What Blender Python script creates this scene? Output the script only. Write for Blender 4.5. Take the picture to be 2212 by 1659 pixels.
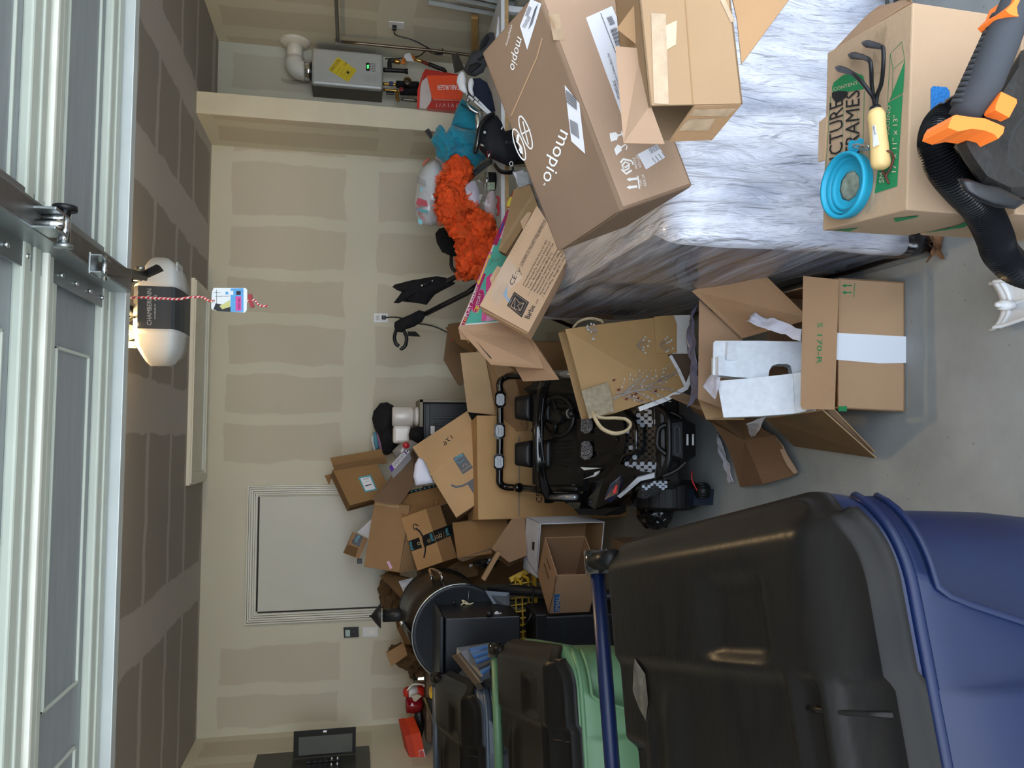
import bpy, bmesh, math, random
import numpy as np
from mathutils import Vector, Matrix, noise as mnoise
random.seed(7)
V = Vector
PI = math.pi
for o in list(bpy.data.objects): bpy.data.objects.remove(o, do_unlink=True)
scene = bpy.context.scene
C = scene.collection
# ---------------------------------------------------------------- camera
F_PX = 1661.0; CXP, CYP = 1106.0, 829.5
ROLL, PITCH, YAW = (math.radians(a) for a in (0.71, 11.53, 4.07))
CAM = V((0, 0, 1.6))
_f = V((math.sin(YAW)*math.cos(PITCH), math.cos(YAW)*math.cos(PITCH), -math.sin(PITCH)))
_r0 = V((math.cos(YAW), -math.sin(YAW), 0)); _u0 = _r0.cross(_f)
_R = _r0*math.cos(ROLL) + _u0*math.sin(ROLL)
_U = -_r0*math.sin(ROLL) + _u0*math.cos(ROLL)
cam_data = bpy.data.cameras.new('camera'); cam = bpy.data.objects.new('camera', cam_data); C.objects.link(cam)
cam_data.sensor_width = 36.0; cam_data.lens = 36.0*F_PX/2212.0
cam_data.clip_start = 0.02; cam_data.clip_end = 200
cam.matrix_world = Matrix(((-_U.x, _R.x, -_f.x, CAM.x), (-_U.y, _R.y, -_f.y, CAM.y), (-_U.z, _R.z, -_f.z, CAM.z), (0, 0, 0, 1)))
scene.camera = cam
# ---------------------------------------------------------------- world, light, exposure
scene.view_settings.view_transform = 'Standard'; scene.view_settings.look = 'None'
scene.view_settings.exposure = 1.0; scene.view_settings.gamma = 1.0
scene.view_settings.use_curve_mapping = False
world = bpy.data.worlds.new('world'); scene.world = world; world.use_nodes = True
wn = world.node_tree; wn.nodes.clear()
w_out = wn.nodes.new('ShaderNodeOutputWorld'); w_bg = wn.nodes.new('ShaderNodeBackground')
w_bg.inputs['Color'].default_value = (0.86, 0.96, 1.10, 1); w_bg.inputs['Strength'].default_value = 2.6
wn.links.new(w_bg.outputs[0], w_out.inputs[0])

# ---------------------------------------------------------------- pixel helpers (a photo pixel to a point on a plane of the room)
def ray(x, y): return _f*F_PX - _U*(x-CXP) - _R*(y-CYP)
def PY(x, y, v): d = ray(x, y); return CAM + d*((v-CAM.y)/d.y)
def PZ(x, y, v): d = ray(x, y); return CAM + d*((v-CAM.z)/d.z)
def PX(x, y, v): d = ray(x, y); return CAM + d*((v-CAM.x)/d.x)
def P3(a): return PY(*a)
class Pl:
    """a plane with frame: o, u, v and outward normal n facing the camera"""
    def __init__(s, o, a, b):
        s.o = V(o); s.u = V(a).normalized(); n = V(a).cross(V(b)).normalized()
        if n.dot(CAM-s.o) < 0: n = -n
        s.n = n; s.v = n.cross(s.u)
    def hit(s, x, y, off=0.0):
        d = ray(x, y); o = s.o + s.n*off; t = (o-CAM).dot(s.n)/d.dot(s.n); return CAM + d*t
def pl3(a, b, c): return Pl(a, b-a, c-a)
def pts(pl, L, off=0.0): return [pl.hit(x, y, off) for x, y in L]

def tri(O, A, B, Cc, Y, g=(.1, .1, .1), reg=0.0):
    """box corner O at depth Y and its three neighbours from pixels: edge vectors made mutually square"""
    o = PY(O[0], O[1], Y); R = [ray(*q) for q in (A, B, Cc)]
    def E(t): return [CAM + R[i]*(t[i]/R[i].y) - o for i in range(3)]
    t = np.array([Y+g[0], Y+g[1], Y+g[2]])
    t0 = t.copy()
    def f(t):
        a, b, c = E(t); return np.array([a.normalized().dot(b.normalized()), a.normalized().dot(c.normalized()), b.normalized().dot(c.normalized())] + list(reg*(t-t0)))
    lam = 1e-3
    for _ in range(80):
        r = f(t); J = np.array([(f(t+e)-r)/1e-5 for e in np.eye(3)*1e-5]).T
        d = -np.linalg.solve(J.T@J + lam*np.eye(3), J.T@r); d = np.clip(d, -.2, .2)
        if (f(t+d)**2).sum() < (r**2).sum(): t = t+d; lam = max(lam/3, 1e-9)
        else: lam *= 3
    return o, E(t)[0], E(t)[1], E(t)[2]

# ---------------------------------------------------------------- materials
def lin(c): return tuple(((v/255)/12.92 if v/255 <= .04045 else ((v/255+.055)/1.055)**2.4) for v in c)
_M = {}
def M(name, col, rough=.6, metal=0.0, var=.08, scale=6.0, bump=0.0, bscale=40.0, spec=.5, coat=0.0, trans=0.0, ior=1.45, alpha=1.0, emit=None, estr=1.0, col2=None, stretch=None, fac=(.35, .7), sheen=0.0):
    if name in _M: return _M[name]
    m = bpy.data.materials.new(name); m.use_nodes = True; nt = m.node_tree; b = nt.nodes['Principled BSDF']
    c = lin(col)
    tc = nt.nodes.new('ShaderNodeTexCoord'); mp = nt.nodes.new('ShaderNodeMapping')
    nt.links.new(tc.outputs['Object'], mp.inputs[0])
    if stretch: mp.inputs['Scale'].default_value = stretch
    nz = nt.nodes.new('ShaderNodeTexNoise'); nz.inputs['Scale'].default_value = scale; nz.inputs['Detail'].default_value = 5
    nt.links.new(mp.outputs[0], nz.inputs['Vector'])
    rp = nt.nodes.new('ShaderNodeValToRGB'); nt.links.new(nz.outputs['Fac'], rp.inputs[0])
    k = lin(col2) if col2 else tuple(v*(1-var) for v in c)
    h = c if col2 else tuple(min(1, v*(1+var)) for v in c)
    rp.color_ramp.elements[0].position = fac[0]; rp.color_ramp.elements[1].position = fac[1]
    rp.color_ramp.elements[0].color = (*k, 1); rp.color_ramp.elements[1].color = (*h, 1)
    nt.links.new(rp.outputs[0], b.inputs['Base Color'])
    b.inputs['Roughness'].default_value = rough; b.inputs['Metallic'].default_value = metal
    b.inputs['Specular IOR Level'].default_value = spec
    b.inputs['Coat Weight'].default_value = coat; b.inputs['Transmission Weight'].default_value = trans
    b.inputs['IOR'].default_value = ior; b.inputs['Alpha'].default_value = alpha
    if sheen: b.inputs['Sheen Weight'].default_value = sheen
    if emit: b.inputs['Emission Color'].default_value = (*lin(emit), 1); b.inputs['Emission Strength'].default_value = estr
    if bump:
        nb = nt.nodes.new('ShaderNodeTexNoise'); nb.inputs['Scale'].default_value = bscale; nb.inputs['Detail'].default_value = 6
        nt.links.new(mp.outputs[0], nb.inputs['Vector'])
        bp = nt.nodes.new('ShaderNodeBump'); bp.inputs['Strength'].default_value = bump; bp.inputs['Distance'].default_value = .01
        nt.links.new(nb.outputs['Fac'], bp.inputs['Height']); nt.links.new(bp.outputs[0], b.inputs['Normal'])
    _M[name] = m; return m
def card(name, col, var=.06):
    return M(name, col, rough=.85, var=var, scale=3.5, bump=.12, bscale=90, spec=.2, stretch=(1, 1, 1))
K_TAN = card('cardboard_tan', (190, 156, 118)); K_MID = card('cardboard_mid', (160, 126, 92)); K_DARK = card('cardboard_dark', (118, 94, 70))
K_LIGHT = card('cardboard_light', (205, 172, 132)); K_ORANGE = card('cardboard_orange', (172, 130, 80)); K_GREY = card('cardboard_greyish', (146, 120, 96)); K_PINK = card('cardboard_pinkish', (196, 158, 128))
K_EDGE = card('cardboard_edge', (176, 146, 112)); K_INS = card('cardboard_inside', (140, 110, 84))
TAPE = M('packing_tape', (178, 148, 112), rough=.22, var=.1, scale=25, coat=.4, bump=.1, bscale=50)
TAPE_CLEAR = M('clear_tape', (166, 142, 114), rough=.3, var=.15, scale=30, coat=.25, bump=.25, bscale=60)
INK = M('black_ink', (28, 26, 26), rough=.8); INK_W = M('white_ink', (232, 230, 226), rough=.7); INK_G = M('green_ink', (42, 118, 68), rough=.8)
INK_N = M('grey_ink', (78, 80, 84), rough=.8); INK_BR = M('brown_ink', (98, 70, 40), rough=.8)
WHITE = M('white_plastic', (228, 230, 232), rough=.35, var=.02); PAPER = M('white_paper', (226, 226, 230), rough=.7, var=.03)
BLACK = M('black_plastic', (24, 25, 28), rough=.35, var=.15); BLACK_M = M('black_matte', (22, 22, 24), rough=.7, var=.2)
BLACK_CL = M('black_cloth', (20, 20, 23), rough=.9, var=.3, scale=30, bump=.4, bscale=60)
STEEL = M('galvanised_steel', (176, 182, 182), rough=.32, metal=.9, var=.15, scale=14, bump=.05)
CHROME = M('chrome', (215, 218, 220), rough=.12, metal=1.0, var=.03)
NAVY = M('navy_cloth', (26, 34, 56), rough=.85, var=.2, bump=.3)

# ---------------------------------------------------------------- mesh builder (world coordinates)
class MB:
    def __init__(s): s.v = []; s.f = []; s.m = []; s.sm = []; s.mats = []
    def mi(s, mat):
        if mat not in s.mats: s.mats.append(mat)
        return s.mats.index(mat)
    def add(s, vs, fs, mat, smooth=False):
        b = len(s.v); s.v += [V(p) for p in vs]; i = s.mi(mat)
        for f in fs: s.f.append([b+k for k in f]); s.m.append(i); s.sm.append(smooth)
        return s
    def bm(s, bm, mat, smooth=False):
        bm.verts.index_update()
        return s.add([v.co.copy() for v in bm.verts], [[v.index for v in f.verts] for f in bm.faces], mat, smooth)
    def pbox(s, o, a, b, c, mat, bev=0.0, seg=2, smooth=False):
        """box from a corner and three edge vectors"""
        bm = bmesh.new(); vs = [bm.verts.new(o + a*i + b*j + c*k) for i in (0, 1) for j in (0, 1) for k in (0, 1)]
        for f in ((0, 1, 3, 2), (4, 6, 7, 5), (0, 4, 5, 1), (2, 3, 7, 6), (0, 2, 6, 4), (1, 5, 7, 3)): bm.faces.new([vs[i] for i in f])
        bmesh.ops.recalc_face_normals(bm, faces=bm.faces)
        if bev: bmesh.ops.bevel(bm, geom=bm.edges[:]+bm.verts[:], offset=bev, segments=seg, affect='EDGES', profile=.5)
        s.bm(bm, mat, smooth or False); bm.free(); return s
    def box(s, c, d, mat, bev=0.0, R=None, seg=2, smooth=False):
        c = V(c); R = R or Matrix.Identity(3); a = R@V((d[0], 0, 0)); b = R@V((0, d[1], 0)); e = R@V((0, 0, d[2]))
        return s.pbox(c-(a+b+e)/2, a, b, e, mat, bev, seg, smooth)
    def slab(s, P, th, mat, n=None, edge=None, bev=0):
        """flat polygon given thickness th backwards along its normal"""
        P = [V(p) for p in P]; nn = V((0, 0, 0))
        for i in range(len(P)): nn += P[i].cross(P[(i+1) % len(P)])
        nn.normalize()
        if n is None:
            if nn.dot(CAM-P[0]) < 0: P = P[::-1]; nn = -nn
        elif nn.dot(n) < 0: P = P[::-1]; nn = -nn
        k = len(P); Q = [p-nn*th for p in P]
        s.add(P, [list(range(k))], mat); s.add(Q, [list(range(k))[::-1]], mat)
        s.add(P+Q, [[i, i+k, (i+1) % k+k, (i+1) % k] for i in range(k)], edge or mat)
        return s
    def poly(s, P, mat, smooth=False): return s.add(P, [list(range(len(P)))], mat, smooth)
    def tube(s, path, r, mat, n=10, closed=False, cap=True, smooth=True, sq=None):
        path = [V(p) for p in path]; L = len(path); rr = r if hasattr(r, '__len__') else [r]*L
        tan = []
        for i in range(L):
            a = path[(i-1) % L] if (closed or i > 0) else path[i]; b = path[(i+1) % L] if (closed or i < L-1) else path[i]
            t = (b-a); tan.append(t.normalized() if t.length > 1e-9 else V((0, 0, 1)))
        up = V((0, 0, 1)) if abs(tan[0].z) < .9 else V((1, 0, 0))
        u = tan[0].cross(up).normalized(); rings = []
        for i in range(L):
            u = (u - tan[i]*u.dot(tan[i])).normalized(); w = tan[i].cross(u)
            rings.append([path[i] + u*math.cos(2*PI*k/n)*rr[i]*(sq[0] if sq else 1) + w*math.sin(2*PI*k/n)*rr[i]*(sq[1] if sq else 1) for k in range(n)])
        vs = [p for R in rings for p in R]; fs = []
        for i in range(L if closed else L-1):
            for k in range(n):
                a = i*n; b = ((i+1) % L)*n; fs.append([a+k, a+(k+1) % n, b+(k+1) % n, b+k])
        if cap and not closed: fs += [list(range(n))[::-1], [(L-1)*n+k for k in range(n)]]
        return s.add(vs, fs, mat, smooth)
    def cyl(s, a, b, r, mat, r2=None, n=20, smooth=True): return s.tube([a, b], [r, r if r2 is None else r2], mat, n=n, smooth=smooth)
    def lathe(s, base, axis, prof, mat, n=24, smooth=True, ref=None):
        """prof: list of (radius, height along axis)"""
        ax = V(axis).normalized(); u = ax.cross(V(ref) if ref else (V((0, 0, 1)) if abs(ax.z) < .9 else V((1, 0, 0)))).normalized(); w = ax.cross(u); base = V(base)
        rings = [[base + ax*h + (u*math.cos(2*PI*k/n) + w*math.sin(2*PI*k/n))*max(r, 1e-5) for k in range(n)] for r, h in prof]
        return s.loft(rings, mat, cap=True, smooth=smooth)
    def loft(s, rings, mat, cap=True, smooth=True, closed=True):
        n = len(rings[0]); L = len(rings); fs = []
        for i in range(L-1):
            for k in range(n if closed else n-1): a = i*n; b = a+n; fs.append([a+k, a+(k+1) % n, b+(k+1) % n, b+k])
        if cap and closed: fs += [list(range(n))[::-1], [(L-1)*n+k for k in range(n)]]
        return s.add([p for R in rings for p in R], fs, mat, smooth)
    def grid(s, fn, nu, nv, mat, smooth=True, th=0):
        vs = [fn(i/nu, j/nv) for i in range(nu+1) for j in range(nv+1)]
        fs = [[i*(nv+1)+j, (i+1)*(nv+1)+j, (i+1)*(nv+1)+j+1, i*(nv+1)+j+1] for i in range(nu) for j in range(nv)]
        return s.add(vs, fs, mat, smooth)
    def blob(s, c, rad, mat, sub=4, amp=.2, freq=2.0, seed=0, ridge=False, R=None, smooth=True, flat=None, fine=0.0):
        bm = bmesh.new(); bmesh.ops.create_icosphere(bm, subdivisions=sub, radius=1.0)
        rad = V(rad) if hasattr(rad, '__len__') else V((rad, rad, rad)); sd = V((seed*7.13, seed*3.7, seed*1.9))
        for v in bm.verts:
            p = v.co.copy(); q = p*freq+sd; h = mnoise.noise(q)
            if ridge: h = 1-2*abs(mnoise.noise(q+V((h, h, h))*.8)); h = h*.8-.3
            h2 = mnoise.noise(q*3.1)*.35
            if fine: h2 += fine*(1-2*abs(mnoise.noise(q*4.3)))
            p = p*(1+amp*(h+h2)); p = V((p.x*rad.x, p.y*rad.y, p.z*rad.z))
            if flat is not None and p.z < -flat*rad.z: p.z = -flat*rad.z + (p.z+flat*rad.z)*.05
            v.co = V(c) + (R@p if R else p)
        s.bm(bm, mat, smooth); bm.free(); return s
    def text(s, txt, p0, p1, p2, mat, off=.0012, font_w=1.0, bold=0.0):
        """flat lettering: p0 start of baseline, p1 end of baseline, p2 top of the first capital"""
        cu = bpy.data.curves.new('t', 'FONT'); cu.body = txt; cu.resolution_u = 2; cu.offset = bold
        ob = bpy.data.objects.new('t', cu); C.objects.link(ob); dg = bpy.context.evaluated_depsgraph_get(); dg.update()
        me = bpy.data.meshes.new_from_object(ob.evaluated_get(dg))
        xs = [v.co.x for v in me.vertices]
        if xs:
            x0, x1 = min(xs), max(xs); ca = .729
            if not any(ch.isupper() or ch.isdigit() or ch in 'bdfhklt' for ch in txt): ca = .52
            ux = V(p1)-V(p0); uy = V(p2)-V(p0); n = ux.cross(uy).normalized(); n = n if n.dot(CAM-V(p0)) > 0 else -n
            vs = [V(p0) + ux*((v.co.x-x0)/(x1-x0)) + uy*(v.co.y/ca) + n*off for v in me.vertices]
            s.add(vs, [list(p.vertices) for p in me.polygons], mat)
        bpy.data.objects.remove(ob); bpy.data.meshes.remove(me); bpy.data.curves.remove(cu); return s
    def tpx(s, txt, pl, a, b, c, mat, off=.0014, bold=0.0):
        p0, p1, p2 = (pl.hit(q[0], q[1]) for q in (a, b, c)); u = p1-p0; w = p2-p0
        w = w - u*(w.dot(u)/u.dot(u))*.0
        return s.text(txt, p0, p1, p2, mat, off, bold=bold)
    def dpx(s, pl, L, mat, off=.001): return s.poly(pts(pl, L, off), mat)
    def strip(s, path, w, n, mat, off=.001, closed=False):
        """flat ribbon of width w lying on a surface with normal n"""
        path = [V(p) for p in path]; vs = []
        L = len(path)
        for i, p in enumerate(path):
            a = path[(i-1) % L] if closed or i else p; b = path[(i+1) % L] if closed or i < L-1 else p
            d = (b-a).normalized().cross(n).normalized(); vs += [p+d*w/2+n*off, p-d*w/2+n*off]
        fs = [[2*i, 2*i+1, (2*i+3) % (2*L), (2*i+2) % (2*L)] for i in range(L if closed else L-1)]
        return s.add(vs, fs, mat)
    def spx(s, pl, L, w, mat, off=.001, closed=False): return s.strip(pts(pl, L), w, pl.n, mat, off, closed)
    def build(s, name, root=None, sub=0, solid=0, loc=None, fix=False):
        if root is not None: L = V(root.location)
        elif loc is not None: L = V(loc)
        else:
            z = min(p.z for p in s.v); n = len(s.v); L = V((sum(p.x for p in s.v)/n, sum(p.y for p in s.v)/n, z))
        me = bpy.data.meshes.new(name); me.from_pydata([tuple(p-L) for p in s.v], [], s.f)
        for m in s.mats: me.materials.append(m)
        me.polygons.foreach_set('material_index', s.m); me.polygons.foreach_set('use_smooth', s.sm)
        if fix:
            b = bmesh.new(); b.from_mesh(me); bmesh.ops.recalc_face_normals(b, faces=b.faces); b.to_mesh(me); b.free()
        me.update(); o = bpy.data.objects.new(name, me); C.objects.link(o)
        if root is None: o.location = L
        elif root.type == 'EMPTY' or True:
            o.parent = root
            if root.type != 'EMPTY': pass
        if solid: k = o.modifiers.new('s', 'SOLIDIFY'); k.thickness = solid; k.offset = 0
        if sub: k = o.modifiers.new('ss', 'SUBSURF'); k.levels = sub; k.render_levels = sub
        return o
def sub_build(mb, name, part, root, **kw):
    """a sub-part: child of a part that itself sits at the root's origin"""
    o = mb.build(name, root, **kw); o.parent = part; return o
def tag(o, label, cat, group=None, kind=None):
    o['label'] = label; o['category'] = cat
    if group: o['group'] = group
    if kind: o['kind'] = kind
    return o
def thing(name, label, cat, loc, group=None):
    o = bpy.data.objects.new(name, None); o.empty_display_size = .1; C.objects.link(o); o.location = V(loc)
    return tag(o, label, cat, group)
def struct(o): o['kind'] = 'structure'; return o
def curve(P, n=8, closed=False):
    """smooth points through P (Catmull-Rom)"""
    P = [V(p) for p in P]; out = []; L = len(P)
    for i in range(L if closed else L-1):
        p0 = P[(i-1) % L] if closed or i else P[0]*2-P[1]; p1 = P[i]; p2 = P[(i+1) % L]; p3 = P[(i+2) % L] if closed or i < L-2 else P[-1]*2-P[-2]
        for k in range(n):
            t = k/n; out.append(.5*((2*p1)+(p2-p0)*t+(2*p0-5*p1+4*p2-p3)*t*t+(3*p1-p0-3*p2+p3)*t**3))
    if not closed: out.append(P[-1])
    return out
def rotz(a): return Matrix.Rotation(a, 3, 'Z')

# ---------------------------------------------------------------- cartons
def carton(mb, o, a, b, c, mat, skip=(), th=.004, bev=.004, inner=None):
    """cardboard box from corner o, edges a b c. skip: open faces among 'ab','ac','bc','AB','AC','BC' (capital = far side)"""
    if not skip: return mb.pbox(o, a, b, c, mat, bev)
    an, bn, cn = a.normalized()*th, b.normalized()*th, c.normalized()*th
    W = {'ab': (o, a, b, cn), 'AB': (o+c-cn, a, b, cn), 'ac': (o, a, c, bn), 'AC': (o+b-bn, a, c, bn), 'bc': (o, b, c, an), 'BC': (o+a-an, b, c, an)}
    for k, (q, e1, e2, e3) in W.items():
        if k in skip: continue
        mb.pbox(q, e1, e2, e3, mat)
        if inner:
            cen = o+(a+b+c)/2; f = q+(e1+e2+e3)/2; d = (cen-f); nn = e3.normalized(); sg = 1 if d.dot(nn) > 0 else -1
            p = q+(e3 if sg > 0 else V((0, 0, 0))) + nn*sg*.0006
            mb.poly([p, p+e1, p+e1+e2, p+e2], inner)
    return mb
def tape_line(mb, pl, a, b, w, mat=TAPE, off=.0012): return mb.spx(pl, [a, b], w, mat, off)
# ================================================================ the room
YB, XL, XR, YA, ZC = 5.6, -2.0, 2.9, 5.76, 2.61
XS0, XS1, YS = 2.06, 2.20, 5.05
def drywall(name, ax, bands, hax, hbands, paper, mud, w=.055):
    m = bpy.data.materials.new(name); m.use_nodes = True; nt = m.node_tree; N = nt.nodes; Lk = nt.links; b = N['Principled BSDF']
    tc = N.new('ShaderNodeTexCoord'); nz = N.new('ShaderNodeTexNoise'); nz.inputs['Scale'].default_value = 3.0; nz.inputs['Detail'].default_value = 3
    Lk.new(tc.outputs['Object'], nz.inputs['Vector'])
    sep = N.new('ShaderNodeSeparateXYZ'); Lk.new(tc.outputs['Object'], sep.inputs[0])
    def mth(op, a, b_=None, c_=None):
        n = N.new('ShaderNodeMath'); n.operation = op
        for i, v in enumerate((a, b_, c_)):
            if v is None: continue
            if hasattr(v, 'links'): Lk.new(v, n.inputs[i])
            else: n.inputs[i].default_value = v
        return n.outputs[0]
    wob = mth('MULTIPLY', mth('SUBTRACT', nz.outputs['Fac'], .5), .10)
    acc = None
    for axn, L in ((ax, bands), (hax, hbands)):
        u = mth('ADD', sep.outputs[axn], wob)
        for c, hw in L:
            d = mth('ABSOLUTE', mth('SUBTRACT', u, c)); k = mth('SUBTRACT', 1.0, mth('SMOOTHSTEP' if False else 'MULTIPLY', mth('MAXIMUM', mth('SUBTRACT', d, hw), 0.0), 90.0)); k = mth('MAXIMUM', k, 0.0)
            acc = k if acc is None else mth('MAXIMUM', acc, k)
    n2 = N.new('ShaderNodeTexNoise'); n2.inputs['Scale'].default_value = 1.6; n2.inputs['Detail'].default_value = 6; Lk.new(tc.outputs['Object'], n2.inputs['Vector'])
    acc = mth('MULTIPLY', acc, mth('ADD', .78, mth('MULTIPLY', n2.outputs['Fac'], .3)))
    mx = N.new('ShaderNodeMixRGB'); Lk.new(acc, mx.inputs[0]); mx.inputs[1].default_value = (*lin(paper), 1); mx.inputs[2].default_value = (*lin(mud), 1)
    n3 = N.new('ShaderNodeTexNoise'); n3.inputs['Scale'].default_value = .9; n3.inputs['Detail'].default_value = 8; Lk.new(tc.outputs['Object'], n3.inputs['Vector'])
    m2 = N.new('ShaderNodeMixRGB'); m2.blend_type = 'MULTIPLY'; m2.inputs[0].default_value = .35
    rp = N.new('ShaderNodeValToRGB'); rp.color_ramp.elements[0].color = (.78, .77, .75, 1); rp.color_ramp.elements[1].color = (1, 1, 1, 1); rp.color_ramp.elements[0].position = .35; rp.color_ramp.elements[1].position = .62
    Lk.new(n3.outputs['Fac'], rp.inputs[0]); Lk.new(mx.outputs[0], m2.inputs[1]); Lk.new(rp.outputs[0], m2.inputs[2])
    Lk.new(m2.outputs[0], b.inputs['Base Color']); b.inputs['Roughness'].default_value = .85; b.inputs['Specular IOR Level'].default_value = .25
    return m
PAP, MUD = (201, 193, 174), (213, 209, 189)
xb = [PY(650, y, YB).x for y in (345, 480, 593, 692, 798, 904, 1010)] + [PY(650, 1484, YB).x, -2.0]
zt, zj0, zj1 = PY(478, 700, YB).z, PY(742, 700, YB).z, PY(812, 700, YB).z
m_back = drywall('drywall_back_wall', 'X', [(x, .036) for x in xb] + [(-.79, .62)], 'Z', [(2.61, .13), ((zj0+zj1)/2, .11), (.4, .2)], PAP, MUD)
m_side = drywall('drywall_side_wall', 'Y', [(YB-.02, .07)]+[(5.2-.4*i, .05) for i in range(12)], 'Z', [(2.61, .07), (1.35, .12)], PAP, MUD)
cy = [PZ(x, 400, ZC).y for x in (285, 337, 385, 418)]
cx_ = []
for a, b in (((300, 325), (412, 480)), ((300, 25), (400, 130)), ((300, 1365), (420, 1265)), ((300, 870), (390, 893))): cx_.append((PZ(*a, ZC).x + PZ(*b, ZC).x)/2)
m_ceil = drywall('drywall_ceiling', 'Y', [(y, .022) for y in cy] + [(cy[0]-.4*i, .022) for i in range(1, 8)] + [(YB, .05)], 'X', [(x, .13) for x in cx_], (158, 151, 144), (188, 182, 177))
m_alc = drywall('drywall_alcove', 'X', [(2.9, .07), (2.5, .05), (2.2, .06)], 'Z', [(2.61, .1), (1.35, .1)], PAP, MUD)
m_bead = M('corner_bead_white', (208, 200, 176), rough=.8, var=.04)

def concrete():
    m = bpy.data.materials.new('concrete_floor'); m.use_nodes = True; nt = m.node_tree; N = nt.nodes; Lk = nt.links; b = N['Principled BSDF']
    tc = N.new('ShaderNodeTexCoord'); a = N.new('ShaderNodeTexNoise'); a.inputs['Scale'].default_value = 2.2; a.inputs['Detail'].default_value = 9; a.inputs['Roughness'].default_value = .65
    Lk.new(tc.outputs['Object'], a.inputs['Vector']); r = N.new('ShaderNodeValToRGB'); Lk.new(a.outputs['Fac'], r.inputs[0])
    r.color_ramp.elements[0].position = .3; r.color_ramp.elements[0].color = (*lin((136, 139, 139)), 1); r.color_ramp.elements[1].position = .7; r.color_ramp.elements[1].color = (*lin((164, 167, 167)), 1)
    s = N.new('ShaderNodeTexVoronoi'); s.inputs['Scale'].default_value = 22; Lk.new(tc.outputs['Object'], s.inputs['Vector'])
    r2 = N.new('ShaderNodeValToRGB'); Lk.new(s.outputs['Distance'], r2.inputs[0]); r2.color_ramp.elements[0].position = .04; r2.color_ramp.elements[0].color = (.55, .52, .48, 1); r2.color_ramp.elements[1].position = .09; r2.color_ramp.elements[1].color = (1, 1, 1, 1)
    m2 = N.new('ShaderNodeMixRGB'); m2.blend_type = 'MULTIPLY'; m2.inputs[0].default_value = .8; Lk.new(r.outputs[0], m2.inputs[1]); Lk.new(r2.outputs[0], m2.inputs[2])
    Lk.new(m2.outputs[0], b.inputs['Base Color']); b.inputs['Roughness'].default_value = .75
    bp = N.new('ShaderNodeBump'); bp.inputs['Strength'].default_value = .15; Lk.new(a.outputs['Fac'], bp.inputs['Height']); Lk.new(bp.outputs[0], b.inputs['Normal'])
    return m
m_floor = concrete()
def sbox(name, lo, hi, mat):
    mb = MB(); lo, hi = V(lo), V(hi); mb.box((lo+hi)/2, hi-lo, mat); return struct(mb.build(name, loc=(0, 0, 0)))
sbox('floor', (XL-.2, .1, -.1), (XR+.2, 6.0, 0), m_floor)
sbox('floor_driveway', (-9, -9, -.12), (9, .1, -.02), M('driveway_concrete', (205, 205, 200), rough=.8, var=.05))
sbox('ceiling', (XL-.2, .1, ZC), (XR+.2, 6.0, ZC+.1), m_ceil)
sbox('wall_back', (XL-.2, YB, 0), (XS0+.001, YB+.15, ZC), m_back)
sbox('wall_left', (XL-.15, .1, 0), (XL, YB, ZC), m_side)
sbox('wall_right', (XR, .1, 0), (XR+.15, 6.0, ZC), m_side)
sbox('wall_alcove_back', (XS0, YA, 0), (XR, YA+.15, ZC), m_alc)
mb = MB(); mb.box(((XS0+XS1)/2, (YS+YA)/2+.01, ZC/2), (XS1-XS0, YA-YS-.02, ZC), m_side, bev=0)
mb.box(((XS0+XS1)/2, YS+.005, ZC/2), (XS1-XS0+.004, .012, ZC), m_bead, bev=.003)
struct(mb.build('wall_alcove_divider', loc=(0, 0, 0)))
sbox('wall_front_header', (XL-.2, .1, 2.25), (XR+.15, .22, ZC), m_side)
sbox('wall_front_left', (XL-.2, .1, 0), (XL+.25, .22, 2.25), m_side)
sbox('wall_front_right', (XR-.25, .1, 0), (XR+.15, .22, 2.25), m_side)

# back door with moulded casing
m_trim = M('trim_paint', (222, 220, 206), rough=.45, var=.02); m_door = M('door_paint', (206, 205, 192), rough=.5, var=.015)
def casing(x0, x1, z0, z1, y, w, d, mb, mat):
    """stepped picture frame casing around three sides"""
    for k, (a, b, dd) in enumerate(((0, 1, .2), (0.02, .16, .55), (.22, .36, .8), (.42, .60, .9), (.66, .80, .8), (.86, .98, 1.0))):
        s0, s1 = w*a, w*b; t = d*dd
        for X0, X1 in ((x0-s1, x0-s0), (x1+s0, x1+s1)): mb.box(((X0+X1)/2, y-t/2, (z0+z1+s0)/2), (X1-X0, t, z1-z0+s0), mat)
        mb.box(((x0+x1)/2, y-t/2, z1+(s0+s1)/2), (x1-x0+2*s1, t, s1-s0), mat)
dx0, dx1, dz0, dz1 = -1.185, -.405, .2, 2.235
mb = MB(); casing(dx0-.012, dx1+.012, dz0, dz1+.012, YB, .068, .034, mb, m_trim)
struct(mb.build('trim_1', loc=(0, 0, 0)))
mb = MB(); mb.box(((dx0+dx1)/2, YB-.004, (dz0+dz1)/2), (dx1-dx0, .012, dz1-dz0), m_door, bev=.002)
mb.box((dx0-.006, YB-.001, (dz0+dz1)/2), (.012, .006, dz1-dz0), M('door_gap', (30, 28, 25)))
mb.box(((dx0+dx1)/2, YB-.001, dz1+.006), (dx1-dx0, .006, .012), M('door_gap', (30, 28, 25)))
d = struct(mb.build('door_1', loc=(0, 0, 0)))
mb = MB(); hz = 1.16; hx = dx1-.07
mb.lathe((hx, YB-.009, hz), (0, -1, 0), [(.03, 0), (.03, .006), (.012, .01), (.012, .04), (.027, .045), (.03, .06), (.02, .072), (.0, .074)], STEEL)
o = mb.build('door_knob', loc=(0, 0, 0)); o.parent = d
sbox('trim_2', (-1.3, 5.2, 0), (-.3, YB, .19), m_floor)     # step below the door
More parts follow.
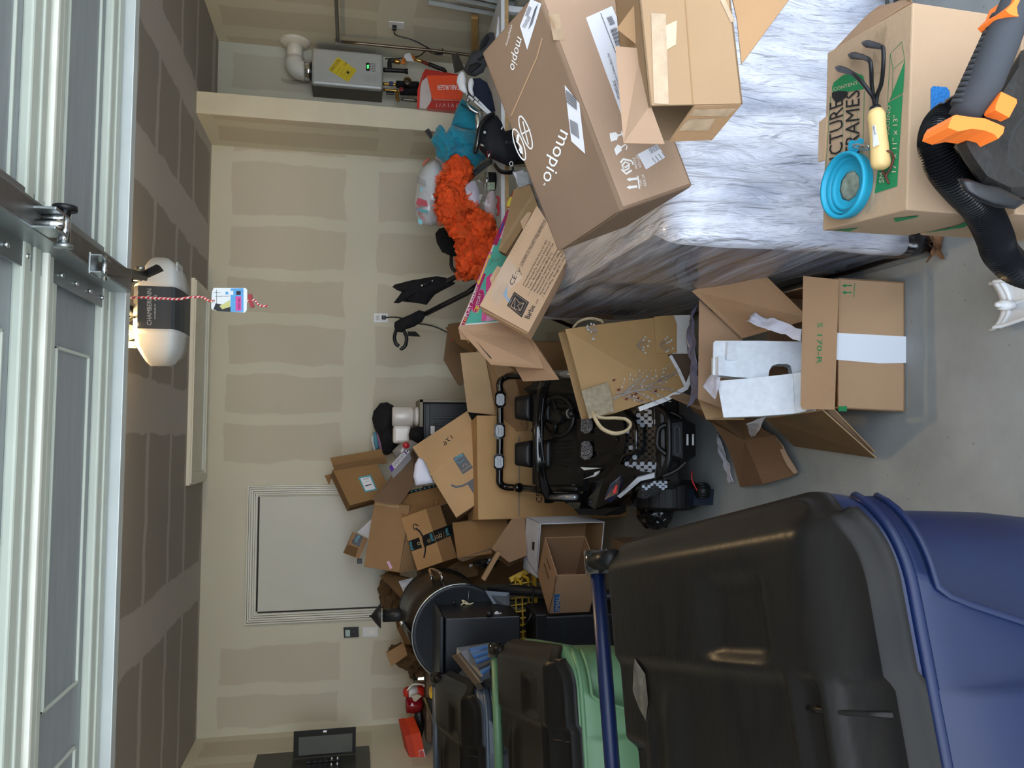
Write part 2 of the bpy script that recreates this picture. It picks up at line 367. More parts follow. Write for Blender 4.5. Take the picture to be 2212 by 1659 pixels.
# attic hatch trim and panel on the ceiling
hx0, hx1, hy0, hy1 = -.29, 1.0, 5.05, 5.57
mb = MB()
for w0, w1, t in ((0, .075, .022), (.012, .06, .03)):
    mb.box(((hx0+hx1)/2, hy0+(w0+w1)/2, ZC-t/2), (hx1-hx0-2*w0, w1-w0, t), m_trim); mb.box(((hx0+hx1)/2, hy1-(w0+w1)/2, ZC-t/2), (hx1-hx0-2*w0, w1-w0, t), m_trim)
    mb.box((hx0+(w0+w1)/2, (hy0+hy1)/2, ZC-t/2), (w1-w0, hy1-hy0-2*w1, t), m_trim); mb.box((hx1-(w0+w1)/2, (hy0+hy1)/2, ZC-t/2), (w1-w0, hy1-hy0-2*w1, t), m_trim)
mb.box(((hx0+hx1)/2, (hy0+hy1)/2, ZC-.004), (hx1-hx0-.15, hy1-hy0-.15, .01), m_trim)
struct(mb.build('trim_3', loc=(0, 0, 0)))

# ================================================================ overhead garage door (open, under the ceiling)
GZ = 2.3
def on_door(x, y, dz=0): return PZ(x, y, GZ+dz)
m_dg = M('garage_door_steel', (152, 158, 160), rough=.45, metal=.1, var=.07, scale=5, stretch=(1, 8, 1), bump=.05, bscale=30)
m_dl = M('garage_door_stile', (196, 202, 190), rough=.45, var=.03); m_dw = M('garage_door_seal', (240, 240, 228), rough=.5)
gd = thing('garage_door', 'open white panelled sectional garage door hanging level below the ceiling', 'garage door', (.15, 1.4, GZ))
GX0, GX1 = -1.78, 2.35; gsx = (GX0+GX1)/2; gw = GX1-GX0
ye = 2.44                                     # inner (top) edge of the door
def rot_door(p): # door edge is square to the room
    return p
# measured cross lines (y of each profile step at the middle column)
sec_edges = [PZ(x, 830, GZ).y for x in (206, 190, 172, 152)]
mbp = MB(); mbp.box((gsx, 1.38, GZ+.03), (gw, 2.1, .03), m_dg, bev=0); mbp.build('door_skin', gd)
def bar(name, y0, y1, z0, z1, mat, bev=.002):
    mb = MB(); mb.box((gsx, (y0+y1)/2, (z0+z1)/2), (gw, y1-y0, z1-z0), mat, bev=bev); return mb.build(name, gd)
yy = lambda x: PZ(x, 830, GZ).y
bar('edge_rail', yy(238)-.0, ye+.03, GZ-.035, GZ+.03, M('door_edge_steel', (214, 220, 218), rough=.35, metal=.35, var=.05))
for sy in (0, 1, 2, 3):
    top = ye-.02 - sy*.53
    mb = MB()
    mb.box((gsx, top-.035, GZ+.004), (gw, .035, .028), m_dl, bev=.004); mb.box((gsx, top-.085, GZ+.004), (gw, .04, .024), m_dl, bev=.006)
    mb.box((gsx, top-.49, GZ+.004), (gw, .045, .026), m_dl, bev=.006); mb.box((gsx, top-.44, GZ+.007), (gw, .03, .018), m_dl, bev=.006)
    mb.build('section_rail', gd)
    mb = MB(); mb.box((gsx, top-.522, GZ-.002), (gw, .016, .03), m_dw, bev=.003); mb.build('section_seal', gd)
    # long raised panels pressed in the skin, seen from inside as shallow frames
    mb = MB()
    for k in range(4):
        px0 = GX0+.1+k*gw/4; px1 = px0+gw/4-.16
        for (a, b, c, d_) in ((px0, px1, top-.15, top-.143), (px0, px1, top-.38, top-.373), (px0, px0+.008, top-.38, top-.143), (px1-.008, px1, top-.38, top-.143)):
            mb.box(((a+b)/2, (c+d_)/2, GZ+.013), (b-a, d_-c, .008), m_dl, bev=.002)
    mb.build('raised_panel', gd)
# centre strut (angled reinforcement), runs front to back under the door
sx = .62
m_st = M('strut_steel_dark', (112, 110, 106), rough=.4, metal=.7, var=.15, scale=20); m_st2 = M('strut_flange', (150, 158, 158), rough=.35, metal=.8, var=.1)
a0 = PZ(0, 390, GZ-.07); a1 = PZ(203, 560, GZ-.07)
sxm = (a0.x+a1.x)/2
mb = MB()
mb.box((sxm, 1.385, GZ-.06), (.05, 1.98, .006), m_st, bev=.001)
mb.box((sxm+.028, 1.385, GZ-.03), (.006, 1.98, .066), m_st2, bev=.001); mb.box((sxm-.028, 1.385, GZ-.03), (.006, 1.98, .066), m_st2, bev=.001)
mb.box((sxm-.055, 1.385, GZ-.002), (.06, 1.98, .005), m_st2); mb.box((sxm+.055, 1.385, GZ-.002), (.06, 1.98, .005), m_st2)
for k in range(14): mb.cyl((sxm-.06, 1.0+.1*k, GZ-.004), (sxm-.06, 1.0+.1*k, GZ-.012), .006, CHROME, n=8)
st = mb.build('centre_strut', gd)
hp = PZ(122, 490, GZ-.08)
mb = MB()
mb.cyl((hp.x-.04, hp.y, hp.z-.015), (hp.x+.045, hp.y, hp.z-.015), .012, CHROME); 
mb.cyl((hp.x+.035, hp.y, hp.z-.015), (hp.x+.045, hp.y, hp.z-.015), .024, BLACK); mb.cyl((hp.x-.045, hp.y, hp.z-.015), (hp.x-.037, hp.y, hp.z-.015), .018, STEEL)
mb.box((hp.x+.02, hp.y-.035, hp.z), (.006, .08, .05), STEEL, bev=.002); mb.box((hp.x-.02, hp.y-.035, hp.z), (.006, .08, .05), STEEL, bev=.002)
mb.cyl((hp.x-.01, hp.y-.06, hp.z+.02), (hp.x-.01, hp.y-.06, hp.z-.035), .009, CHROME, n=6)
mb.cyl((hp.x+.01, hp.y-.03, hp.z+.02), (hp.x+.01, hp.y-.03, hp.z-.025), .008, CHROME, n=6)
mb.build('hinge', gd)
bp_ = PZ(205, 575, GZ-.09)
mb = MB(); mb.box((bp_.x, bp_.y-.01, bp_.z+.0), (.05, .06, .004), STEEL, bev=.001); mb.box((bp_.x+.02, bp_.y-.0, bp_.z-.012), (.003, .07, .025), STEEL); mb.box((bp_.x-.02, bp_.y-.0, bp_.z-.012), (.003, .07, .025), STEEL)
mb.cyl((bp_.x-.03, bp_.y+.02, bp_.z-.015), (bp_.x+.03, bp_.y+.02, bp_.z-.015), .006, CHROME)
mb.build('arm_bracket', gd)
# side tracks
for X in (GX0-.03, GX1+.03):
    mb = MB(); mb.box((X, 1.5, GZ-.03), (.012, 2.6, .06), STEEL); mb.build('track', gd)
# ================================================================ garage door opener
OY = 3.2
GREYW = M('opener_light_grey', (206, 208, 206), rough=.45, var=.02); DKG = M('opener_dark_panel', (62, 66, 70), rough=.45, var=.05)
c0 = PY(340, 664, OY)
go = thing('garage_door_opener', 'hanging ceiling motor unit with dark centre panel and pale grey wings', 'garage door opener', (c0.x, OY+.15, c0.z-.1))
def prof(y, xt, xb, dy=0, depth=.22, under=.015):
    a = PY(xt, y, OY+dy); b = PY(xb, y, OY+dy); X = (a.x+b.x)/2
    zt, zb = a.z, b.z
    P = [(OY+dy, zb+.012), (OY+dy+.002, zb+.03), (OY+dy, zt-.02), (OY+dy+.02, zt), (OY+dy+depth*.5, zt+.01), (OY+depth-dy, zt), (OY+depth-dy, zb-under), (OY+dy+depth*.5, zb-under), (OY+dy+.05, zb-under*.6), (OY+dy+.01, zb)]
    return [V((X, p[0], p[1])) for p in P]
mb = MB(); mb.loft([prof(618, 286, 377), prof(664, 285, 377), prof(710, 284, 376)], DKG, smooth=False)
hd = mb.build('motor_housing', go, fix=True)
pf = Pl(PY(377, 664, OY-.002), V((1, 0, 0)), V((0, 0, 1)))
mb = MB(); LG = M('label_grey', (190, 194, 196), rough=.5)
mb.tpx('CHAMBERLAIN', pf, (327.5, 702.5), (327.5, 624), (317, 702.5), LG); mb.tpx('POWERED BY', pf, (337, 689), (337, 656), (333, 689), LG); mb.tpx('myQ', pf, (338, 650), (338, 637), (332, 650), LG)
for yy_ in (700, 632): mb.spx(pf, [(292, yy_-3), (298, yy_-3), (298, yy_+3), (292, yy_+3)], .003, LG, closed=True)
sub_build(mb, 'front_lettering', hd, go)
for s in (1, -1):
    mb = MB()
    if s == 1: S = [(710, 284, 376, 0, .22, .015), (722, 286, 375, 0, .22, .015), (745, 290, 374, .005, .22, .012), (765, 302, 370, .02, .21, .01), (780, 312, 366, .05, .19, .006), (789, 321, 358, .09, .22, .0)]
    else: S = [(618, 286, 377, 0, .22, .015), (605, 294, 377, 0, .22, .015), (588, 303, 376, .005, .22, .012), (572, 311, 374, .02, .21, .01), (562, 318, 370, .05, .19, .006), (556, 326, 362, .09, .22, .0)]
    mb.loft([prof(*q) for q in S], GREYW, smooth=True); w = mb.build('wing_cover', go, fix=True)
    mb = MB()
    for k in range(6):
        y = (728+5*k) if s == 1 else (590-3.5*k-2)
        a = PY(381, y, OY+.08); mb.box(a+V((0, .02, -.008)), (.006, .1, .006), GREYW, bev=.002)
    sub_build(mb, 'vent_ribs', w, go)
# perforated hanger strap to the ceiling
hb = PY(266, 743, OY+.1); mb = MB()
zt = ZC; zb = PY(292, 743, OY+.1).z
mb.box((hb.x, OY+.12, (zt+zb)/2), (.028, .003, zt-zb), M('hanger_steel', (84, 84, 82), metal=.7, rough=.45), bev=.0005)
for k in range(5): z = zt-.03-.035*k; mb.cyl((hb.x, OY+.118, z), (hb.x, OY+.116, z), .008, M('strap_hole', (200, 180, 130), rough=.8), n=12)
mb.build('hanger_strap', go)
# bulb on top of the wing
bc = PY(279, 718, OY+.12); mb = MB()
m_gl = M('bulb_glass', (255, 236, 190), rough=.05, trans=.9, ior=1.3, var=.0)
mb.lathe(bc+V((.0, 0, -.02)), (0, 0, 1), [(.0, 0), (.026, .005), (.034, .025), (.03, .05), (.018, .075), (.014, .09)], m_gl, n=20)
mb.build('bulb', go)
mb = MB(); mb.lathe(bc+V((0, 0, 0)), (0, 0, 1), [(.0, 0), (.016, .008), (.018, .02), (.012, .036), (.0, .04)], M('bulb_filament', (255, 225, 160), emit=(255, 205, 130), estr=60), n=14); mb.build('filament', go)
mb = MB(); mb.cyl(bc+V((0, 0, .068)), bc+V((0, 0, .1)), .014, BLACK, n=14); mb.build('bulb_socket', go)
lt = bpy.data.lights.new('bulb_light', 'POINT'); lt.energy = 26; lt.color = (1.0, .70, .36); lt.shadow_soft_size = .03
lo = bpy.data.objects.new('bulb_light', lt); C.objects.link(lo); lo.parent = go; lo.location = V((bc.x-.0, OY+.06, bc.z+.06))-go.location
# rail, trolley, arm
m_rail = M('rail_black', (30, 30, 32), rough=.4, metal=.4)
r0 = PY(291, 664, OY); r1 = V((r0.x-.02, .35, 2.42))
mb = MB(); zr = PY(268, 650, OY).z
mb.box(((r0.x), 1.9, zr), (.032, 3.0, .03), m_rail, bev=.003); mb.box((r0.x, 1.9, zr+.018), (.045, 3.0, .004), m_rail)
mb.build('rail', go)
mb = MB(); ta = V((r0.x, 2.75, zr-.015))
mb.box(ta, (.05, .14, .05), BLACK, bev=.008); mb.box(ta+V((0, .02, -.045)), (.03, .06, .05), BLACK, bev=.008); tr = mb.build('trolley', go)
mb = MB()
e0 = bp_+V((0, .02, -.015)); e1 = PY(312, 597, 2.66); e2 = PY(346, 578, 2.7); e3 = PY(252, 622, 2.78)
mb.tube([e0, e1, e1+(e1-e0)*.08], .009, m_rail, n=4, smooth=False, sq=(1.5, .5))
mb.tube([e3, PY(300, 600, 2.72), e2], [.014, .013, .015], m_rail, n=4, smooth=False, sq=(.6, 1.3))
mb.tube([PY(250, 592, 2.7), PY(300, 588, 2.7)], .008, m_rail, n=6)
mb.cyl(PY(303, 584, 2.66), PY(303, 577, 2.66), .014, STEEL, n=8); mb.cyl(PY(297, 606, 2.66), PY(297, 600, 2.66), .012, STEEL, n=8)
mb.build('door_arm', go)
mb = MB(); mb.tube(curve([PY(286, 612, 3.19), PY(290, 600, 3.12), PY(278, 618, 3.0), PY(262, 625, 3.0)]), .005, BLACK, n=6); mb.tube(curve([PY(250, 662, 2.9), PY(275, 690, 3.05), PY(287, 686, 3.22)]), .006, M('belt_tan', (214, 190, 130)), n=6)
mb.build('wiring', go)
# emergency release cord
RC = bpy.data.materials.new('release_cord_rope'); RC.use_nodes = True; nt = RC.node_tree
wv = nt.nodes.new('ShaderNodeTexWave'); wv.inputs['Scale'].default_value = 45; wv.bands_direction = 'DIAGONAL'; tc = nt.nodes.new('ShaderNodeTexCoord'); nt.links.new(tc.outputs['Object'], wv.inputs['Vector'])
rp = nt.nodes.new('ShaderNodeValToRGB'); rp.color_ramp.interpolation = 'CONSTANT'; rp.color_ramp.elements[0].color = (*lin((188, 34, 46)), 1); rp.color_ramp.elements[1].position = .6; rp.color_ramp.elements[1].color = (*lin((228, 208, 205)), 1)
nt.links.new(wv.outputs['Fac'], rp.inputs[0]); nt.links.new(rp.outputs[0], nt.nodes['Principled BSDF'].inputs['Base Color'])
CY = 2.72
rc = thing('release_cord', 'red and white twisted pull cord hanging down from the ceiling motor rail', 'cord', PY(578, 661, CY))
mb = MB(); P = [(278, 640), (292, 643), (310, 642), (335, 644), (360, 645), (385, 646), (405, 643), (425, 641), (440, 643), (450, 649), (462, 649), (490, 650), (520, 649), (540, 650), (549, 648), (553, 652), (560, 659), (570, 661), (578, 661)]
mb.tube(curve([ta+V((0, 0, -.06))]+[PY(x, y, CY) for x, y in P], 5), .0042, RC, n=8); mb.build('rope', rc)
mb = MB(); hp_ = pts(Pl(PY(540, 650, CY-.004), V((1, 0, 0)), V((0, 0, 1))), [(535, 636), (544, 635), (545, 648), (549, 660), (548, 663), (541, 663), (537, 650)]); mb.slab(hp_, .014, M('handle_red', (150, 22, 30), rough=.4)); mb.build('pull_handle', rc)
tg = thing('hang_tag', 'printed plastic card on the red pull cord, photo above blue and pink bands', 'tag', PY(535, 648, CY-.012))
pt = Pl(PY(500, 648, CY-.012), V((1, .08, 0)), V((0, 0, 1)))
mb = MB(); mb.slab(pts(pt, [(462, 622), (530, 622), (534, 626), (533, 670), (529, 675), (498, 674), (470, 672), (457, 668), (456, 660), (458, 630)]), .0015, M('tag_white', (232, 236, 236), rough=.25)); mb.dpx(pt, [(498, 623), (526, 622.5), (526, 674), (498, 674)], M('tag_blue', (86, 160, 214), rough=.3)); mb.dpx(pt, [(466, 655), (498, 662), (498, 674), (470, 672), (461, 668)], M('tag_dark', (30, 30, 32), rough=.3)); mb.dpx(pt, [(474, 661), (497, 648), (497, 663), (480, 668)], M('tag_yellow', (206, 204, 130)), .0014)
mb.dpx(pt, [(509, 640), (521, 640), (521, 671), (509, 671)], M('tag_pink', (214, 64, 150), rough=.3), .0014); mb.dpx(pt, [(510.5, 629), (520, 629), (520, 637), (510.5, 637)], M('tag_plum', (44, 20, 40)), .0014)
mb.dpx(pt, [(477, 628), (504, 628), (504, 637), (477, 637)], WHITE, .0014); mb.dpx(pt, [(479, 637), (484, 637), (484, 652), (479, 652)], WHITE, .0014)
for k in range(12):
    a = 2*PI*k/12; b = 2*PI*(k+1)/12; mb.dpx(pt, [(490, 633), (490+3.4*math.cos(a), 633+3.4*math.sin(a)), (490+3.4*math.cos(b), 633+3.4*math.sin(b))], M('tag_blue', (86, 160, 214)), .0018)
for q in (((464, 640), (495, 640)), ((462, 632), (476, 632)), ((468, 626), (468, 660))): mb.spx(pt, list(q), .0012, M('tag_dark', (30, 30, 32)), .0014)
mb.tpx('myQ app', pt, (518, 668), (518, 644), (513, 668), M('tag_plum', (44, 20, 40)), .0019)
mb.build('card', tg)
mb = MB(); mb.tube([PY(457, 650, CY-.006), PY(462, 650, CY-.018)], .004, RC, n=6); mb.build('eyelet', tg)

# ================================================================ wall fittings
def plate(name, label, cat, pl, L, mat=WHITE, th=.006, group=None):
    c = pl.hit(sum(p[0] for p in L)/len(L), sum(p[1] for p in L)/len(L)); t = thing(name, label, cat, c, group)
    mb = MB(); P = pts(pl, L, th); mb.slab(P, th, mat); mb.build('faceplate', t); return t
pb = Pl(V((0, YB, 1)), V((1, 0, 0)), V((0, 0, 1)))
t = plate('wall_outlet', 'white double outlet on the back wall with a black plug in it', 'outlet', pb, [(808, 677), (838, 677), (838, 696), (808, 696)])
mb = MB()
for x0 in (811.5, 824): mb.dpx(pb, [(x0, 681), (x0+9, 681), (x0+9, 692), (x0, 692)], M('outlet_face', (212, 212, 206), rough=.4), .0085)
for x0 in (814, 827):
    for yy_ in (684, 689): mb.dpx(pb, [(x0, yy_-.5), (x0+3, yy_-.5), (x0+3, yy_+.5), (x0, yy_+.5)], INK, .0095)
mb.build('socket', t)
t = thing('power_cord', 'black power cord drooping from the back wall outlet beside the folded stroller', 'cord', PY(838, 686, YB-.03))
mb = MB(); mb.box(pb.hit(829, 686, .022), (.026, .034, .03), BLACK, bev=.005); mb.build('plug', t)
mb = MB(); mb.tube(curve([pb.hit(833, 686, .03), pb.hit(850, 685, .06), pb.hit(870, 688, .05), pb.hit(900, 698, .03), pb.hit(925, 702, .04), pb.hit(945, 708, .05), pb.hit(975, 722, .05), pb.hit(1000, 735, .05), pb.hit(1040, 745, .06)]), .005, BLACK, n=8); mb.build('cable', t)
t = plate('light_switch', 'white rocker light switch on the wall left of the back door', 'light switch', pb, [(784, 1355), (816, 1355), (816, 1375), (784, 1375)])
mb = MB(); mb.slab(pts(pb, [(792, 1359.5), (809, 1359.5), (809, 1370.5), (792, 1370.5)], .011), .005, M('rocker_white', (236, 234, 226), rough=.3)); mb.build('rocker', t)
t = plate('wall_control', 'small black garage door control beside the white switch', 'wall control', pb, [(742, 1356), (774.5, 1355), (775, 1376), (743, 1378)], BLACK, .018)
mb = MB(); mb.slab(pts(pb, [(746, 1361), (756, 1361), (756, 1375), (746, 1375)], .0195), .002, M('lcd', (176, 196, 190), rough=.2)); mb.build('screen', t)
mb = MB(); mb.lathe(pb.hit(765, 1366, .018), (0, -1, 0), [(.013, 0), (.013, .004), (.0, .004)], M('button_grey', (70, 72, 76))); mb.build('button', t)
# electrical panel on the left wall
pw = Pl(V((XL, 5, 1.5)), V((0, -1, 0)), V((0, 0, 1)))
pn = thing('electrical_panel', 'grey electrical breaker panel on the left wall with its door swung open', 'electrical panel', pw.hit(700, 1640))
def wx(x, y, off=0): return pw.hit(x, y, off)
A = wx(555, 1638); B = wx(797, 1617)
y_far = B.y; z0 = B.z; z1 = A.z
m_pg = M('panel_grey', (78, 80, 74), rough=.5, metal=.2, var=.05)
y_near = y_far-.40
mb = MB(); mb.box((XL+.01, (y_far+y_near)/2, (z0+z1)/2), (.02, y_far-y_near, z1-z0), m_pg, bev=.003); mb.build('cover_plate', pn)
bz0, bz1 = wx(768, 1640).z, wx(633, 1650).z
yh = wx(700, 1637, .02).y     # hinge line
mb = MB(); mb.box((XL+.022, yh-.13, (bz0+bz1)/2), (.006, .26, bz1-bz0), M('panel_inner', (46, 48, 46), rough=.5), bev=.001); mb.build('breaker_recess', pn)
for k in range(6):
    for j in range(2):
        mb = MB(); mb.box((XL+.032, yh-.07-.11*j, (bz0+bz1)/2+.09-.034*k), (.018, .06, .026), BLACK, bev=.002); mb.box((XL+.045, yh-.07-.11*j+(.012 if j else -.012), (bz0+bz1)/2+.09-.034*k), (.012, .012, .008), WHITE if k > 3 else BLACK, bev=.001); mb.build('breaker', pn)
dw = .16
mb = MB(); mb.box((XL+.03+dw/2, yh+.01, (bz0+bz1)/2), (dw, .008, bz1-bz0), M('panel_door_dark', (34, 35, 33), rough=.45, metal=.2), bev=.002)
mb.box((XL+.03+dw/2-.012, yh+.0055, (bz0+bz1)/2-.005), (dw-.05, .002, (bz1-bz0)*.86), M('panel_directory', (92, 94, 90), rough=.7)); pd = mb.build('door', pn)
mb = MB(); mb.box((XL+.03+dw-.012, yh+.0, (bz0+bz1)/2+.0), (.014, .014, .025), CHROME, bev=.003); sub_build(mb, 'latch', pd, pn)

# ================================================================ water heater in the alcove
hxl = PY(676, 211, YA).x; yf = PX(673, 181, hxl).y
za, zb_ = PY(673.6, 140, yf).z, PY(827, 150, yf).z; hxr = PY(673.6, 101.7, yf).x
m_wh = M('heater_silver', (188, 190, 186), rough=.4, metal=.4, var=.04); m_whs = M('heater_side', (98, 94, 84), rough=.5, metal=.4, var=.05)
wh = thing('water_heater', 'silver tankless water heater on the alcove wall with a yellow guide tag', 'water heater', ((hxl+hxr)/2, YA-.1, zb_))
mb = MB(); mb.box(((hxl+hxr)/2, (yf+.03+YA)/2, (za+zb_)/2), (hxr-hxl-.01, YA-yf-.03, za-zb_+.004), m_whs, bev=.004); mb.build('rear_casing', wh)
mb = MB(); mb.box(((hxl+hxr)/2, yf+.02, (za+zb_)/2), (hxr-hxl, .045, za-zb_), m_wh, bev=.018, seg=4); mb.build('front_cover', wh)
ph = Pl(V((hxl, yf-.003, za)), V((1, 0, 0)), V((0, 0, 1)))
mb = MB(); mb.slab(pts(ph, [(729.3, 123), (771, 151.4), (752, 177), (709, 151)], .002), .001, M('guide_yellow', (214, 190, 40), rough=.6)); 
mb.tpx('ENERGYGUIDE', ph, (718, 155), (736, 131), (711.5, 151), INK, .003); mb.tpx('$150', ph, (746, 143), (751, 136.5), (741.5, 140), INK, .003)
for k in range(4): mb.spx(ph, [(727+k*7, 160+k*3), (737+k*7, 145+k*3)], .0015, INK, .003)
mb.dpx(ph, [(751, 153), (755, 156), (752, 160), (748, 157)], INK, .003)
mb.build('energy_tag', wh)
mb = MB(); mb.slab(pts(ph, [(790.5, 135.5), (798, 136), (798, 153), (790.5, 152.5)], .004), .004, M('display_black', (14, 16, 16), rough=.2)); mb.text('42', ph.hit(796.5, 149, .005), ph.hit(796.5, 140, .005), ph.hit(792.5, 149, .005), M('led_green', (60, 230, 90), emit=(70, 255, 100), estr=3), off=.0004)
dsp = mb.build('display', wh)
mb = MB(); mb.slab(pts(ph, [(798, 136), (811, 137), (811, 154.5), (798, 153)], .003), .003, M('keypad_grey', (138, 138, 134), rough=.5))
for x0 in (800.5, 805.5):
    for yy_ in (138.5, 144, 149.5): mb.slab(pts(ph, [(x0, yy_), (x0+3.6, yy_), (x0+3.6, yy_+3.6), (x0, yy_+3.6)], .005), .002, M('key_light', (172, 172, 168), rough=.5))
mb.build('keypad', wh)
mb = MB()
for k in range(10): mb.spx(ph, [(788+k*3, 161+k*.2), (788+k*3, 176+k*.3)], .0012, INK_N, .001)
mb.build('rating_label', wh)
# vent
vx, vy = PY(650, 152, yf+.12).x, yf+.13
m_pvc = M('pvc_white', (214, 210, 196), rough=.35, var=.04)
mb = MB(); mb.cyl((vx, vy, za-.005), (vx, vy, za+.065), .066, CHROME, n=28); mb.cyl((vx, vy, za+.0), (vx, vy, za+.008), .075, BLACK, n=28); mb.build('vent_collar', wh)
mb = MB(); ez = PY(637, 110, vy).z
mb.tube([(vx, vy, za+.06), (vx, vy, ez-.055)] + [(vx+.055*(1-math.cos(a)), vy, ez-.055+.055*math.sin(a)) for a in (.3, .6, .9, 1.2, PI/2)] + [(vx+.09, vy, ez)], .068, m_pvc, n=28)
mb.tube([(vx+.085, vy, ez), (XR-.005, vy, ez)], .058, m_pvc, n=28); mb.build('vent_pipe', wh)
mb = MB(); mb.lathe((XR, vy, ez), (-1, 0, 0), [(.11, 0), (.112, .008), (.1, .02), (.062, .035), (.058, .036)], m_pvc, n=32); mb.build('wall_flange', wh)
mb = MB(); fl = M('thin_film', (190, 184, 168), rough=.15, trans=.75, ior=1.1, alpha=.55)
mb.grid(lambda u, v: PY(607+60*u, 168+8*u+math.sin(u*5)*2+v*(10-6*abs(u-.5)), YA-.03-.04*math.sin(v*3)*(u)), 14, 6, fl); tag(mb.build('plastic_film', loc=PY(640, 172, YA-.03)), 'torn clear plastic hanging beside the white vent elbow', 'plastic')
# fittings under the heater
BRASS = M('brass', (170, 130, 60), rough=.3, metal=.9, var=.1); IRON = M('iron_pipe', (44, 42, 40), rough=.45, metal=.5, var=.1)
def hp(x, y, dy=.1): return PY(x, y, yf+dy)
def fitting(name, label, cat, segs, extra=None):
    t = thing(name, label, cat, hp(segs[0][0][0][0], segs[0][0][0][1]))
    for nm, L in (('pipe', segs),):
        for P, r, m in L:
            mb = MB(); mb.tube(curve([hp(*p) for p in P], 4), r, m, n=12); mb.build(nm, t)
    return t
t = fitting('gas_pipe', 'black iron gas pipe with tee and orange flexible connector under the heater', 'pipe', [([(828, 151), (850, 152), (878, 154)], .016, IRON), ([(842, 151), (842, 132), (852, 131)], .016, IRON), ([(852, 132), (864, 134)], .018, BRASS), ([(865, 134), (874, 136), (872, 128), (880, 118), (890, 122), (898, 130)], .011, M('gas_flex_orange', (206, 120, 30), rough=.4)), ([(897, 128), (912, 133)], .013, M('brass_bright', (190, 160, 90), metal=.9, rough=.3)), ([(912, 133), (928, 140)], .012, M('valve_red_body', (120, 30, 26))), ([(926, 138), (945, 146), (960, 152), (962, 165)], .015, IRON)])
mb = MB(); mb.cyl(hp(876, 154), hp(881, 154), .021, IRON, n=14); mb.build('pipe_cap', t)
mb = MB(); P = [hp(*q, .06) for q in ((875, 116), (885, 114), (889, 121), (894, 133), (878, 131), (872, 122))]; mb.slab(P, .001, PAPER); mb.build('warning_tag', t)
t = fitting('hot_water_pipe', 'insulated black water pipe with round brass-ringed gauge under the heater', 'pipe', [([(827, 181), (842, 182), (856, 183)], .011, BRASS), ([(856, 182), (905, 184)], .026, BLACK_CL)])
mb = MB(); mb.lathe(hp(880, 177, .04), (0, -1, 0), [(.0, 0), (.028, 0), (.031, .015), (.028, .02)], BRASS); mb.lathe(hp(880, 177, .02), (0, -1, 0), [(.0, .006), (.016, .002), (.026, 0)], M('gauge_glass', (66, 54, 44), rough=.08, coat=1)); mb.build('gauge', t)
mb = MB(); mb.box(hp(845, 181, .09), (.03, .03, .03), M('valve_blue', (50, 60, 96), rough=.5), bev=.006); mb.build('valve_handle', t)
t = fitting('cold_water_pipe', 'black wrapped water pipe with red valve below the heater corner', 'pipe', [([(828, 194), (850, 196), (868, 197)], .011, BRASS), ([(858, 197), (858, 212), (862, 218)], .012, BRASS), ([(864, 198), (905, 199)], .026, BLACK_CL), ([(866, 214), (903, 218)], .012, M('hose_steel', (130, 126, 116), metal=.8, rough=.4))])
mb = MB(); mb.box(hp(843, 200, .09), (.03, .02, .06), BLACK, bev=.006); mb.box(hp(867, 193, .07), (.03, .02, .03), M('valve_red', (140, 26, 40), rough=.4), bev=.006); mb.build('valve_handle', t)
# conduit along the right wall
cdm = M('conduit_dark_steel', (112, 100, 84), rough=.3, metal=.8, var=.1)
tp = PX(733, 90, 2.8); mb = MB()
mb.tube([PX(735, 90, 2.8), PX(780, 94, 2.8), PX(850, 101, 2.8), PX(925, 108, 2.8), PX(1015, 119, 2.8), PX(1060, 124, 2.8)], .011, cdm, n=10)
mb.tube([V((2.8, tp.y, tp.z+.01)), V((2.8, 3.2, tp.z+.01))], .013, cdm, n=10); mb.cyl((2.8, tp.y-.005, tp.z-.012), (2.8, tp.y-.005, tp.z+.03), .017, STEEL)
tag(mb.build('metal_conduit'), 'thin metal pipe dropping down the alcove beside the water heater', 'pipe')
pr_ = Pl(V((XR, 5, 1)), V((0, 1, 0)), V((0, 0, 1)))
t = plate('alcove_outlet', 'white outlet on the right wall near the water heater with heater cord', 'outlet', pr_, [(840, 47), (873, 50), (874, 63), (841, 60)])
t['label'] = 'white outlet on the right wall near the water heater'
t = thing('heater_cord', 'looped black power cord from the right wall outlet to the water heater', 'cord', PX(852, 58, XR-.02))
mb = MB(); mb.box(pr_.hit(852, 60, .02), (.03, .03, .03), BLACK, bev=.004); mb.build('plug', t)
mb = MB(); mb.tube(curve([pr_.hit(851, 64, .04), pr_.hit(856, 76, .06), pr_.hit(890, 86, .08), pr_.hit(922, 102, .1), hp(945, 116, .02), hp(956, 108, .02), hp(950, 92, .02), hp(930, 90, .02), hp(922, 100, .02), hp(928, 112, .02), hp(946, 118, .02), hp(955, 116, .02), hp(922, 110, .05), hp(905, 121, .1), hp(870, 126, .12), hp(832, 127, .15)], 7), .0045, BLACK, n=6); mb.build('cable', t)
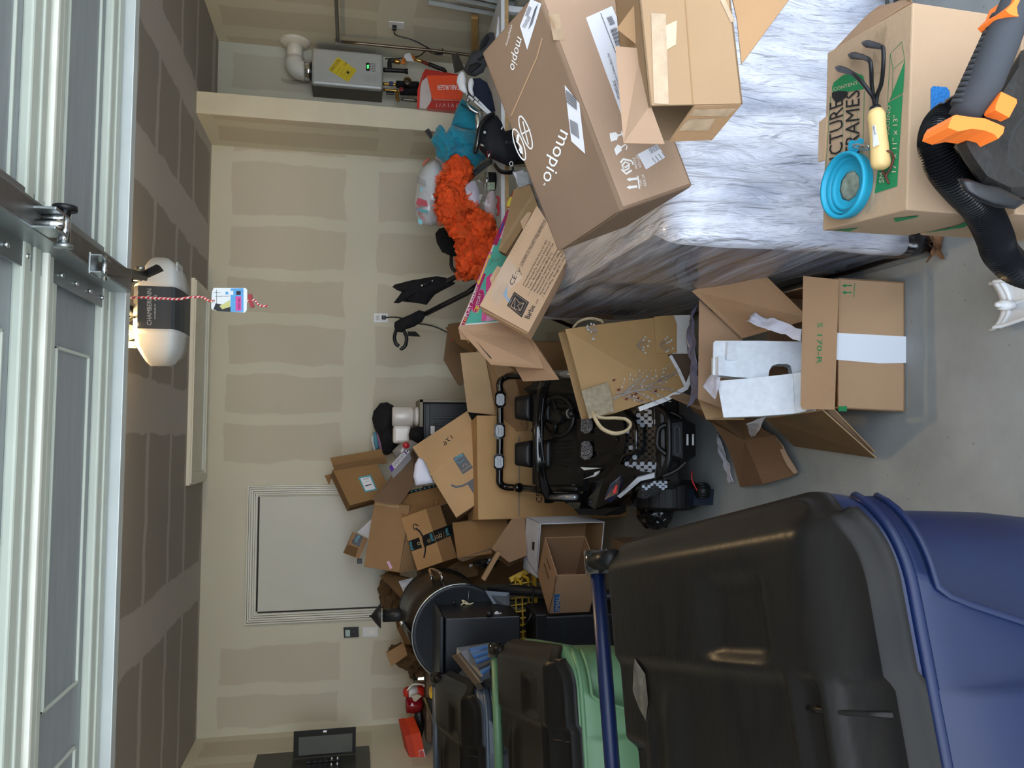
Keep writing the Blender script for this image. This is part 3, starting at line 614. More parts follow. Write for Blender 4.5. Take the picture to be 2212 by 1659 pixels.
# ================================================================ stretch-wrapped furniture block, right side
def wrap_mat():
    m = bpy.data.materials.new('stretch_wrap'); m.use_nodes = True; nt = m.node_tree; N = nt.nodes; L = nt.links; b = N['Principled BSDF']
    tc = N.new('ShaderNodeTexCoord'); mp = N.new('ShaderNodeMapping'); mp.inputs['Scale'].default_value = (3.5, 1, 1.2); mp.inputs['Rotation'].default_value = (0, .5, 0); L.new(tc.outputs['Object'], mp.inputs[0])
    a = N.new('ShaderNodeTexNoise'); a.inputs['Scale'].default_value = 2.2; a.inputs['Detail'].default_value = 6; a.inputs['Distortion'].default_value = .6; L.new(mp.outputs[0], a.inputs['Vector'])
    r = N.new('ShaderNodeValToRGB'); L.new(a.outputs['Fac'], r.inputs[0]); r.color_ramp.elements[0].position = .32; r.color_ramp.elements[0].color = (*lin((166, 171, 188)), 1); r.color_ramp.elements[1].position = .62; r.color_ramp.elements[1].color = (*lin((220, 222, 233)), 1)
    L.new(r.outputs[0], b.inputs['Base Color']); b.inputs['Roughness'].default_value = .28; b.inputs['Coat Weight'].default_value = .6; b.inputs['Coat Roughness'].default_value = .12
    w = N.new('ShaderNodeTexNoise'); w.inputs['Scale'].default_value = 6; w.inputs['Detail'].default_value = 5; w.inputs['Distortion'].default_value = .5
    mp2 = N.new('ShaderNodeMapping'); mp2.inputs['Scale'].default_value = (4.5, .5, .8); mp2.inputs['Rotation'].default_value = (.0, .6, .1); L.new(tc.outputs['Object'], mp2.inputs[0]); L.new(mp2.outputs[0], w.inputs['Vector'])
    bp = N.new('ShaderNodeBump'); bp.inputs['Strength'].default_value = 1.0; bp.inputs['Distance'].default_value = .06; L.new(w.outputs['Fac'], bp.inputs['Height']); L.new(bp.outputs[0], b.inputs['Normal'])
    return m
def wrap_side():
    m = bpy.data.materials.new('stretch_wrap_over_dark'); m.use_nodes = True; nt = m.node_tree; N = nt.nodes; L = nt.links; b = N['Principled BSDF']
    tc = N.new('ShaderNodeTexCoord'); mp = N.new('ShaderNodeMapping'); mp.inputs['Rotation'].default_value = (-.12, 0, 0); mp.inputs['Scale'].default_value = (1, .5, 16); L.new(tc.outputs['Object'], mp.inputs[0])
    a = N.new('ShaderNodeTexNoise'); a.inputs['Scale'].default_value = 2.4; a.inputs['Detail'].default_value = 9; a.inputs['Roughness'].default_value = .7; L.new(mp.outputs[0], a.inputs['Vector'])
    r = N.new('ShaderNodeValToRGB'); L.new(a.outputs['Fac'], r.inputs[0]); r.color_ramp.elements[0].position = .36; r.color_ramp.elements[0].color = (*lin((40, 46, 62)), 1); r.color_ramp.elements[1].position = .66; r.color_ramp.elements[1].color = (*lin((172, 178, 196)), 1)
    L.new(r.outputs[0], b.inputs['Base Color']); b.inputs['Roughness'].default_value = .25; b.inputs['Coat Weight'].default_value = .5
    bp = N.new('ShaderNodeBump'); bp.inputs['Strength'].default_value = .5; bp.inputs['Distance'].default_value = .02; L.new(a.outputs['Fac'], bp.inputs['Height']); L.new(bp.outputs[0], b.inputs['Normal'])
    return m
WR, WS = wrap_mat(), wrap_side()
wt = thing('wrapped_sofa', 'tall bulky furniture piece wound in white stretch film under the big carton', 'wrapped furniture', (1.1, 2.6, 0))
# footprint corners
w0 = V((.505, 1.83)); wl = V((.56, 3.55)); wr_ = V((1.62, 1.93)); wd = V((1.67, 3.6)); ZT = .80
def rr_ring(z, inset, n=10, r=.05):
    c = [w0, wr_, wd, wl]; cen = (c[0]+c[1]+c[2]+c[3])/4; out = []
    for i in range(4):
        p = c[i] + (cen-c[i]).normalized()*inset*1.4; a = (c[i-1]-c[i]).normalized(); b = (c[(i+1) % 4]-c[i]).normalized()
        for k in range(n+1):
            t = k/n; q = p + a*r*(1-t)**2 + b*r*t**2
            out.append(V((q.x, q.y, z)))
    return out
def jitter(R, s, amp):
    return [p + V((mnoise.noise(p*4+V((s, 0, 0))), mnoise.noise(p*4+V((0, s, 0))), mnoise.noise(p*3+V((0, 0, s)))*.6))*amp for p in R]
# subdivide rings
def dens(R, m=30):
    out = []
    for i in range(len(R)):
        k = m if i % 11 == 10 else 1
        for j in range(k): out.append(R[i].lerp(R[(i+1) % len(R)], j/k))
    return out
mb = MB(); rings = []
zs = [(.10, .004), (.2, .0), (.3, .006), (.42, -.004), (.52, .004), (.62, .0), (.7, .004), (.76, .01), (.785, .025), (.8, .06), (.802, .2)]
for z, i in zs: rings.append(jitter(dens(rr_ring(z, i)), 3, .012 if z < .79 else .004))
b0 = len(mb.f); mb.loft(rings, WR, cap=True, smooth=True)
# the face along the left side shows dark fabric through the film
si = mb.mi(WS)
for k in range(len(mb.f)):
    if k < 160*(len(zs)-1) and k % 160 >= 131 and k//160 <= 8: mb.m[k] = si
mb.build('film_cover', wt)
mb = MB(); R0 = jitter(dens(rr_ring(.005, .006)), 3, .004); R1 = jitter(dens(rr_ring(.10, .003)), 3, .012); mb.loft([R0, R1], M('black_shrink_base', (20, 21, 26), rough=.18, coat=.8, bump=.5, bscale=30), cap=True); mb.build('black_base', wt)

# ================================================================ large carton lying on the wrapped block
def scl(o, *e, k=1.0): return (CAM+(o-CAM)*k,) + tuple(v*k for v in e)
o, a, b, c = scl(V((0.504, 1.600, 1.023)), V((-0.047, 0.211, 0.091)), V((0.437, 0.002, 0.170)), V((0.090, 0.061, -0.201)), k=1.045)
b = b*1.12
mt = thing('shipping_carton', 'largest brown carton, white lettering and shipping labels, lying tilted on the wrapped furniture', 'cardboard box', o+(a+b+c)/2-V((0, 0, .15)))
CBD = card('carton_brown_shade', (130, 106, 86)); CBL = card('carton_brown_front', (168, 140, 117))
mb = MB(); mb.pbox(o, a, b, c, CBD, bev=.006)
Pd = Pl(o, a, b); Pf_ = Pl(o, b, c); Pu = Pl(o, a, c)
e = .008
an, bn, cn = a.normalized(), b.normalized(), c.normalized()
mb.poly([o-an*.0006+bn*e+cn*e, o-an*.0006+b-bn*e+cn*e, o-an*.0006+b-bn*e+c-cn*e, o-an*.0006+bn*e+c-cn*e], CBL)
# tape and creases
mb.spx(Pf_, [(1207, 88), (1196, 30)], .03, TAPE_CLEAR); mb.spx(Pu, [(1205, 548), (1335, 460)], .012, TAPE)
for q in (((1105, 250), (1160, 125)), ((1160, 125), (1172, 82)), ((1188, 34), (1199, 60))): mb.spx(Pd, list(q), .004, card('crease', (176, 142, 108)), .0012)
mb.tpx('mopio', Pd, (1212, 279), (1172, 386), (1231, 290), INK_W); mb.tpx('R', Pd, (1176, 394), (1173, 400), (1180, 397), INK_W)
mb.tpx('mopio', Pd, (1119, 78), (1102, 147), (1129, 86), INK_W); mb.tpx('simplicity', Pd, (1105, 53), (1093, 98), (1109, 55), INK_W)
# two oval symbols
def oval(cx0, cy0, rx, ry, ang, w=.004, pl=Pd, m=INK_W):
    ca, sa = math.cos(ang), math.sin(ang); mb.spx(pl, [(cx0+rx*math.cos(t)*ca-ry*math.sin(t)*sa, cy0+rx*math.cos(t)*sa+ry*math.sin(t)*ca) for t in [2*PI*k/28 for k in range(28)]], w, m, closed=True)
oval(1136, 286, 9, 37, -.33); oval(1122, 312, 9, 35, -.33)
mb.spx(Pd, [(1130, 262), (1142, 312)], .004, INK_W); mb.spx(Pd, [(1126, 290), (1146, 280)], .004, INK_W)
mb.dpx(Pd, [(1117, 290), (1123, 288), (1120, 306), (1115, 302)], INK_W); mb.dpx(Pd, [(1122, 312), (1128, 318), (1130, 334), (1123, 330)], INK_W); mb.spx(Pd, [(1116, 304), (1126, 316), (1122, 325)], .005, INK_W)
# care symbols: glass, umbrella, hands with carton, up arrows
mb.dpx(Pf_, [(1317, 288), (1330, 285), (1336, 292), (1333, 302), (1320, 306), (1318, 298)], INK_W); mb.spx(Pf_, [(1334, 293), (1344, 290)], .004, INK_W); mb.spx(Pf_, [(1342, 284), (1346, 296)], .004, INK_W)
mb.dpx(Pf_, [(1331, 336), (1327, 322), (1334, 312), (1342, 316), (1343, 325)], INK_W); mb.spx(Pf_, [(1338, 322), (1350, 312), (1354, 316), (1352, 324)], .003, INK_W)
mb.spx(Pf_, [(1343, 358), (1350, 350), (1359, 354), (1358, 364), (1349, 369), (1343, 358), (1351, 362), (1358, 356)], .004, INK_W); mb.spx(Pf_, [(1340, 352), (1346, 344), (1364, 348), (1367, 356)], .005, INK_W); mb.spx(Pf_, [(1342, 366), (1352, 376), (1364, 368)], .005, INK_W)
for dy in (0, 17): mb.dpx(Pf_, [(1353, 388+dy), (1361, 383+dy), (1362, 392+dy)], INK_W); mb.spx(Pf_, [(1360, 388+dy), (1376, 386+dy)], .006, INK_W)
mb.spx(Pf_, [(1377, 380), (1381, 408)], .004, INK_W)
mb.tpx('HANDLE', Pf_, (1377, 364), (1371, 340), (1371, 366), INK_W); mb.tpx('WITH CARE', Pf_, (1386, 362), (1378, 334), (1380, 364), INK_W); mb.tpx('THIS', Pf_, (1388, 402), (1384, 388), (1383, 403), INK_W); mb.tpx('SIDE UP', Pf_, (1396, 402), (1390, 376), (1391, 404), INK_W)
mb.build('carton_body', mt, fix=True)
LAB = M('label_paper', (222, 222, 228), rough=.5, var=.03)
mb = MB(); mb.slab(pts(Pd, [(1219.5, 184), (1251, 224), (1263.5, 332), (1234, 305)], .0015), .0008, LAB)
for k in range(15):
    t = k/15; mb.spx(Pd, [(1224+14*t*0+t*1.0, 194+t*0+t*28), (1247+t*1.5-5*t*0, 214+t*26)], .0007 if k % 3 else .0013, INK_N, .003)
for k in range(16): t = k/16; mb.spx(Pd, [(1232+t*3, 258+t*30), (1250+t*4, 268+t*34)], .0006 if k % 2 else .0012, INK_N, .003)
mb.build('shipping_label', mt)
mb = MB(); mb.slab(pts(Pd, [(1146, -2), (1169, 8), (1138.5, 107), (1123, 56)], .0015), .0008, LAB)
for k in range(8): mb.spx(Pd, [(1130-k*.0+k*1.7, 56-k*3), (1137+k*1.7, 60-k*3)], .0012, INK_N, .003)
for k in range(8): mb.spx(Pd, [(1136+k*1, 32-k*2.6), (1143+k, 36-k*2.6)], .0012, INK_N, .003)
for k in range(3): mb.spx(Pd, [(1144+k*3.2, 62-k*4), (1158+k*2.4, 18-k*4)], .0018, INK_N, .003)
mb.build('shipping_label', mt)
mb = MB(); mb.slab(pts(Pf_, [(1266, 38), (1322, 13), (1342, 60), (1370, 285), (1350, 268)], .0015), .0008, LAB)
for k in range(9): mb.spx(Pf_, [(1309-k*0+k*.9, 40+k*2), (1320+k*.9, 36+k*2)], .0014 if k % 2 else .0008, INK_N, .003)
for k in range(14): mb.spx(Pf_, [(1317+k*.9, 66+k*2.6), (1330+k*.9, 60+k*2.6)], .0016 if k % 3 else .0008, INK_N, .003)
mb.tpx('PD2003-BLK', Pf_, (1340, 214), (1327, 174), (1333, 215), INK_N, .003); mb.tpx('Four Door Cabinet, Black Oak', Pf_, (1338, 190), (1314, 116), (1333, 190), INK_N, .003)
mb.spx(Pf_, [(1296, 30), (1342, 150)], .0018, INK_N, .003); mb.build('product_label', mt)
mb = MB(); mb.slab(pts(Pf_, [(1378, 333), (1419, 311), (1438, 339), (1396, 366)], .0015), .0008, LAB); mb.tpx('ZGG 3CTN', Pf_, (1424, 322), (1406, 333), (1421, 317), INK, .003); mb.tpx('NGP-C29A', Pf_, (1419, 318), (1402, 328), (1415, 313), INK_N, .003)
for k in range(4): mb.spx(Pf_, [(1428-k*7, 330+k*4), (1436-k*7, 340+k*4)], .0015, INK_N, .003)
mb.build('parts_label', mt)


# ================================================================ open carton standing in front of it
# face towards camera-up with pale tape: corners from the photo
o, a, b, c = V((0.660, 1.360, 0.854)), V((-0.013, 0.017, 0.188)), V((0.421, 0.026, 0.026)), V((-0.009, 0.160, -0.015))
ot = thing('open_carton', 'plain tan carton tipped on its side, pale tape strips, flap hanging over the labelled carton', 'cardboard box', o+(a+b+c)/2-V((0, 0, .1)))
T2 = card('carton_tan_front', (156, 128, 98)); T3 = card('carton_tan_pink', (158, 130, 106))
mb = MB(); carton(mb, o, a, b, c, T2, skip=('ac',)); P1 = Pl(o, a, b)
mb.spx(P1, [(1422, 30), (1428, 225)], .03, TAPE_CLEAR, .0015); mb.spx(P1, [(1480, 0), (1497, 224)], .0025, card('fold_shadow', (150, 118, 84)), .0012)
mb.dpx(P1, [(1428, 60), (1462, 44), (1460, 96), (1436, 110)], card('torn_paper', (218, 186, 146)), .0012)
mb.spx(P1, [(1560, 0), (1583, 48)], .01, TAPE_CLEAR, .0015)
mb.build('carton_body', ot, fix=True)
def flap(root, P, mat, name='flap', th=.004, edge=K_EDGE, Pmb=None):
    mb = MB(); mb.slab(P, th, mat, edge=edge)
    if Pmb: Pmb(mb)
    return mb.build(name, root)
fp = Pl(PY(1410, 226, 1.30), a.normalized()*0+PY(1350, 308, 1.36)-PY(1410, 226, 1.30), PY(1329, 100, 1.42)-PY(1410, 226, 1.30))
flap(ot, [PY(1405, 226, 1.385), PY(1436, 311, 1.40), PY(1347, 309, 1.42), PY(1329, 100, 1.44), PY(1384, 104, 1.43), PY(1400, 140, 1.39)], T3)
P2 = Pl(o, a, c)
mb = MB(); q = [PY(1602, 226, 1.362), PY(1500, 229, 1.372), PY(1446, 306, 1.45), PY(1538, 303, 1.44)]
mb.slab(q, .004, K_MID, edge=K_EDGE); pq = pl3(q[0], q[1], q[3]); mb.dpx(pq, [(1592, 234), (1500, 236), (1490, 250), (1570, 252)], TAPE_CLEAR); mb.dpx(pq, [(1545, 256), (1486, 258), (1466, 282), (1530, 282)], TAPE_CLEAR); mb.build('flap', ot)
flap(ot, [PY(1378, 0, 1.42), PY(1332, 62, 1.46), PY(1384, 104, 1.43), PY(1400, 110, 1.42)], K_MID)
# flap of the same carton seen at the upper right
flap(ot, [PY(1576, -30, 1.40), PY(1592, 40, 1.38), PY(1602, 138, 1.37), PY(1705, -2, 1.36), PY(1730, -40, 1.36)], K_MID)
# ================================================================ moving carton with garden tools, front right
PK = card('moving_box_brown', (172, 146, 119)); PG = M('printed_green', (30, 122, 72), rough=.8, var=.05)
o, a, b, c = V((0.420, 1.226, 0.601)), V((0.378, -0.039, 0.002)), V((0.025, 0.242, 0.013)), V((0.002, 0.009, -0.215))
pf_ = thing('moving_carton', 'brown moving carton with handwritten PICTURE FRAMES and green print on top', 'cardboard box', o+(a+b)/2+c)
mb = MB(); mb.pbox(o, a, b, c, PK, bev=.003)
PT = Pl(o, a, b); PF = Pl(o, a, c); PS = Pl(o, b, c)
mb.dpx(PT, [(1797, 154), (1951, 90), (1956, 112), (1912, 192), (1937, 186), (1936, 400), (1890, 418), (1900, 300)][:0] or [(1918, 222), (1950, 204), (1938, 402), (1889, 418)], PG)
mb.dpx(PT, [(1797, 190), (1801, 178), (1820, 163), (1846, 156), (1864, 163), (1869, 180), (1866, 192), (1800, 205)], PG)
mb.tpx('CONTENTS', PT, (1803, 197), (1861, 180), (1801, 190), M('pale_print', (196, 178, 150)), .002)
for q in ([(1795, 208), (1784, 372), (1864, 352), (1868, 196)], [(1784, 372), (1783, 440), (1790, 438)]): mb.spx(PT, q, .0016, PG)
for x0 in (1825, 1842, 1855): mb.spx(PT, [(x0-2, 230), (x0-5, 360)], .001, PG)
for q in ([(1949, 90), (1924, 116), (1918, 222), (1928, 210), (1930, 150), (1955, 128), (1949, 90)], [(1955, 128), (1948, 205)], [(1924, 116), (1930, 150)]): mb.spx(PT, q, .0012, PG)
mb.dpx(PT, [(1955, 130), (1951, 200), (1921, 218)], PG, .0012)
mb.tpx('17" x 11" x 13"', PT, (1937, 372), (1941, 248), (1927, 372), M('pale_print', (196, 178, 150)), .002); mb.tpx('PEQUENO', PT, (1921, 300), (1926, 228), (1913, 300), M('pale_print', (196, 178, 150)), .002); mb.tpx('SMALL', PT, (1911, 395), (1914, 340), (1900, 395), M('pale_print', (196, 178, 150)), .002)
mb.tpx('PICTURE', PT, (1822, 358), (1823, 212), (1791, 366), INK, .0022); mb.tpx('FRAMES', PT, (1858, 330), (1859, 194), (1826, 332), INK, .0022)
mb.dpx(PT, [(1797, 200), (1812, 196), (1829, 197), (1830, 208), (1818, 218), (1806, 222), (1797, 210)], INK, .002)
mb.spx(PT, [(1905, 60), (1886, 240), (1880, 460)], .028, TAPE_CLEAR, .0008)
# hand hole with blue fabric showing, and the left side print
mb.dpx(PF, [(2011, 190), (2016, 186), (2045, 188), (2052, 198), (2051, 240), (2030, 268), (2010, 262)], M('blue_shirt', (34, 110, 178), rough=.9, bump=.5, bscale=200), .0012)
mb.dpx(PS, [(1930, 472), (1985, 466), (1980, 470), (1935, 480)], PG, .0012); mb.dpx(PS, [(1990, 505), (2080, 492), (2112, 478), (2100, 474), (2060, 490)], PG, .0012); mb.dpx(PS, [(1800, 498), (1855, 492), (1835, 500)], PG, .0012)
mb.build('carton_body', pf_, fix=True)
# raised far flap and the side tab
flap(pf_, [PT.hit(1787, 115, .001), PT.hit(1971, 3, .001)+V((0, .0, .0)), PT.hit(1971, 3, .02)+V((.02, .02, .03)), PT.hit(1900, 10, .06), PT.hit(1820, 88, .05)][:0] or [PY(1797, 112, 1.46), PY(1970, 4, 1.20), PY(1962, -8, 1.22), PY(1930, 6, 1.30), PY(1897, 13, 1.36), PY(1870, 35, 1.40)], card('flap_shade', (160, 130, 104)))
flap(pf_, [PT.hit(1786, 250, .002), PT.hit(1780, 346, .002), PT.hit(1767, 350, .004), PT.hit(1769, 264, .004)], PK)
# lower carton of the same kind that carries the vacuum
low = thing('lower_carton', 'second green-printed moving carton under the orange and black leaf vacuum', 'cardboard box', (.72, .98, .17))
mb = MB(); mb.pbox(V((.40, .80, .17)), V((.5, -.04, 0)), V((.03, .37, 0)), V((0, 0, .21)), PK, bev=.003)
mb.pbox(V((.42, 1.21, .0)), V((.38, -.04, 0)), V((.025, .25, 0)), V((0, 0, .38)), PK, bev=.003)
mb.box((.65, .98, .085), (.4, .3, .17), PK)
mb.build('carton_body', low, fix=True)

# garden cultivator
cu = thing('hand_cultivator', 'black three-pronged hand cultivator with a pale wooden handle on the moving carton', 'garden tool', PT.hit(1895, 240, .01))
def tp_(x, y, h): return PT.hit(x, y, h)
mb = MB(); hw = M('pale_wood', (214, 182, 122), rough=.55, var=.12, scale=12, stretch=(1, 6, 1))
mb.tube([tp_(1891, 240, .03), tp_(1893, 250, .03), tp_(1896, 280, .03), tp_(1900, 320, .028), tp_(1902, 350, .026), tp_(1903, 360, .026), tp_(1903, 365, .026)], [.013, .0165, .0155, .0165, .018, .016, .009], hw, n=20)
hd = mb.build('handle', cu)
mb = MB(); mb.cyl(tp_(1890, 232, .03), tp_(1892, 243, .03), .0105, BLACK); mb.build('ferrule', cu)
for P in ([(1891, 236, .03), (1887, 210, .034), (1883, 182, .045), (1882, 150, .06), (1879, 132, .062), (1868, 125, .05), (1850, 121, .02), (1832, 118, .008)],
          [(1891, 236, .03), (1888, 215, .036), (1878, 198, .05), (1862, 178, .06), (1848, 164, .06), (1840, 158, .055), (1822, 151, .03), (1804, 146, .012)],
          [(1891, 236, .03), (1895, 205, .036), (1904, 180, .045), (1908, 140, .06), (1908, 108, .062), (1902, 101, .058), (1880, 96, .03), (1862, 92, .012)]):
    mb = MB(); mb.tube(curve([tp_(*q) for q in P], 5), [.0044]*(5*(len(P)-3)+1)+[.005, .0055, .006, .0065, .0065, .007, .007, .006, .004, .0015], M('tine_black', (30, 31, 34), rough=.45, metal=.3), n=8, sq=(1, .8)); mb.build('tine', cu)
mb = MB(); mb.slab([tp_(1884, 271, .0465), tp_(1890, 270, .0475), tp_(1899, 312, .0445), tp_(1886, 318, .0455)], .0008, WHITE)
mb.text('Anvil', tp_(1885.5, 273, .0482), tp_(1889, 291, .0482), tp_(1889.5, 271.5, .0482), INK, off=.0002); mb.build('brand_sticker', cu)
mb = MB(); mb.tube(curve([tp_(1908, 327, .03), tp_(1924, 328, .02), tp_(1930, 342, .008), tp_(1924, 362, .006), (tp_(1914, 380, .006)), tp_(1920, 396, .006), tp_(1908, 372, .006), tp_(1902, 352, .02)], 6), .0022, M('brown_cord', (96, 58, 44), rough=.9, bump=.5), n=6); mb.build('hang_loop', cu)
# collapsible bowl
bw = thing('collapsible_bowl', 'round teal silicone folding bowl with dried dirt inside on the moving carton', 'bowl', PT.hit(1841, 402, .002))
TEAL = M('teal_silicone', (28, 150, 182), rough=.5, var=.05)
bc_ = PT.hit(1841, 402, .0); 
e1 = (PT.hit(1889, 380, 0)-bc_); nrm = PT.n
rad = .5*((PT.hit(1842, 330, 0)-PT.hit(1836, 474, 0)).length)
mb = MB(); mb.lathe(bc_, nrm, [(.0, .006), (rad*.60, .006), (rad*.66, .008), (rad*.70, .014), (rad*.74, .008), (rad*.78, .010), (rad*.83, .020), (rad*.86, .013), (rad*.88, .022), (rad*.92, .027), (rad*.985, .027), (rad, .023), (rad*.99, .015), (rad*.96, .013), (rad*.97, .004), (rad*.9, .0), (0, 0)], TEAL, n=56); mb.build('bowl_body', bw)
mb = MB()
Rb = random.Random(4)
DIRT = M('dried_dirt', (122, 130, 116), rough=.95, var=.3, scale=60, bump=.5)
mb.lathe(bc_+nrm*.0062, nrm, [(0, .0012), (rad*.12, .001), (rad*.36, .0008), (rad*.46, .0001)], DIRT, n=9); mb.build('dirt_patch', bw)
mb = MB(); mb.slab([PT.hit(*q, .016) for q in ((1846, 333), (1834, 332), (1832, 320), (1833, 306), (1840, 302), (1848, 306), (1856, 298), (1863, 301), (1861, 310), (1852, 316), (1850, 326))], .004, TEAL); mb.build('hanging_tab', bw)
mb = MB(); mb.tube(curve([PT.hit(1842, 316, .02), PT.hit(1852, 312, .024), PT.hit(1876, 316, .026), PT.hit(1880, 322, .012), PT.hit(1860, 322, .012)], 6, closed=True), .0022, CHROME, n=8, closed=True); mb.build('clip_ring', bw)

# ================================================================ leaf vacuum in the lower right corner
lv = thing('leaf_vacuum', 'black and orange electric leaf vacuum with grey rubber grip and ribbed hose', 'leaf vacuum', (.66, .98, .385))
LVB = M('vacuum_black_dusty', (15, 16, 17), rough=.5, spec=.3, var=.3, scale=30, bump=.2, bscale=120, col2=(36, 34, 32), fac=(.55, .78)); ORG = M('vacuum_orange', (236, 116, 42), rough=.45, var=.03); GRIP = M('grip_grey', (50, 53, 58), rough=.8, var=.05)
def L_(x, y, Y): return PY(x, y, Y)
mb = MB()
body = [(2077, 258), (2068, 290), (2064, 315), (2080, 345), (2104, 380), (2120, 402), (2150, 418), (2185, 434), (2230, 430), (2290, 360), (2300, 140), (2230, 100), (2205, 110), (2160, 180), (2120, 245)]
cen = (2180, 290)
rings = []
for (s, Y) in ((.90, 1.12), (.985, 1.085), (1.0, 1.04), (1.0, .97), (.96, .95), (.80, .935), (.5, .93)): rings.append([L_(cen[0]+(x-cen[0])*s, cen[1]+(y-cen[1])*s, Y) for x, y in body])
mb.loft(rings, LVB, smooth=False); mb.build('motor_body', lv, fix=True)
mb = MB(); q = [(2072, 388), (2090, 386), (2125, 398), (2160, 404), (2200, 424), (2212, 436), (2190, 450), (2150, 446), (2110, 430), (2084, 412)]
rings = [[L_(2140+(x-2140)*s, 416+(y-416)*s, Y) for x, y in q] for s, Y in ((.9, 1.10), (1.03, 1.05), (1.06, .98), (.97, .93), (.6, .925))]
mb.loft(rings, BLACK, smooth=True); mb.build('outlet_collar', lv, fix=True)
pvc_ = Pl(L_(2150, 260, .927), V((1, .05, 0)), V((0, 0, 1)))
mb = MB(); mb.spx(pvc_, [(2212, 240), (2175, 290), (2165, 320), (2166, 352), (2180, 372), (2212, 390)], .0035, M('seam_dark', (24, 24, 26)), .012, ); mb.spx(pvc_, [(2205, 40), (2165, 150), (2150, 186)], .004, M('trim_silver', (170, 172, 160), rough=.5), .010)
mb.build('seam', lv)
mb = MB(); mb.tube([L_(2208, -20, .90), L_(2185, 36, .90), L_(2160, 100, .91), L_(2128, 180, .93), L_(2095, 232, .95), L_(2078, 258, .96)], [.022, .023, .0245, .0245, .023, .021], GRIP, n=20)
for k in range(16):
    t = .12+k*.055; p = L_(2195, 12, .90).lerp(L_(2090, 238, .955), t); mb.tube([p, p+(L_(2090, 238, .955)-L_(2195, 12, .90)).normalized()*.006], .0262, GRIP, n=20)
mb.build('grip', lv)
mb = MB()
def oslab(P, Y0, th=.03): mb.slab([L_(x, y, Y0) for x, y in P], th, ORG)
oslab([(2059, 250), (2066, 248), (2090, 252), (2128, 256), (2152, 266), (2170, 274), (2167, 288), (2156, 300), (2148, 290), (2128, 282), (2100, 278), (2070, 284), (2048, 276), (2052, 262)], .90, .05)
mb.build('orange_brace', lv); mb = MB()
oslab([(2172, 22), (2190, 4), (2200, -20), (2240, -20), (2222, 24), (2198, 36), (2190, 34), (2180, 30)], .88, .05); mb.build('orange_brace', lv)
mb = MB(); mb.slab([L_(x, y, .915) for x, y in ((2163, 198), (2196, 214), (2197, 222), (2180, 254), (2150, 238), (2151, 228))], .02, ORG); mb.build('power_switch', lv)
# ribbed hose
mb = MB(); HP = curve([L_(2080, 235, 1.12), L_(2048, 252, 1.14), L_(2028, 275, 1.14), L_(2022, 310, 1.13), L_(2032, 345, 1.13), L_(2052, 378, 1.14), L_(2085, 415, 1.16), L_(2115, 445, 1.18), L_(2135, 480, 1.2), L_(2150, 515, 1.22), L_(2162, 548, 1.24), L_(2200, 582, 1.25), L_(2260, 600, 1.26)], 16)
rr = [(.0285 if i % 2 else .0225)*(1+.12*min(1, i/120)) for i in range(len(HP))]
mb.tube(HP, rr, M('hose_black', (26, 27, 30), rough=.25, coat=.3), n=26, smooth=False); mb.build('ribbed_hose', lv)
# curved white plastic part on the floor at the right edge
wp = thing('white_plastic_tray', 'curved white moulded plastic bracket lying on the bare concrete floor', 'plastic part', PZ(2200, 660, 0))
mb = MB()
def wf(u, v):
    x = 2166+90*u; y = 612-20*u+v*(104-10*u); p = PZ(x, y, .006)
    return p + V((0, 0, .03*abs(2*v-1)**2 + .004 + .012*(abs(u-.18) < .06)))
mb.grid(wf, 16, 16, WHITE); mb.build('curved_shell', wp, solid=.004)
mb = MB()
for v in (0.02, .5, .98): mb.tube([wf(u/10, v)+V((0, 0, .006)) for u in range(11)], .005, WHITE, n=6)
mb.tube([wf(.25, v/10)+V((0, 0, .006)) for v in range(11)], .005, WHITE, n=6)
mb.build('stiffening_rib', wp)
mb = MB(); q = PZ(2186, 660, .02); mb.cyl(q, q+V((0, 0, .035)), .012, WHITE); mb.cyl(q+V((0, 0, .03)), q+V((0, -.006, .05)), .006, WHITE); mb.build('peg', wp)
# dead leaf
lf = MB(); LF = M('dead_leaf', (134, 98, 70), rough=.9, var=.3, scale=40)
for k, (sc, an_) in enumerate(((1, 0), (.8, 1.2), (.7, 2.3))):
    c0_ = PZ(2028, 538, .006)+V((.01*k, .005*k, .008*k)); n = 22
    P = [c0_+V((math.cos(t+an_)*r_*sc, math.sin(t+an_)*r_*sc, .010*math.sin(3*t+k)+.01)) for t, r_ in [(2*PI*i/n, .038*(1 if i % 4 < 2 else .55)*(1+.2*math.sin(i))) for i in range(n)]]
    lf.add([c0_+V((0, 0, .004))]+P, [[0, 1+i, 1+(i+1) % n] for i in range(n)], LF)
lf.tube([PZ(1990, 552, .004), PZ(2005, 549, .01), PZ(2020, 543, .01)], .003, LF, n=5)
tag(lf.build('dead_leaf'), 'crumpled brown dead leaf on the floor at the base of the wrapped furniture', 'leaf')

# ================================================================ flat-topped parts carton with foam, centre right
o, a, b, c = V((0.460, 1.980, 0.003)), V((-0.386, 0.020, 0.0)), V((0.010, 0.03, 0.198)), V((0.018, 0.40, 0.0))
sb = thing('open_parts_carton', 'open brown carton with green S 170-R print, white front band and foam blocks', 'cardboard box', o+(a+c)/2)
mb = MB(); BR = card('carton_brown_warm', (170, 140, 110)); carton(mb, o, a, b, c, BR, skip=('AC',), inner=K_INS)
F1 = Pl(o, a, b)
mb.dpx(F1, [(1807, 719), (1961, 727), (1961, 784), (1900, 785), (1806, 777)], M('white_band', (222, 228, 238), rough=.35, var=.02), .0012)
mb.dpx(F1, [(1811, 878), (1830, 877), (1829, 889), (1811, 888)], PG, .0012)
for y0 in (617, 632):
    mb.spx(F1, [(1826, y0), (1840, y0)], .004, PG); mb.dpx(F1, [(1818, y0), (1827, y0-4), (1827, y0+4)], PG, .0012)
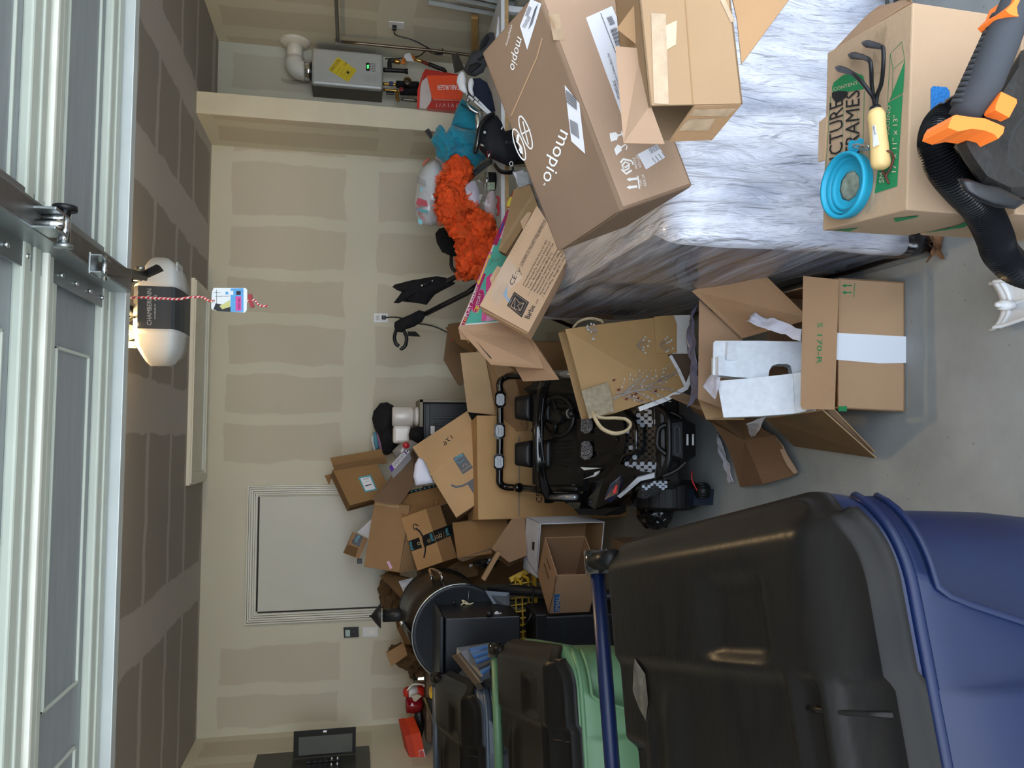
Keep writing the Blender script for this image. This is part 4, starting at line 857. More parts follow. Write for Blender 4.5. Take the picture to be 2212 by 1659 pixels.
mb.spx(F1, [(1846, 612), (1844, 642)], .002, PG)
mb.build('carton_body', sb, fix=True)
fl_ = [PY(1812, 604, 1.985), PY(1803, 885, 2.0), PY(1734, 884, 2.06), PY(1729, 876, 2.065), PY(1735, 596, 2.045)]
pfl = pl3(fl_[0], fl_[1], fl_[2])
def fx(mb):
    mb.tpx('S 170-R', pfl, (1766, 697), (1764, 786), (1778, 697), PG, .0016)
flap(sb, fl_, card('carton_flap_shade', (164, 132, 102)), Pmb=fx)
flap(sb, [PY(1603, 731, 2.45), PY(1494, 629, 2.50), PY(1530, 610, 2.42), PY(1641, 584, 2.30), PY(1750, 690, 2.20)], card('carton_inner', (172, 138, 108)))
flap(sb, [PY(1603, 731, 2.48), PY(1608, 900, 2.46), PY(1508, 862, 2.52), PY(1510, 647, 2.54)], card('carton_inner2', (178, 144, 114)))
flap(sb, [PY(1777, 887, 2.03), PY(1654, 905, 2.40), PZ(1715, 964, .02), PZ(1892, 990, .03)], K_DARK)
flap(sb, [PY(1779, 884, 2.04), PY(1800, 884, 2.02), PZ(1890, 978, .045), PZ(1880, 975, .05)], K_GREY)
# blue-grey inner bag & shadow side
FOAM = M('white_foam', (226, 232, 240), rough=.7, var=.05, scale=50, bump=.25, bscale=160)
fo = thing('foam_block', 'white moulded foam block with an arch cut-out inside the open parts carton', 'packing foam', PY(1640, 780, 2.25)-V((0, 0, .05)))
mb = MB(); fpz = 2.22
P = [(1541, 740), (1545, 736), (1640, 736), (1734, 738), (1736, 808), (1712, 808), (1708, 790), (1700, 786), (1680, 786), (1668, 790), (1662, 800), (1660, 813), (1620, 817), (1565, 812), (1540, 811)]
mb.slab([PY(x, y, fpz+(1734-x)*.0006) for x, y in P], .09, FOAM); mb.build('block', fo)
mb = MB(); mb.slab([PY(x, y, fpz+.085) for x, y in ((1572, 738), (1596, 737), (1595, 779), (1570, 777))], .05, FOAM); mb.slab([PY(x, y, fpz+.09) for x, y in ((1552, 770), (1566, 770), (1566, 811), (1552, 811))], .05, FOAM); mb.build('ridge', fo)
mb = MB(); P = [(1549, 823), (1640, 815), (1712, 807), (1718, 893), (1640, 899), (1563, 902)]
q = [PY(x, y, 2.16+(1718-x)*.0008) for x, y in P]; mb.slab(q, .07, FOAM); mb.slab([q[2]+V((0, -.001, 0)), q[3]+V((0, -.001, 0)), PY(1742, 888, 2.12), PY(1738, 803, 2.13)], .05, FOAM)
tag(mb.build('foam_block'), 'lower white foam slab, nearer of the two, standing in the parts carton', 'packing foam')
CLR = M('clear_film', (222, 222, 236), rough=.18, trans=.35, alpha=.8, bump=.8, bscale=25, ior=1.2)
def sheet(P, th=.002, amp=.012, mat=CLR, name='sheet', label='', cat='plastic', n=14, seed=0, root=None, freq=14):
    """crumpled quad of film from four 3-D corners"""
    A, B, Cc, D = (V(p) for p in P); nn = (B-A).cross(D-A).normalized()
    mb = MB()
    def f(u, v):
        p = A.lerp(B, u).lerp(D.lerp(Cc, u), v); w = mnoise.noise(p*freq+V((seed, 0, 0)))+.5*mnoise.noise(p*freq*2.7+V((0, seed, 0)))
        return p+nn*amp*w + (B-A).normalized()*amp*.6*mnoise.noise(p*freq*1.3+V((3, seed, 1)))
    mb.grid(f, n, n, mat)
    if root is not None: return mb.build(name, root, solid=th)
    return tag(mb.build(name, solid=th), label, cat)
WF = M('white_film_bag', (226, 226, 240), rough=.3, alpha=.92, bump=.6, bscale=30, var=.04)
sheet([PY(1609, 695, 2.3), PY(1632, 672, 2.3), PY(1732, 712, 2.12), PY(1732, 735, 2.12)], mat=WF, name='plastic_bag', label='crumpled white plastic bag inside the parts carton beside the foam', seed=3, amp=.016)
sheet([PY(1518, 835, 2.3), PY(1535, 812, 2.3), PY(1560, 812, 2.24), PY(1545, 862, 2.24)], name='clear_plastic', label='small crumpled clear plastic scrap left of the foam blocks', seed=5, amp=.02)
sheet([PY(1612, 912, 2.5), PY(1655, 902, 2.4), PY(1632, 940, 2.5), PZ(1622, 945, .02)], mat=WF, name='plastic_strip', label='short white plastic strip hanging below the parts carton flap', seed=6, amp=.012)
sheet([PZ(1543, 922, .02), PZ(1560, 948, .03), PZ(1581, 1040, .015), PZ(1570, 1042, .01)], mat=WF, name='plastic_film', label='long white plastic film scrap on the floor beside the torn cardboard', seed=7, amp=.02)
# torn brown cardboard on the floor
TC = card('torn_cardboard_brown', (134, 104, 80)); 
to = thing('torn_cardboard', 'torn dark brown cardboard sheet with pale ragged edge on the floor', 'cardboard', PZ(1620, 970, 0))
P = [(1478, 862), (1530, 866), (1590, 895), (1630, 905), (1652, 930), (1672, 940), (1690, 965), (1706, 990), (1722, 1018), (1718, 1026), (1650, 1046), (1600, 1052), (1588, 1010), (1570, 960), (1540, 915), (1500, 890)]
mb = MB(); pb_ = [PZ(x, y, .03+.10*max(0, (1600-x)/120)+.02*math.sin(x*.05)) for x, y in P]; cc = sum(pb_, V((0, 0, 0)))/len(pb_)
mb.add([cc]+pb_, [[0, 1+i, 1+(i+1) % len(pb_)] for i in range(len(pb_))], TC); mb.build('sheet', to, solid=.005)
mb = MB(); e = [PZ(x, y, .036) for x, y in ((1673, 940), (1690, 962), (1700, 985), (1712, 1003), (1722, 1020), (1715, 1024), (1700, 1005), (1690, 985), (1684, 968), (1674, 952))]; mb.slab(e, .003, card('torn_edge', (196, 170, 146))); mb.build('torn_edge', to)
# dark folded cardboard behind, right of the toy car
mb = MB(); mb.slab([PY(1440, 855, 2.9), PY(1500, 880, 2.75), PY(1580, 905, 2.55), PY(1600, 903, 2.5), PY(1480, 850, 2.85)], .005, K_GREY)
mb.slab([PY(1508, 862, 2.6), PY(1608, 893, 2.5), PY(1608, 905, 2.48), PY(1525, 905, 2.55)], .005, K_TAN); tag(mb.build('folded_cardboard'), 'narrow folded cardboard pieces wedged below the parts carton near the toy car', 'cardboard')

# ================================================================ kraft gift bag
KR = M('kraft_paper', (172, 136, 88), rough=.6, var=.06, bump=.2, bscale=12); 
BYo = 2.92
gb = thing('gift_bag', 'brown kraft paper gift bag with silver branch print and rope handle', 'gift bag', PY(1480, 760, BYo))
def bpt(x, y, Y=BYo): return PY(x, y, Y)
mb = MB()
front = [(1221, 711), (1300, 700), (1400, 688), (1453, 682), (1453, 764), (1440, 765), (1470, 800), (1480, 828), (1478, 840), (1440, 858), (1380, 875), (1327, 893), (1273, 905), (1257, 846), (1240, 780)]
pfb = Pl(bpt(1350, 790), V((1, .1, 0)), V((0, .12, 1)))
P = [pfb.hit(x, y) for x, y in front]
def bulge(u, v): return .02*math.sin(PI*u)*math.sin(PI*v)
mb.add([pfb.hit(1350, 790, .02)]+P, [[0, 1+i, 1+(i+1) % len(P)] for i in range(len(P))], KR)
Q = [p+V((.0, .11, 0)) for p in P]; k = len(P); mb.add(P+Q, [[i, (i+1) % k, (i+1) % k+k, i+k] for i in range(k) if i not in (14, 13, 12)], KR); mb.poly(Q, KR)
body_mb = mb
mb = MB(); mb.slab([pfb.hit(*q, .006) for q in ((1453, 681), (1491, 680), (1492, 764), (1453, 764))], .004, M('bag_base_white', (214, 210, 206), rough=.6)); mb.build('base_panel', gb)
mb = MB(); mb.slab([pfb.hit(*q, .012) for q in ((1413, 684), (1455, 681), (1462, 700), (1462, 762), (1417, 763))], .002, KR); mb.build('bottom_fold', gb)
mb = MB(); mb.slab([pfb.hit(*q, -.02) for q in ((1440, 765), (1498, 763), (1502, 790), (1480, 836), (1470, 800))], .003, M('bag_inside_dark', (96, 76, 60))); mb.strip([pfb.hit(*q, .004) for q in ((1448, 768), (1466, 800), (1482, 836))], .014, pfb.n, PAPER); mb.strip([pfb.hit(*q, .0) for q in ((1498, 765), (1500, 795), (1482, 838), (1440, 862), (1380, 884))], .018, pfb.n, PAPER); mb.build('torn_corner', gb)
mb = MB(); LIN = M('linen_patch', (172, 158, 134), rough=.95, var=.15, scale=60, bump=.6, bscale=300)
mb.slab([pfb.hit(*q, .026) for q in ((1256, 844), (1314, 826), (1327, 889), (1273, 905))], .004, LIN); mb.build('fabric_label', gb)
ROPE = M('cotton_rope', (206, 186, 150), rough=.9, var=.12, scale=30, bump=.6, bscale=60)
mb = MB(); mb.tube(curve([bpt(1280, 888, 2.9), bpt(1286, 905, 2.87), bpt(1300, 925, 2.85), bpt(1325, 936, 2.84), bpt(1350, 932, 2.84), bpt(1362, 918, 2.85), bpt(1352, 906, 2.86), bpt(1330, 903, 2.87), bpt(1305, 903, 2.88), bpt(1290, 900, 2.89), bpt(1283, 890, 2.9)], 6), .0085, ROPE, n=8, sq=(1.3, .7)); mb.build('rope_handle', gb)
mb = MB(); mb.tube(curve([bpt(1238, 708, 3.02), bpt(1252, 694, 3.03), bpt(1275, 688, 3.03), bpt(1296, 692, 3.02), bpt(1302, 698, 3.02)], 6), .008, ROPE, n=8, sq=(1.3, .7)); mb.build('rope_handle', gb)
mb = body_mb; Rb = random.Random(11); SIL = M('silver_print', (150, 144, 140), rough=.4, metal=.3); RED = M('berry_print', (96, 26, 28), rough=.6); LFP = M('silver_leaf_print', (196, 196, 186), rough=.35)
def branch(x, y, ang, L, w, d):
    P = [(x, y)]
    for k in range(4): ang += Rb.uniform(-.18, .18); x += math.cos(ang)*L/4; y += math.sin(ang)*L/4; P.append((x, y))
    ok = [q for q in P if 1225 < q[0] < 1478 and 690 < q[1] < 890 and not (q[0] < 1318 and q[1] > 820)]
    if len(ok) > 1: mb.strip([pfb.hit(*q, .0235) for q in ok], w, pfb.n, SIL)
    if d:
        for k in range(1, 5):
            for s in (-1, 1): branch(*P[k], ang+s*Rb.uniform(.35, .7), L*.5, w*.6, d-1)
    else:
        for k in range(2, 5):
            q = P[k]
            if 1325 < q[0] < 1470 and 700 < q[1] < 880:
                a_ = ang+Rb.uniform(-1, 1); c_ = (q[0]+math.cos(a_)*3, q[1]+math.sin(a_)*3); mb.dpx(pfb, [q, (c_[0]-1, c_[1]+1), (q[0]+math.cos(a_)*6, q[1]+math.sin(a_)*6), (c_[0]+1, c_[1]-1)], LFP, .0238)
branch(1318, 862, -.32, 110, .005, 1); branch(1325, 866, -.5, 70, .0025, 1); branch(1330, 850, -.1, 80, .0025, 1); branch(1400, 832, -.5, 50, .002, 1)
for q in ((1325, 822), (1335, 843), (1363, 856), (1377, 861), (1352, 863), (1415, 846), (1423, 823), (1372, 852), (1384, 867)): mb.dpx(pfb, [(q[0]-3, q[1]), (q[0], q[1]-3), (q[0]+5, q[1]-4), (q[0]+3, q[1]+2)], RED, .024)
Rb = random.Random(5)
for (x0, y0) in ((1290, 715), (1375, 745), (1425, 745)):
    for k in range(9):
        a_ = Rb.uniform(-.9, .9)+PI*(x0 < 1300); x1, y1 = x0+math.cos(a_)*28*Rb.uniform(.4, 1), y0+math.sin(a_)*22; mb.strip([pfb.hit(x0, y0, .0235), pfb.hit(x1, y1, .0235)], .0015, pfb.n, SIL); mb.dpx(pfb, [(x1, y1), (x1+1, y1+3), (x1+5, y1+1), (x1+3, y1-2)], LFP, .0238)
mb.build('paper_body', gb, fix=False)
sheet([PY(1486, 690, 2.75), PY(1506, 655, 2.7), PY(1508, 860, 2.62), PY(1490, 880, 2.7)], mat=M('violet_clear_film', (128, 128, 160), rough=.12, alpha=.85, coat=.6, bump=.9, bscale=18, var=.2), name='clear_bag', label='glossy clear plastic bag squeezed between gift bag and parts carton', seed=9, amp=.03)
# ================================================================ wheeled bins
LIDB = M('bin_lid_black', (9, 10, 12), rough=.36, spec=.16, var=.25, scale=7, col2=(22, 20, 18), fac=(.5, .78), bump=.06, bscale=30, stretch=(1, 3, 1))
SCUFF = M('bin_dust', (74, 70, 60), rough=.95, var=.3, scale=50)
def rrect(w, d, r, n=8, rb=None):
    """rounded rectangle outline, x 0..w, y 0..d; front corner radius r, back radius rb"""
    rb = rb if rb is not None else r; P = []
    for cx0, cy0, a0, R_ in ((w-r, r, -PI/2, r), (w-rb, d-rb, 0, rb), (rb, d-rb, PI/2, rb), (r, r, PI, r)):
        for k in range(n+1): a = a0+PI/2*k/n; P.append((cx0+R_*math.cos(a), cy0+R_*math.sin(a)))
    return P
def sst(a, b, x): t = max(0, min(1, (x-a)/(b-a))); return t*t*(3-2*t)
def wheelie(name, label, fr, ang, W, D, H, mat, matd, lid=True, dust=True, rise=.035, parts=True):
    """fr: world point of the right front rim corner; ang: turn of the bin; W width to the left, D depth to the back"""
    u = V((-math.cos(ang), -math.sin(ang), 0)); v = V((-math.sin(ang), math.cos(ang), 0)); up = V((0, 0, 1)); F = V((fr[0], fr[1], 0))
    def T(x, y, z): return F + u*x + v*y + up*z          # x to the left, y to the back
    t = thing(name, label, 'trash bin', T(W/2, D/2, 0))
    # body: tapered shell from the wheels to the rim
    mb = MB(); rings = []
    for z, ins, dy in ((.03, .085, .02), (.12, .075, .015), (.4, .055, .01), (.62, .04, .0), (H-.26, .028, 0), (H-.10, .022, 0), (H-.02, .02, 0)):
        w_, d_ = W-2*ins, D-2*ins; rings.append([T(ins+x, ins+dy+y, z) for x, y in rrect(w_, d_, .10)])
    mb.loft(rings, mat); mb.build('body', t, fix=True)
    # moulded dents low in the side
    # rim
    mb = MB(); R_ = []
    for z, ins in ((H-.055, .012), (H-.05, .0), (H-.012, -.004), (H, .004), (H+.004, .02), (H-.004, .035)):
        R_.append([T(ins+x, ins+y, z) for x, y in rrect(W-2*ins, D-2*ins, .13, rb=.06)])
    mb.loft(R_, mat, cap=False); mb.build('rim', t, fix=False)
    # front apron (lift bar housing)
    mb = MB(); A0, A1 = .16, W-.16; n = 90; top = [];
    def drop(x):
        e = min(x-.0, W-x); return .06+.15*sst(.125, .20, e)
    def front(x):   # y of rim front line incl. rounded corners
        r = .13
        if x < r: return r-math.sqrt(max(0, r*r-(r-x)**2))
        if x > W-r: return r-math.sqrt(max(0, r*r-(x-W+r)**2))
        return 0
    cols = []
    for i in range(n+1):
        x = .012+(W-.024)*i/n; y0 = front(x)-.004; dz = drop(x)
        step = .014*(sst(.235, .245, x)-sst(.325, .335, x)+sst(.455, .465, x)-sst(.56, .57, x))
        cols.append([T(x, y0+.0, H-.01), T(x, y0-.012, H-.03), T(x, y0-.02-step, H-.07 if dz > .08 else H-.05), T(x, y0-.02-step, H-dz+.01), T(x, y0-.016, H-dz), T(x, y0+.02, H-dz+.002)])
    mb.loft(cols, mat, cap=False, closed=False)
    mb.tube([T(.012+(W-.024)*i/60, front(.012+(W-.024)*i/60)-.022, H-drop(.012+(W-.024)*i/60)) for i in range(61)], .005, mat, n=8)
    mb.tube([T(.012+(W-.024)*i/60, front(.012+(W-.024)*i/60)-.014, H-.034) for i in range(61)], .008, mat, n=8)
    mb.build('front_apron', t)
    mb = MB(); mb.box(T(.395, -.012, H-.185), (.11, .012, .022), matd, bev=.004, R=rotz(ang)); mb.build('lift_bar', t)
    # lid: moulded height field with a skirt
    def hgt(x, y):
        X, Y = x/W, y/D; Hl = .040
        h = Hl*sst(0, .09, min(X, 1-X))*sst(-.01, .10, Y)*sst(0, .06, 1-Y) + rise*sst(.0, 1, Y)
        mid = sst(.335, .36, X)*(1-sst(.93, .96, X))
        h -= .012*mid*(1-sst(.145, .165, Y))                         # lower grip strip at the front
        h += .012*math.exp(-((Y-.085)/.012)**2)*mid
        h -= .010*sst(.33, .37, X)*sst(.17, .20, Y)                   # right lobe stands higher
        h -= .016*sst(.20, .26, Y)*(1-sst(.40, .48, Y))*sst(.12, .18, X)*(1-sst(.30, .335, X))
        h += .014*math.exp(-((Y-.62-.10*(X-.3))/.05)**2)*sst(.35, .5, X)
        h -= .022*sst(.56, .60, X)*sst(.79, .82, Y-.04*X)
        h += .010*math.exp(-((Y-.76)/.02)**2)*sst(.4, .55, X)
        return h
    if lid:
        mb = MB(); n_ = 84; rC, rB = .13, .05
        def pos(i, j):
            x, y = .008+(W-.016)*i/n_, -.004+(D+.004)*j/n_
            for cx0, cy0, sx_, sy_, r in ((rC, rC, -1, -1, rC), (W-rC, rC, 1, -1, rC), (rB, D-rB, -1, 1, rB), (W-rB, D-rB, 1, 1, rB)):
                dx, dy_ = (x-cx0)*sx_, (y-cy0)*sy_
                if dx > 0 and dy_ > 0:
                    m_ = max(dx, dy_); l_ = math.hypot(dx, dy_); k_ = m_/l_ if l_ > 1e-9 else 1; x, y = cx0+(x-cx0)*k_, cy0+(y-cy0)*k_
            return x, y
        mb.grid(lambda u_, v_: (lambda q_: T(q_[0], q_[1], H+.016+hgt(*q_)))(pos(round(u_*n_), round(v_*n_))), n_, n_, LIDB)
        bd = [(i, 0) for i in range(n_)]+[(n_, j) for j in range(n_)]+[(i, n_) for i in range(n_, 0, -1)]+[(0, j) for j in range(n_, 0, -1)]
        R0, R1, R2, R3 = [], [], [], []
        for i, j in bd:
            x, y = pos(i, j); ox, oy = (x-W/2)/(W/2), (y-D/2)/(D/2); z0 = H+.016+hgt(x, y)
            R0.append(T(x, y, z0)); R1.append(T(x+ox*.004, y+oy*.004, z0-.004)); R2.append(T(x+ox*.006, y+oy*.006, z0-.022)); R3.append(T(x+ox*.012, y+oy*.012, z0-.024))
        R4 = [p-V((0, 0, .012)) for p in R3]
        mb.loft([R0, R1, R2, R3, R4], LIDB, cap=False); ld = mb.build('lid', t)
        for k in range(4):
            xx = W*(.40+.15*k); mb = MB(); mb.tube([T(xx, .004+D*.14*q_, H+.0165+hgt(xx, D*.14*q_)) for q_ in (0, .25, .5, .75, 1)], .004, LIDB, n=6); mb.build('lid_rib', t)
        if dust:
            mb = MB(); P = [(.34, .80), (.37, .84), (.43, .86), (.47, .83), (.50, .79), (.45, .76), (.38, .77)]
            mb.add([T(x*W, y*D, H+.0185+hgt(x*W, y*D)) for x, y in [(.42, .81)]+P], [[0, i, i % 7+1] for i in range(1, 8)], SCUFF); mb.build('dust_patch', t)
    # rear handle bar with hinge lugs
    mb = MB(); zb = H+.045+rise
    mb.tube([T(.02, D+.06, zb), T(W-.02, D+.06, zb)], .016, mat, n=18); mb.build('handle_bar', t)
    for x in (.035, W-.035):
        mb = MB(); mb.tube([T(x-.025, D+.06, zb), T(x+.025, D+.06, zb)], .027, M('hinge_gloss_black', (18, 19, 21), rough=.12, coat=1), n=22); mb.tube([T(x, D+.05, zb+.006), T(x, D-.03, zb-.01)], .02, LIDB, n=12); mb.build('hinge', t)
        mb = MB(); mb.box(T(x, D+.02, zb-.03), (.03, .05, .05), mat, bev=.005, R=rotz(ang)); mb.build('handle_post', t)
    for x in (.06, W-.06):
        mb = MB(); mb.tube([T(x-.03, D-.05, .11), T(x+.03, D-.05, .11)], .11, BLACK, n=28); mb.build('wheel', t)
    return t, T
BLUE = M('bin_blue', (6, 19, 50), rough=.4, var=.15, scale=5, bump=.04, bscale=20, spec=.35); BLUD = M('bin_blue_pale', (96, 104, 150), rough=.5)
GREEN = M('bin_green', (80, 112, 80), rough=.45, var=.06, scale=5); GREEN_D = M('bin_green_pale', (160, 196, 160), rough=.5)
SLATE = M('bin_slate', (62, 70, 80), rough=.4, var=.1)
wheelie('blue_bin', 'dark blue wheeled trash bin with black lid, nearest of the three bins', (-.052, .835), math.radians(13), .66, .76, 1.0, BLUE, BLUD)
wheelie('green_bin', 'sage green wheeled trash bin with black lid standing behind the blue bin', (-.60, 2.17), math.radians(12), .62, .66, 1.0, GREEN, GREEN_D, dust=False)
wheelie('slate_bin', 'dusty dark slate wheeled bin with bowed black lid, farthest of the bins', (-.95, 2.98), math.radians(10), .62, .56, 1.13, SLATE, SLATE, dust=False, rise=.05)
# ================================================================ ride-on toy utility vehicle
GL = M('toy_gloss_black', (14, 14, 16), rough=.14, var=.1, coat=.8); TM = M('toy_matte_black', (17, 18, 20), rough=.42, var=.1); SEAT = M('toy_seat_black', (24, 25, 28), rough=.38, var=.1, bump=.05)
LENS = M('lamp_lens_grey', (202, 208, 216), rough=.25, var=.03); SILV = M('toy_silver', (178, 182, 190), rough=.22, metal=.7, var=.05)
car = thing('ride_on_car', 'black ride-on toy utility car with roll bar lamps, honeycomb grille and two seats', 'toy car', (.02, 3.75, 0))
def q(x, y, Y): return PY(x, y, Y)
def part(name, fn, fix=False, par=None):
    mb = MB(); fn(mb); o = mb.build(name, car, fix=fix)
    if par: o.parent = par
    return o
# roll bar
RBY = 4.32
def rb(mb):
    mb.tube(curve([q(1160, 812, 4.1), q(1125, 812, 4.22), q(1095, 814, RBY), q(1080, 826, RBY), q(1080, 850, RBY), q(1080, 930, RBY), q(1079, 1020, RBY), q(1080, 1043, RBY), q(1094, 1052, RBY), q(1130, 1054, 4.25), q(1165, 1058, 4.12), q(1215, 1066, 4.0)], 8), .021, GL, n=14)
    for y in (1056,): mb.cyl(q(1116, y-3, 4.27), q(1124, y-2, 4.25), .027, GL)
rbp = part('roll_bar', rb)
for yc, xo in ((863, 1.5), (931, 0), (998, -1.5)):
    mb = MB(); P = [(1068, -12), (1074, -18), (1085, -18), (1091, -12), (1091, 12), (1085, 18), (1074, 18), (1068, 12)]
    a_ = [q(x+xo, yc+d, RBY-.045) for x, d in P]; b_ = [q(x+xo, yc+d, RBY+.03) for x, d in P]; mb.loft([b_, a_], GL, smooth=False); mb.build('roof_lamp', car, fix=True)
    mb = MB(); P = [(1071, -8), (1075, -12.5), (1084, -12.5), (1088, -8), (1088, 8), (1084, 12.5), (1075, 12.5), (1071, 8)]; mb.slab([q(x+xo, yc+d, RBY-.05) for x, d in P], .012, LENS)
    mb.spx(Pl(q(1080, yc, RBY-.0505), V((1, 0, 0)), V((0, 0, 1))), [(1075+xo, yc-9), (1077.5+xo, yc-5), (1077.5+xo, yc+5), (1075+xo, yc+9)], .002, INK_N); mb.spx(Pl(q(1080, yc, RBY-.0505), V((1, 0, 0)), V((0, 0, 1))), [(1085+xo, yc-9), (1082.5+xo, yc-5), (1082.5+xo, yc+5), (1085+xo, yc+9)], .002, INK_N); mb.build('lamp_lens', car)
# seats
def rblock(mb, P4, Yf, th, mat, puff=.01):
    """cushion from four pixel corners at depths Yf with soft edges"""
    A, B, Cc, D = (q(*p) for p in P4); n = (B-A).cross(D-A).normalized()
    if n.dot(CAM-A) < 0: n = -n
    L = []
    cen = (A+B+Cc+D)/4
    for s_, h in ((.97, -th), (1.0, -th*.8), (1.0, -th*.2), (.96, 0), (.86, puff), (.5, puff*1.3), (.02, puff*1.4)):
        ring = []
        for a_, b_ in ((A, B), (B, Cc), (Cc, D), (D, A)):
            for k in range(6): t = .06+.88*k/5; ring.append(cen+(a_.lerp(b_, t)-cen)*s_+n*h)
        L.append(ring)
    mb.loft(L, mat, smooth=True)
for yc in (881, 981):
    part('seat_headrest', lambda mb: rblock(mb, ((1111, yc-24, 4.1), (1148, yc-30, 4.05), (1148, yc+30, 4.05), (1111, yc+24, 4.1)), 4.1, .05, SEAT), fix=True)
    part('seat_back', lambda mb: rblock(mb, ((1148, yc-30, 4.06), (1190, yc-32, 3.98), (1190, yc+32, 3.98), (1148, yc+30, 4.06)), 4, .06, SEAT), fix=True)
    def sc(mb):
        rblock(mb, ((1192, yc-33, 3.97), (1243, yc-36, 3.78), (1243, yc+36, 3.78), (1192, yc+33, 3.97)), 3.9, .08, SEAT, puff=.004)
        for k in range(7): mb.tube([q(1198, yc-26+k*8.6, 3.945), q(1236, yc-28+k*9.3, 3.79)], .004, TM, n=6)
    part('seat_cushion', sc, fix=False)
# tub / sides
def tub(mb):
    mb.slab([q(1150, 826, 4.15), q(1260, 815, 3.7), q(1260, 1090, 3.7), q(1150, 1045, 4.15)], .30, TM)
    mb.slab([q(1165, 1047, 4.08), q(1195, 1068, 3.95), q(1250, 1105, 3.7), q(1260, 1060, 3.68), q(1215, 1028, 3.9)], .18, GL)
    mb.slab([q(1130, 840, 4.14), q(1165, 822, 4.08), q(1260, 815, 3.7), q(1250, 850, 3.72), q(1150, 858, 4.1)], .12, TM)
    mb.slab([q(1146, 930, 4.05), q(1165, 905, 4.0), q(1200, 920, 3.92), q(1200, 945, 3.92), q(1165, 955, 4.0)], .1, TM)
part('tub', tub)
# windscreen header bar
def wh_(mb): 
    mb.tube(curve([q(1180, 820, 3.92), q(1172, 845, 3.86), q(1166, 900, 3.82), q(1163, 940, 3.81), q(1165, 1000, 3.82), q(1172, 1040, 3.85), q(1186, 1072, 3.88), q(1186, 1084, 3.9)], 6), .019, GL, n=10, sq=(.6, 1.5))
hb_ = part('windscreen_bar', wh_)
pwb = Pl(q(1170, 940, 3.78), V((1, 0, 0)), V((0, 0, 1)))
def hl(mb): mb.spx(pwb, [(1174, 860), (1170, 900), (1170, 960), (1175, 1000)], .005, M('bar_grey_line', (70, 74, 82), rough=.4)); mb.tpx('UTV', pwb, (1168, 954), (1166, 926), (1164, 954), LENS)
part('bar_marks', hl)
# a-pillars / side bars in silver grey
part('side_tube', lambda mb: (mb.tube([q(1188, 1074, 3.9), q(1250, 1074, 3.68)], .022, TM, n=12), mb.tube([q(1190, 1074, 3.86), q(1245, 1074, 3.66)], .014, SILV, n=12)))
part('side_tube', lambda mb: (mb.tube([q(1195, 808, 3.95), q(1245, 808, 3.72)], .02, SILV, n=12)))
part('side_tube', lambda mb: (mb.tube([q(1165, 1054, 4.1), q(1248, 1056, 3.72)], .017, TM, n=12)))
# steering wheel
def sw(mb):
    c_ = q(1205, 900, 3.82); nn = (CAM-c_).normalized(); u_ = V((1, 0, 0)); w_ = nn.cross(u_).normalized(); nn2 = V((0, -.62, .78)); u2 = V((1, 0, 0)); w2 = nn2.cross(u2)
    mb.tube([c_+u2*.10*math.cos(t)+w2*.10*math.sin(t) for t in [2*PI*k/30 for k in range(30)]], .013, TM, n=10, closed=True)
    for a_ in (.3, PI-.3, -PI/2): mb.tube([c_, c_+u2*.10*math.cos(a_)+w2*.10*math.sin(a_)], .012, TM, n=8)
    mb.lathe(c_-nn2*.02, nn2, [(.045, 0), (.05, .02), (.04, .04), (.02, .045), (0, .045)], TM, n=8, smooth=False)
stw = part('steering_wheel', sw)
part('steering_column', lambda mb: (mb.tube([q(1212, 893, 3.8), q(1240, 893, 3.72)], .02, TM, n=12), mb.tube([q(1228, 893, 3.76), q(1233, 893, 3.75)], .027, SILV, n=16)))
# hood: dash, bonnet and nose built as cross sections from back to front
HS = [  # x_px, y_left, y_right, depth, crown, edge drop px
    (1246, 1078, 822, 3.72, 4), (1262, 1084, 818, 3.68, 8), (1290, 1074, 822, 3.60, 10), (1320, 1050, 835, 3.52, 10), (1345, 1020, 850, 3.46, 8)]
def hood(mb):
    rows = []
    for x, yl, yr, Y, cr in HS:
        rows.append([q(x+cr*(2*t-1)**2*1.6, yr+(yl-yr)*t, Y+.05*(2*t-1)**2) for t in [k/12 for k in range(13)]])
    mb.loft(rows, GL, cap=False, closed=False, smooth=True)
hd_ = part('hood', hood, fix=False)
CF = M('carbon_print', (20, 20, 22), rough=.3, var=.6, scale=220, coat=.4)
phd = pl3(q(1262, 1000, 3.672), q(1262, 900, 3.672), q(1340, 950, 3.452))
part('hood_panel', lambda mb: (mb.slab([phd.hit(x, y, .012) for x, y in ((1284, 975), (1308, 978), (1345, 985), (1352, 945), (1345, 905), (1300, 900), (1284, 925))], .01, CF)))
MESHM = bpy.data.materials.new('vent_mesh'); MESHM.use_nodes = True; nt = MESHM.node_tree; vv = nt.nodes.new('ShaderNodeTexVoronoi'); vv.inputs['Scale'].default_value = 90; vv.feature = 'DISTANCE_TO_EDGE'; tc = nt.nodes.new('ShaderNodeTexCoord'); nt.links.new(tc.outputs['Object'], vv.inputs['Vector']); rp = nt.nodes.new('ShaderNodeValToRGB'); rp.color_ramp.interpolation = 'CONSTANT'; rp.color_ramp.elements[0].color = (.25, .25, .27, 1); rp.color_ramp.elements[1].position = .14; rp.color_ramp.elements[1].color = (.02, .02, .022, 1); nt.links.new(vv.outputs[0], rp.inputs[0]); nt.links.new(rp.outputs[0], nt.nodes['Principled BSDF'].inputs['Base Color']); nt.nodes['Principled BSDF'].inputs['Roughness'].default_value = .3
for y0, y1 in ((898, 936), (953, 993)): part('hood_vent', lambda mb: mb.slab([phd.hit(x, y, .013) for x, y in ((1256, y0+4), (1262, y0), (1270, y0), (1277, y0+14), (1277, y1-10), (1271, y1-1), (1262, y1), (1254, y1-6))], .01, MESHM))
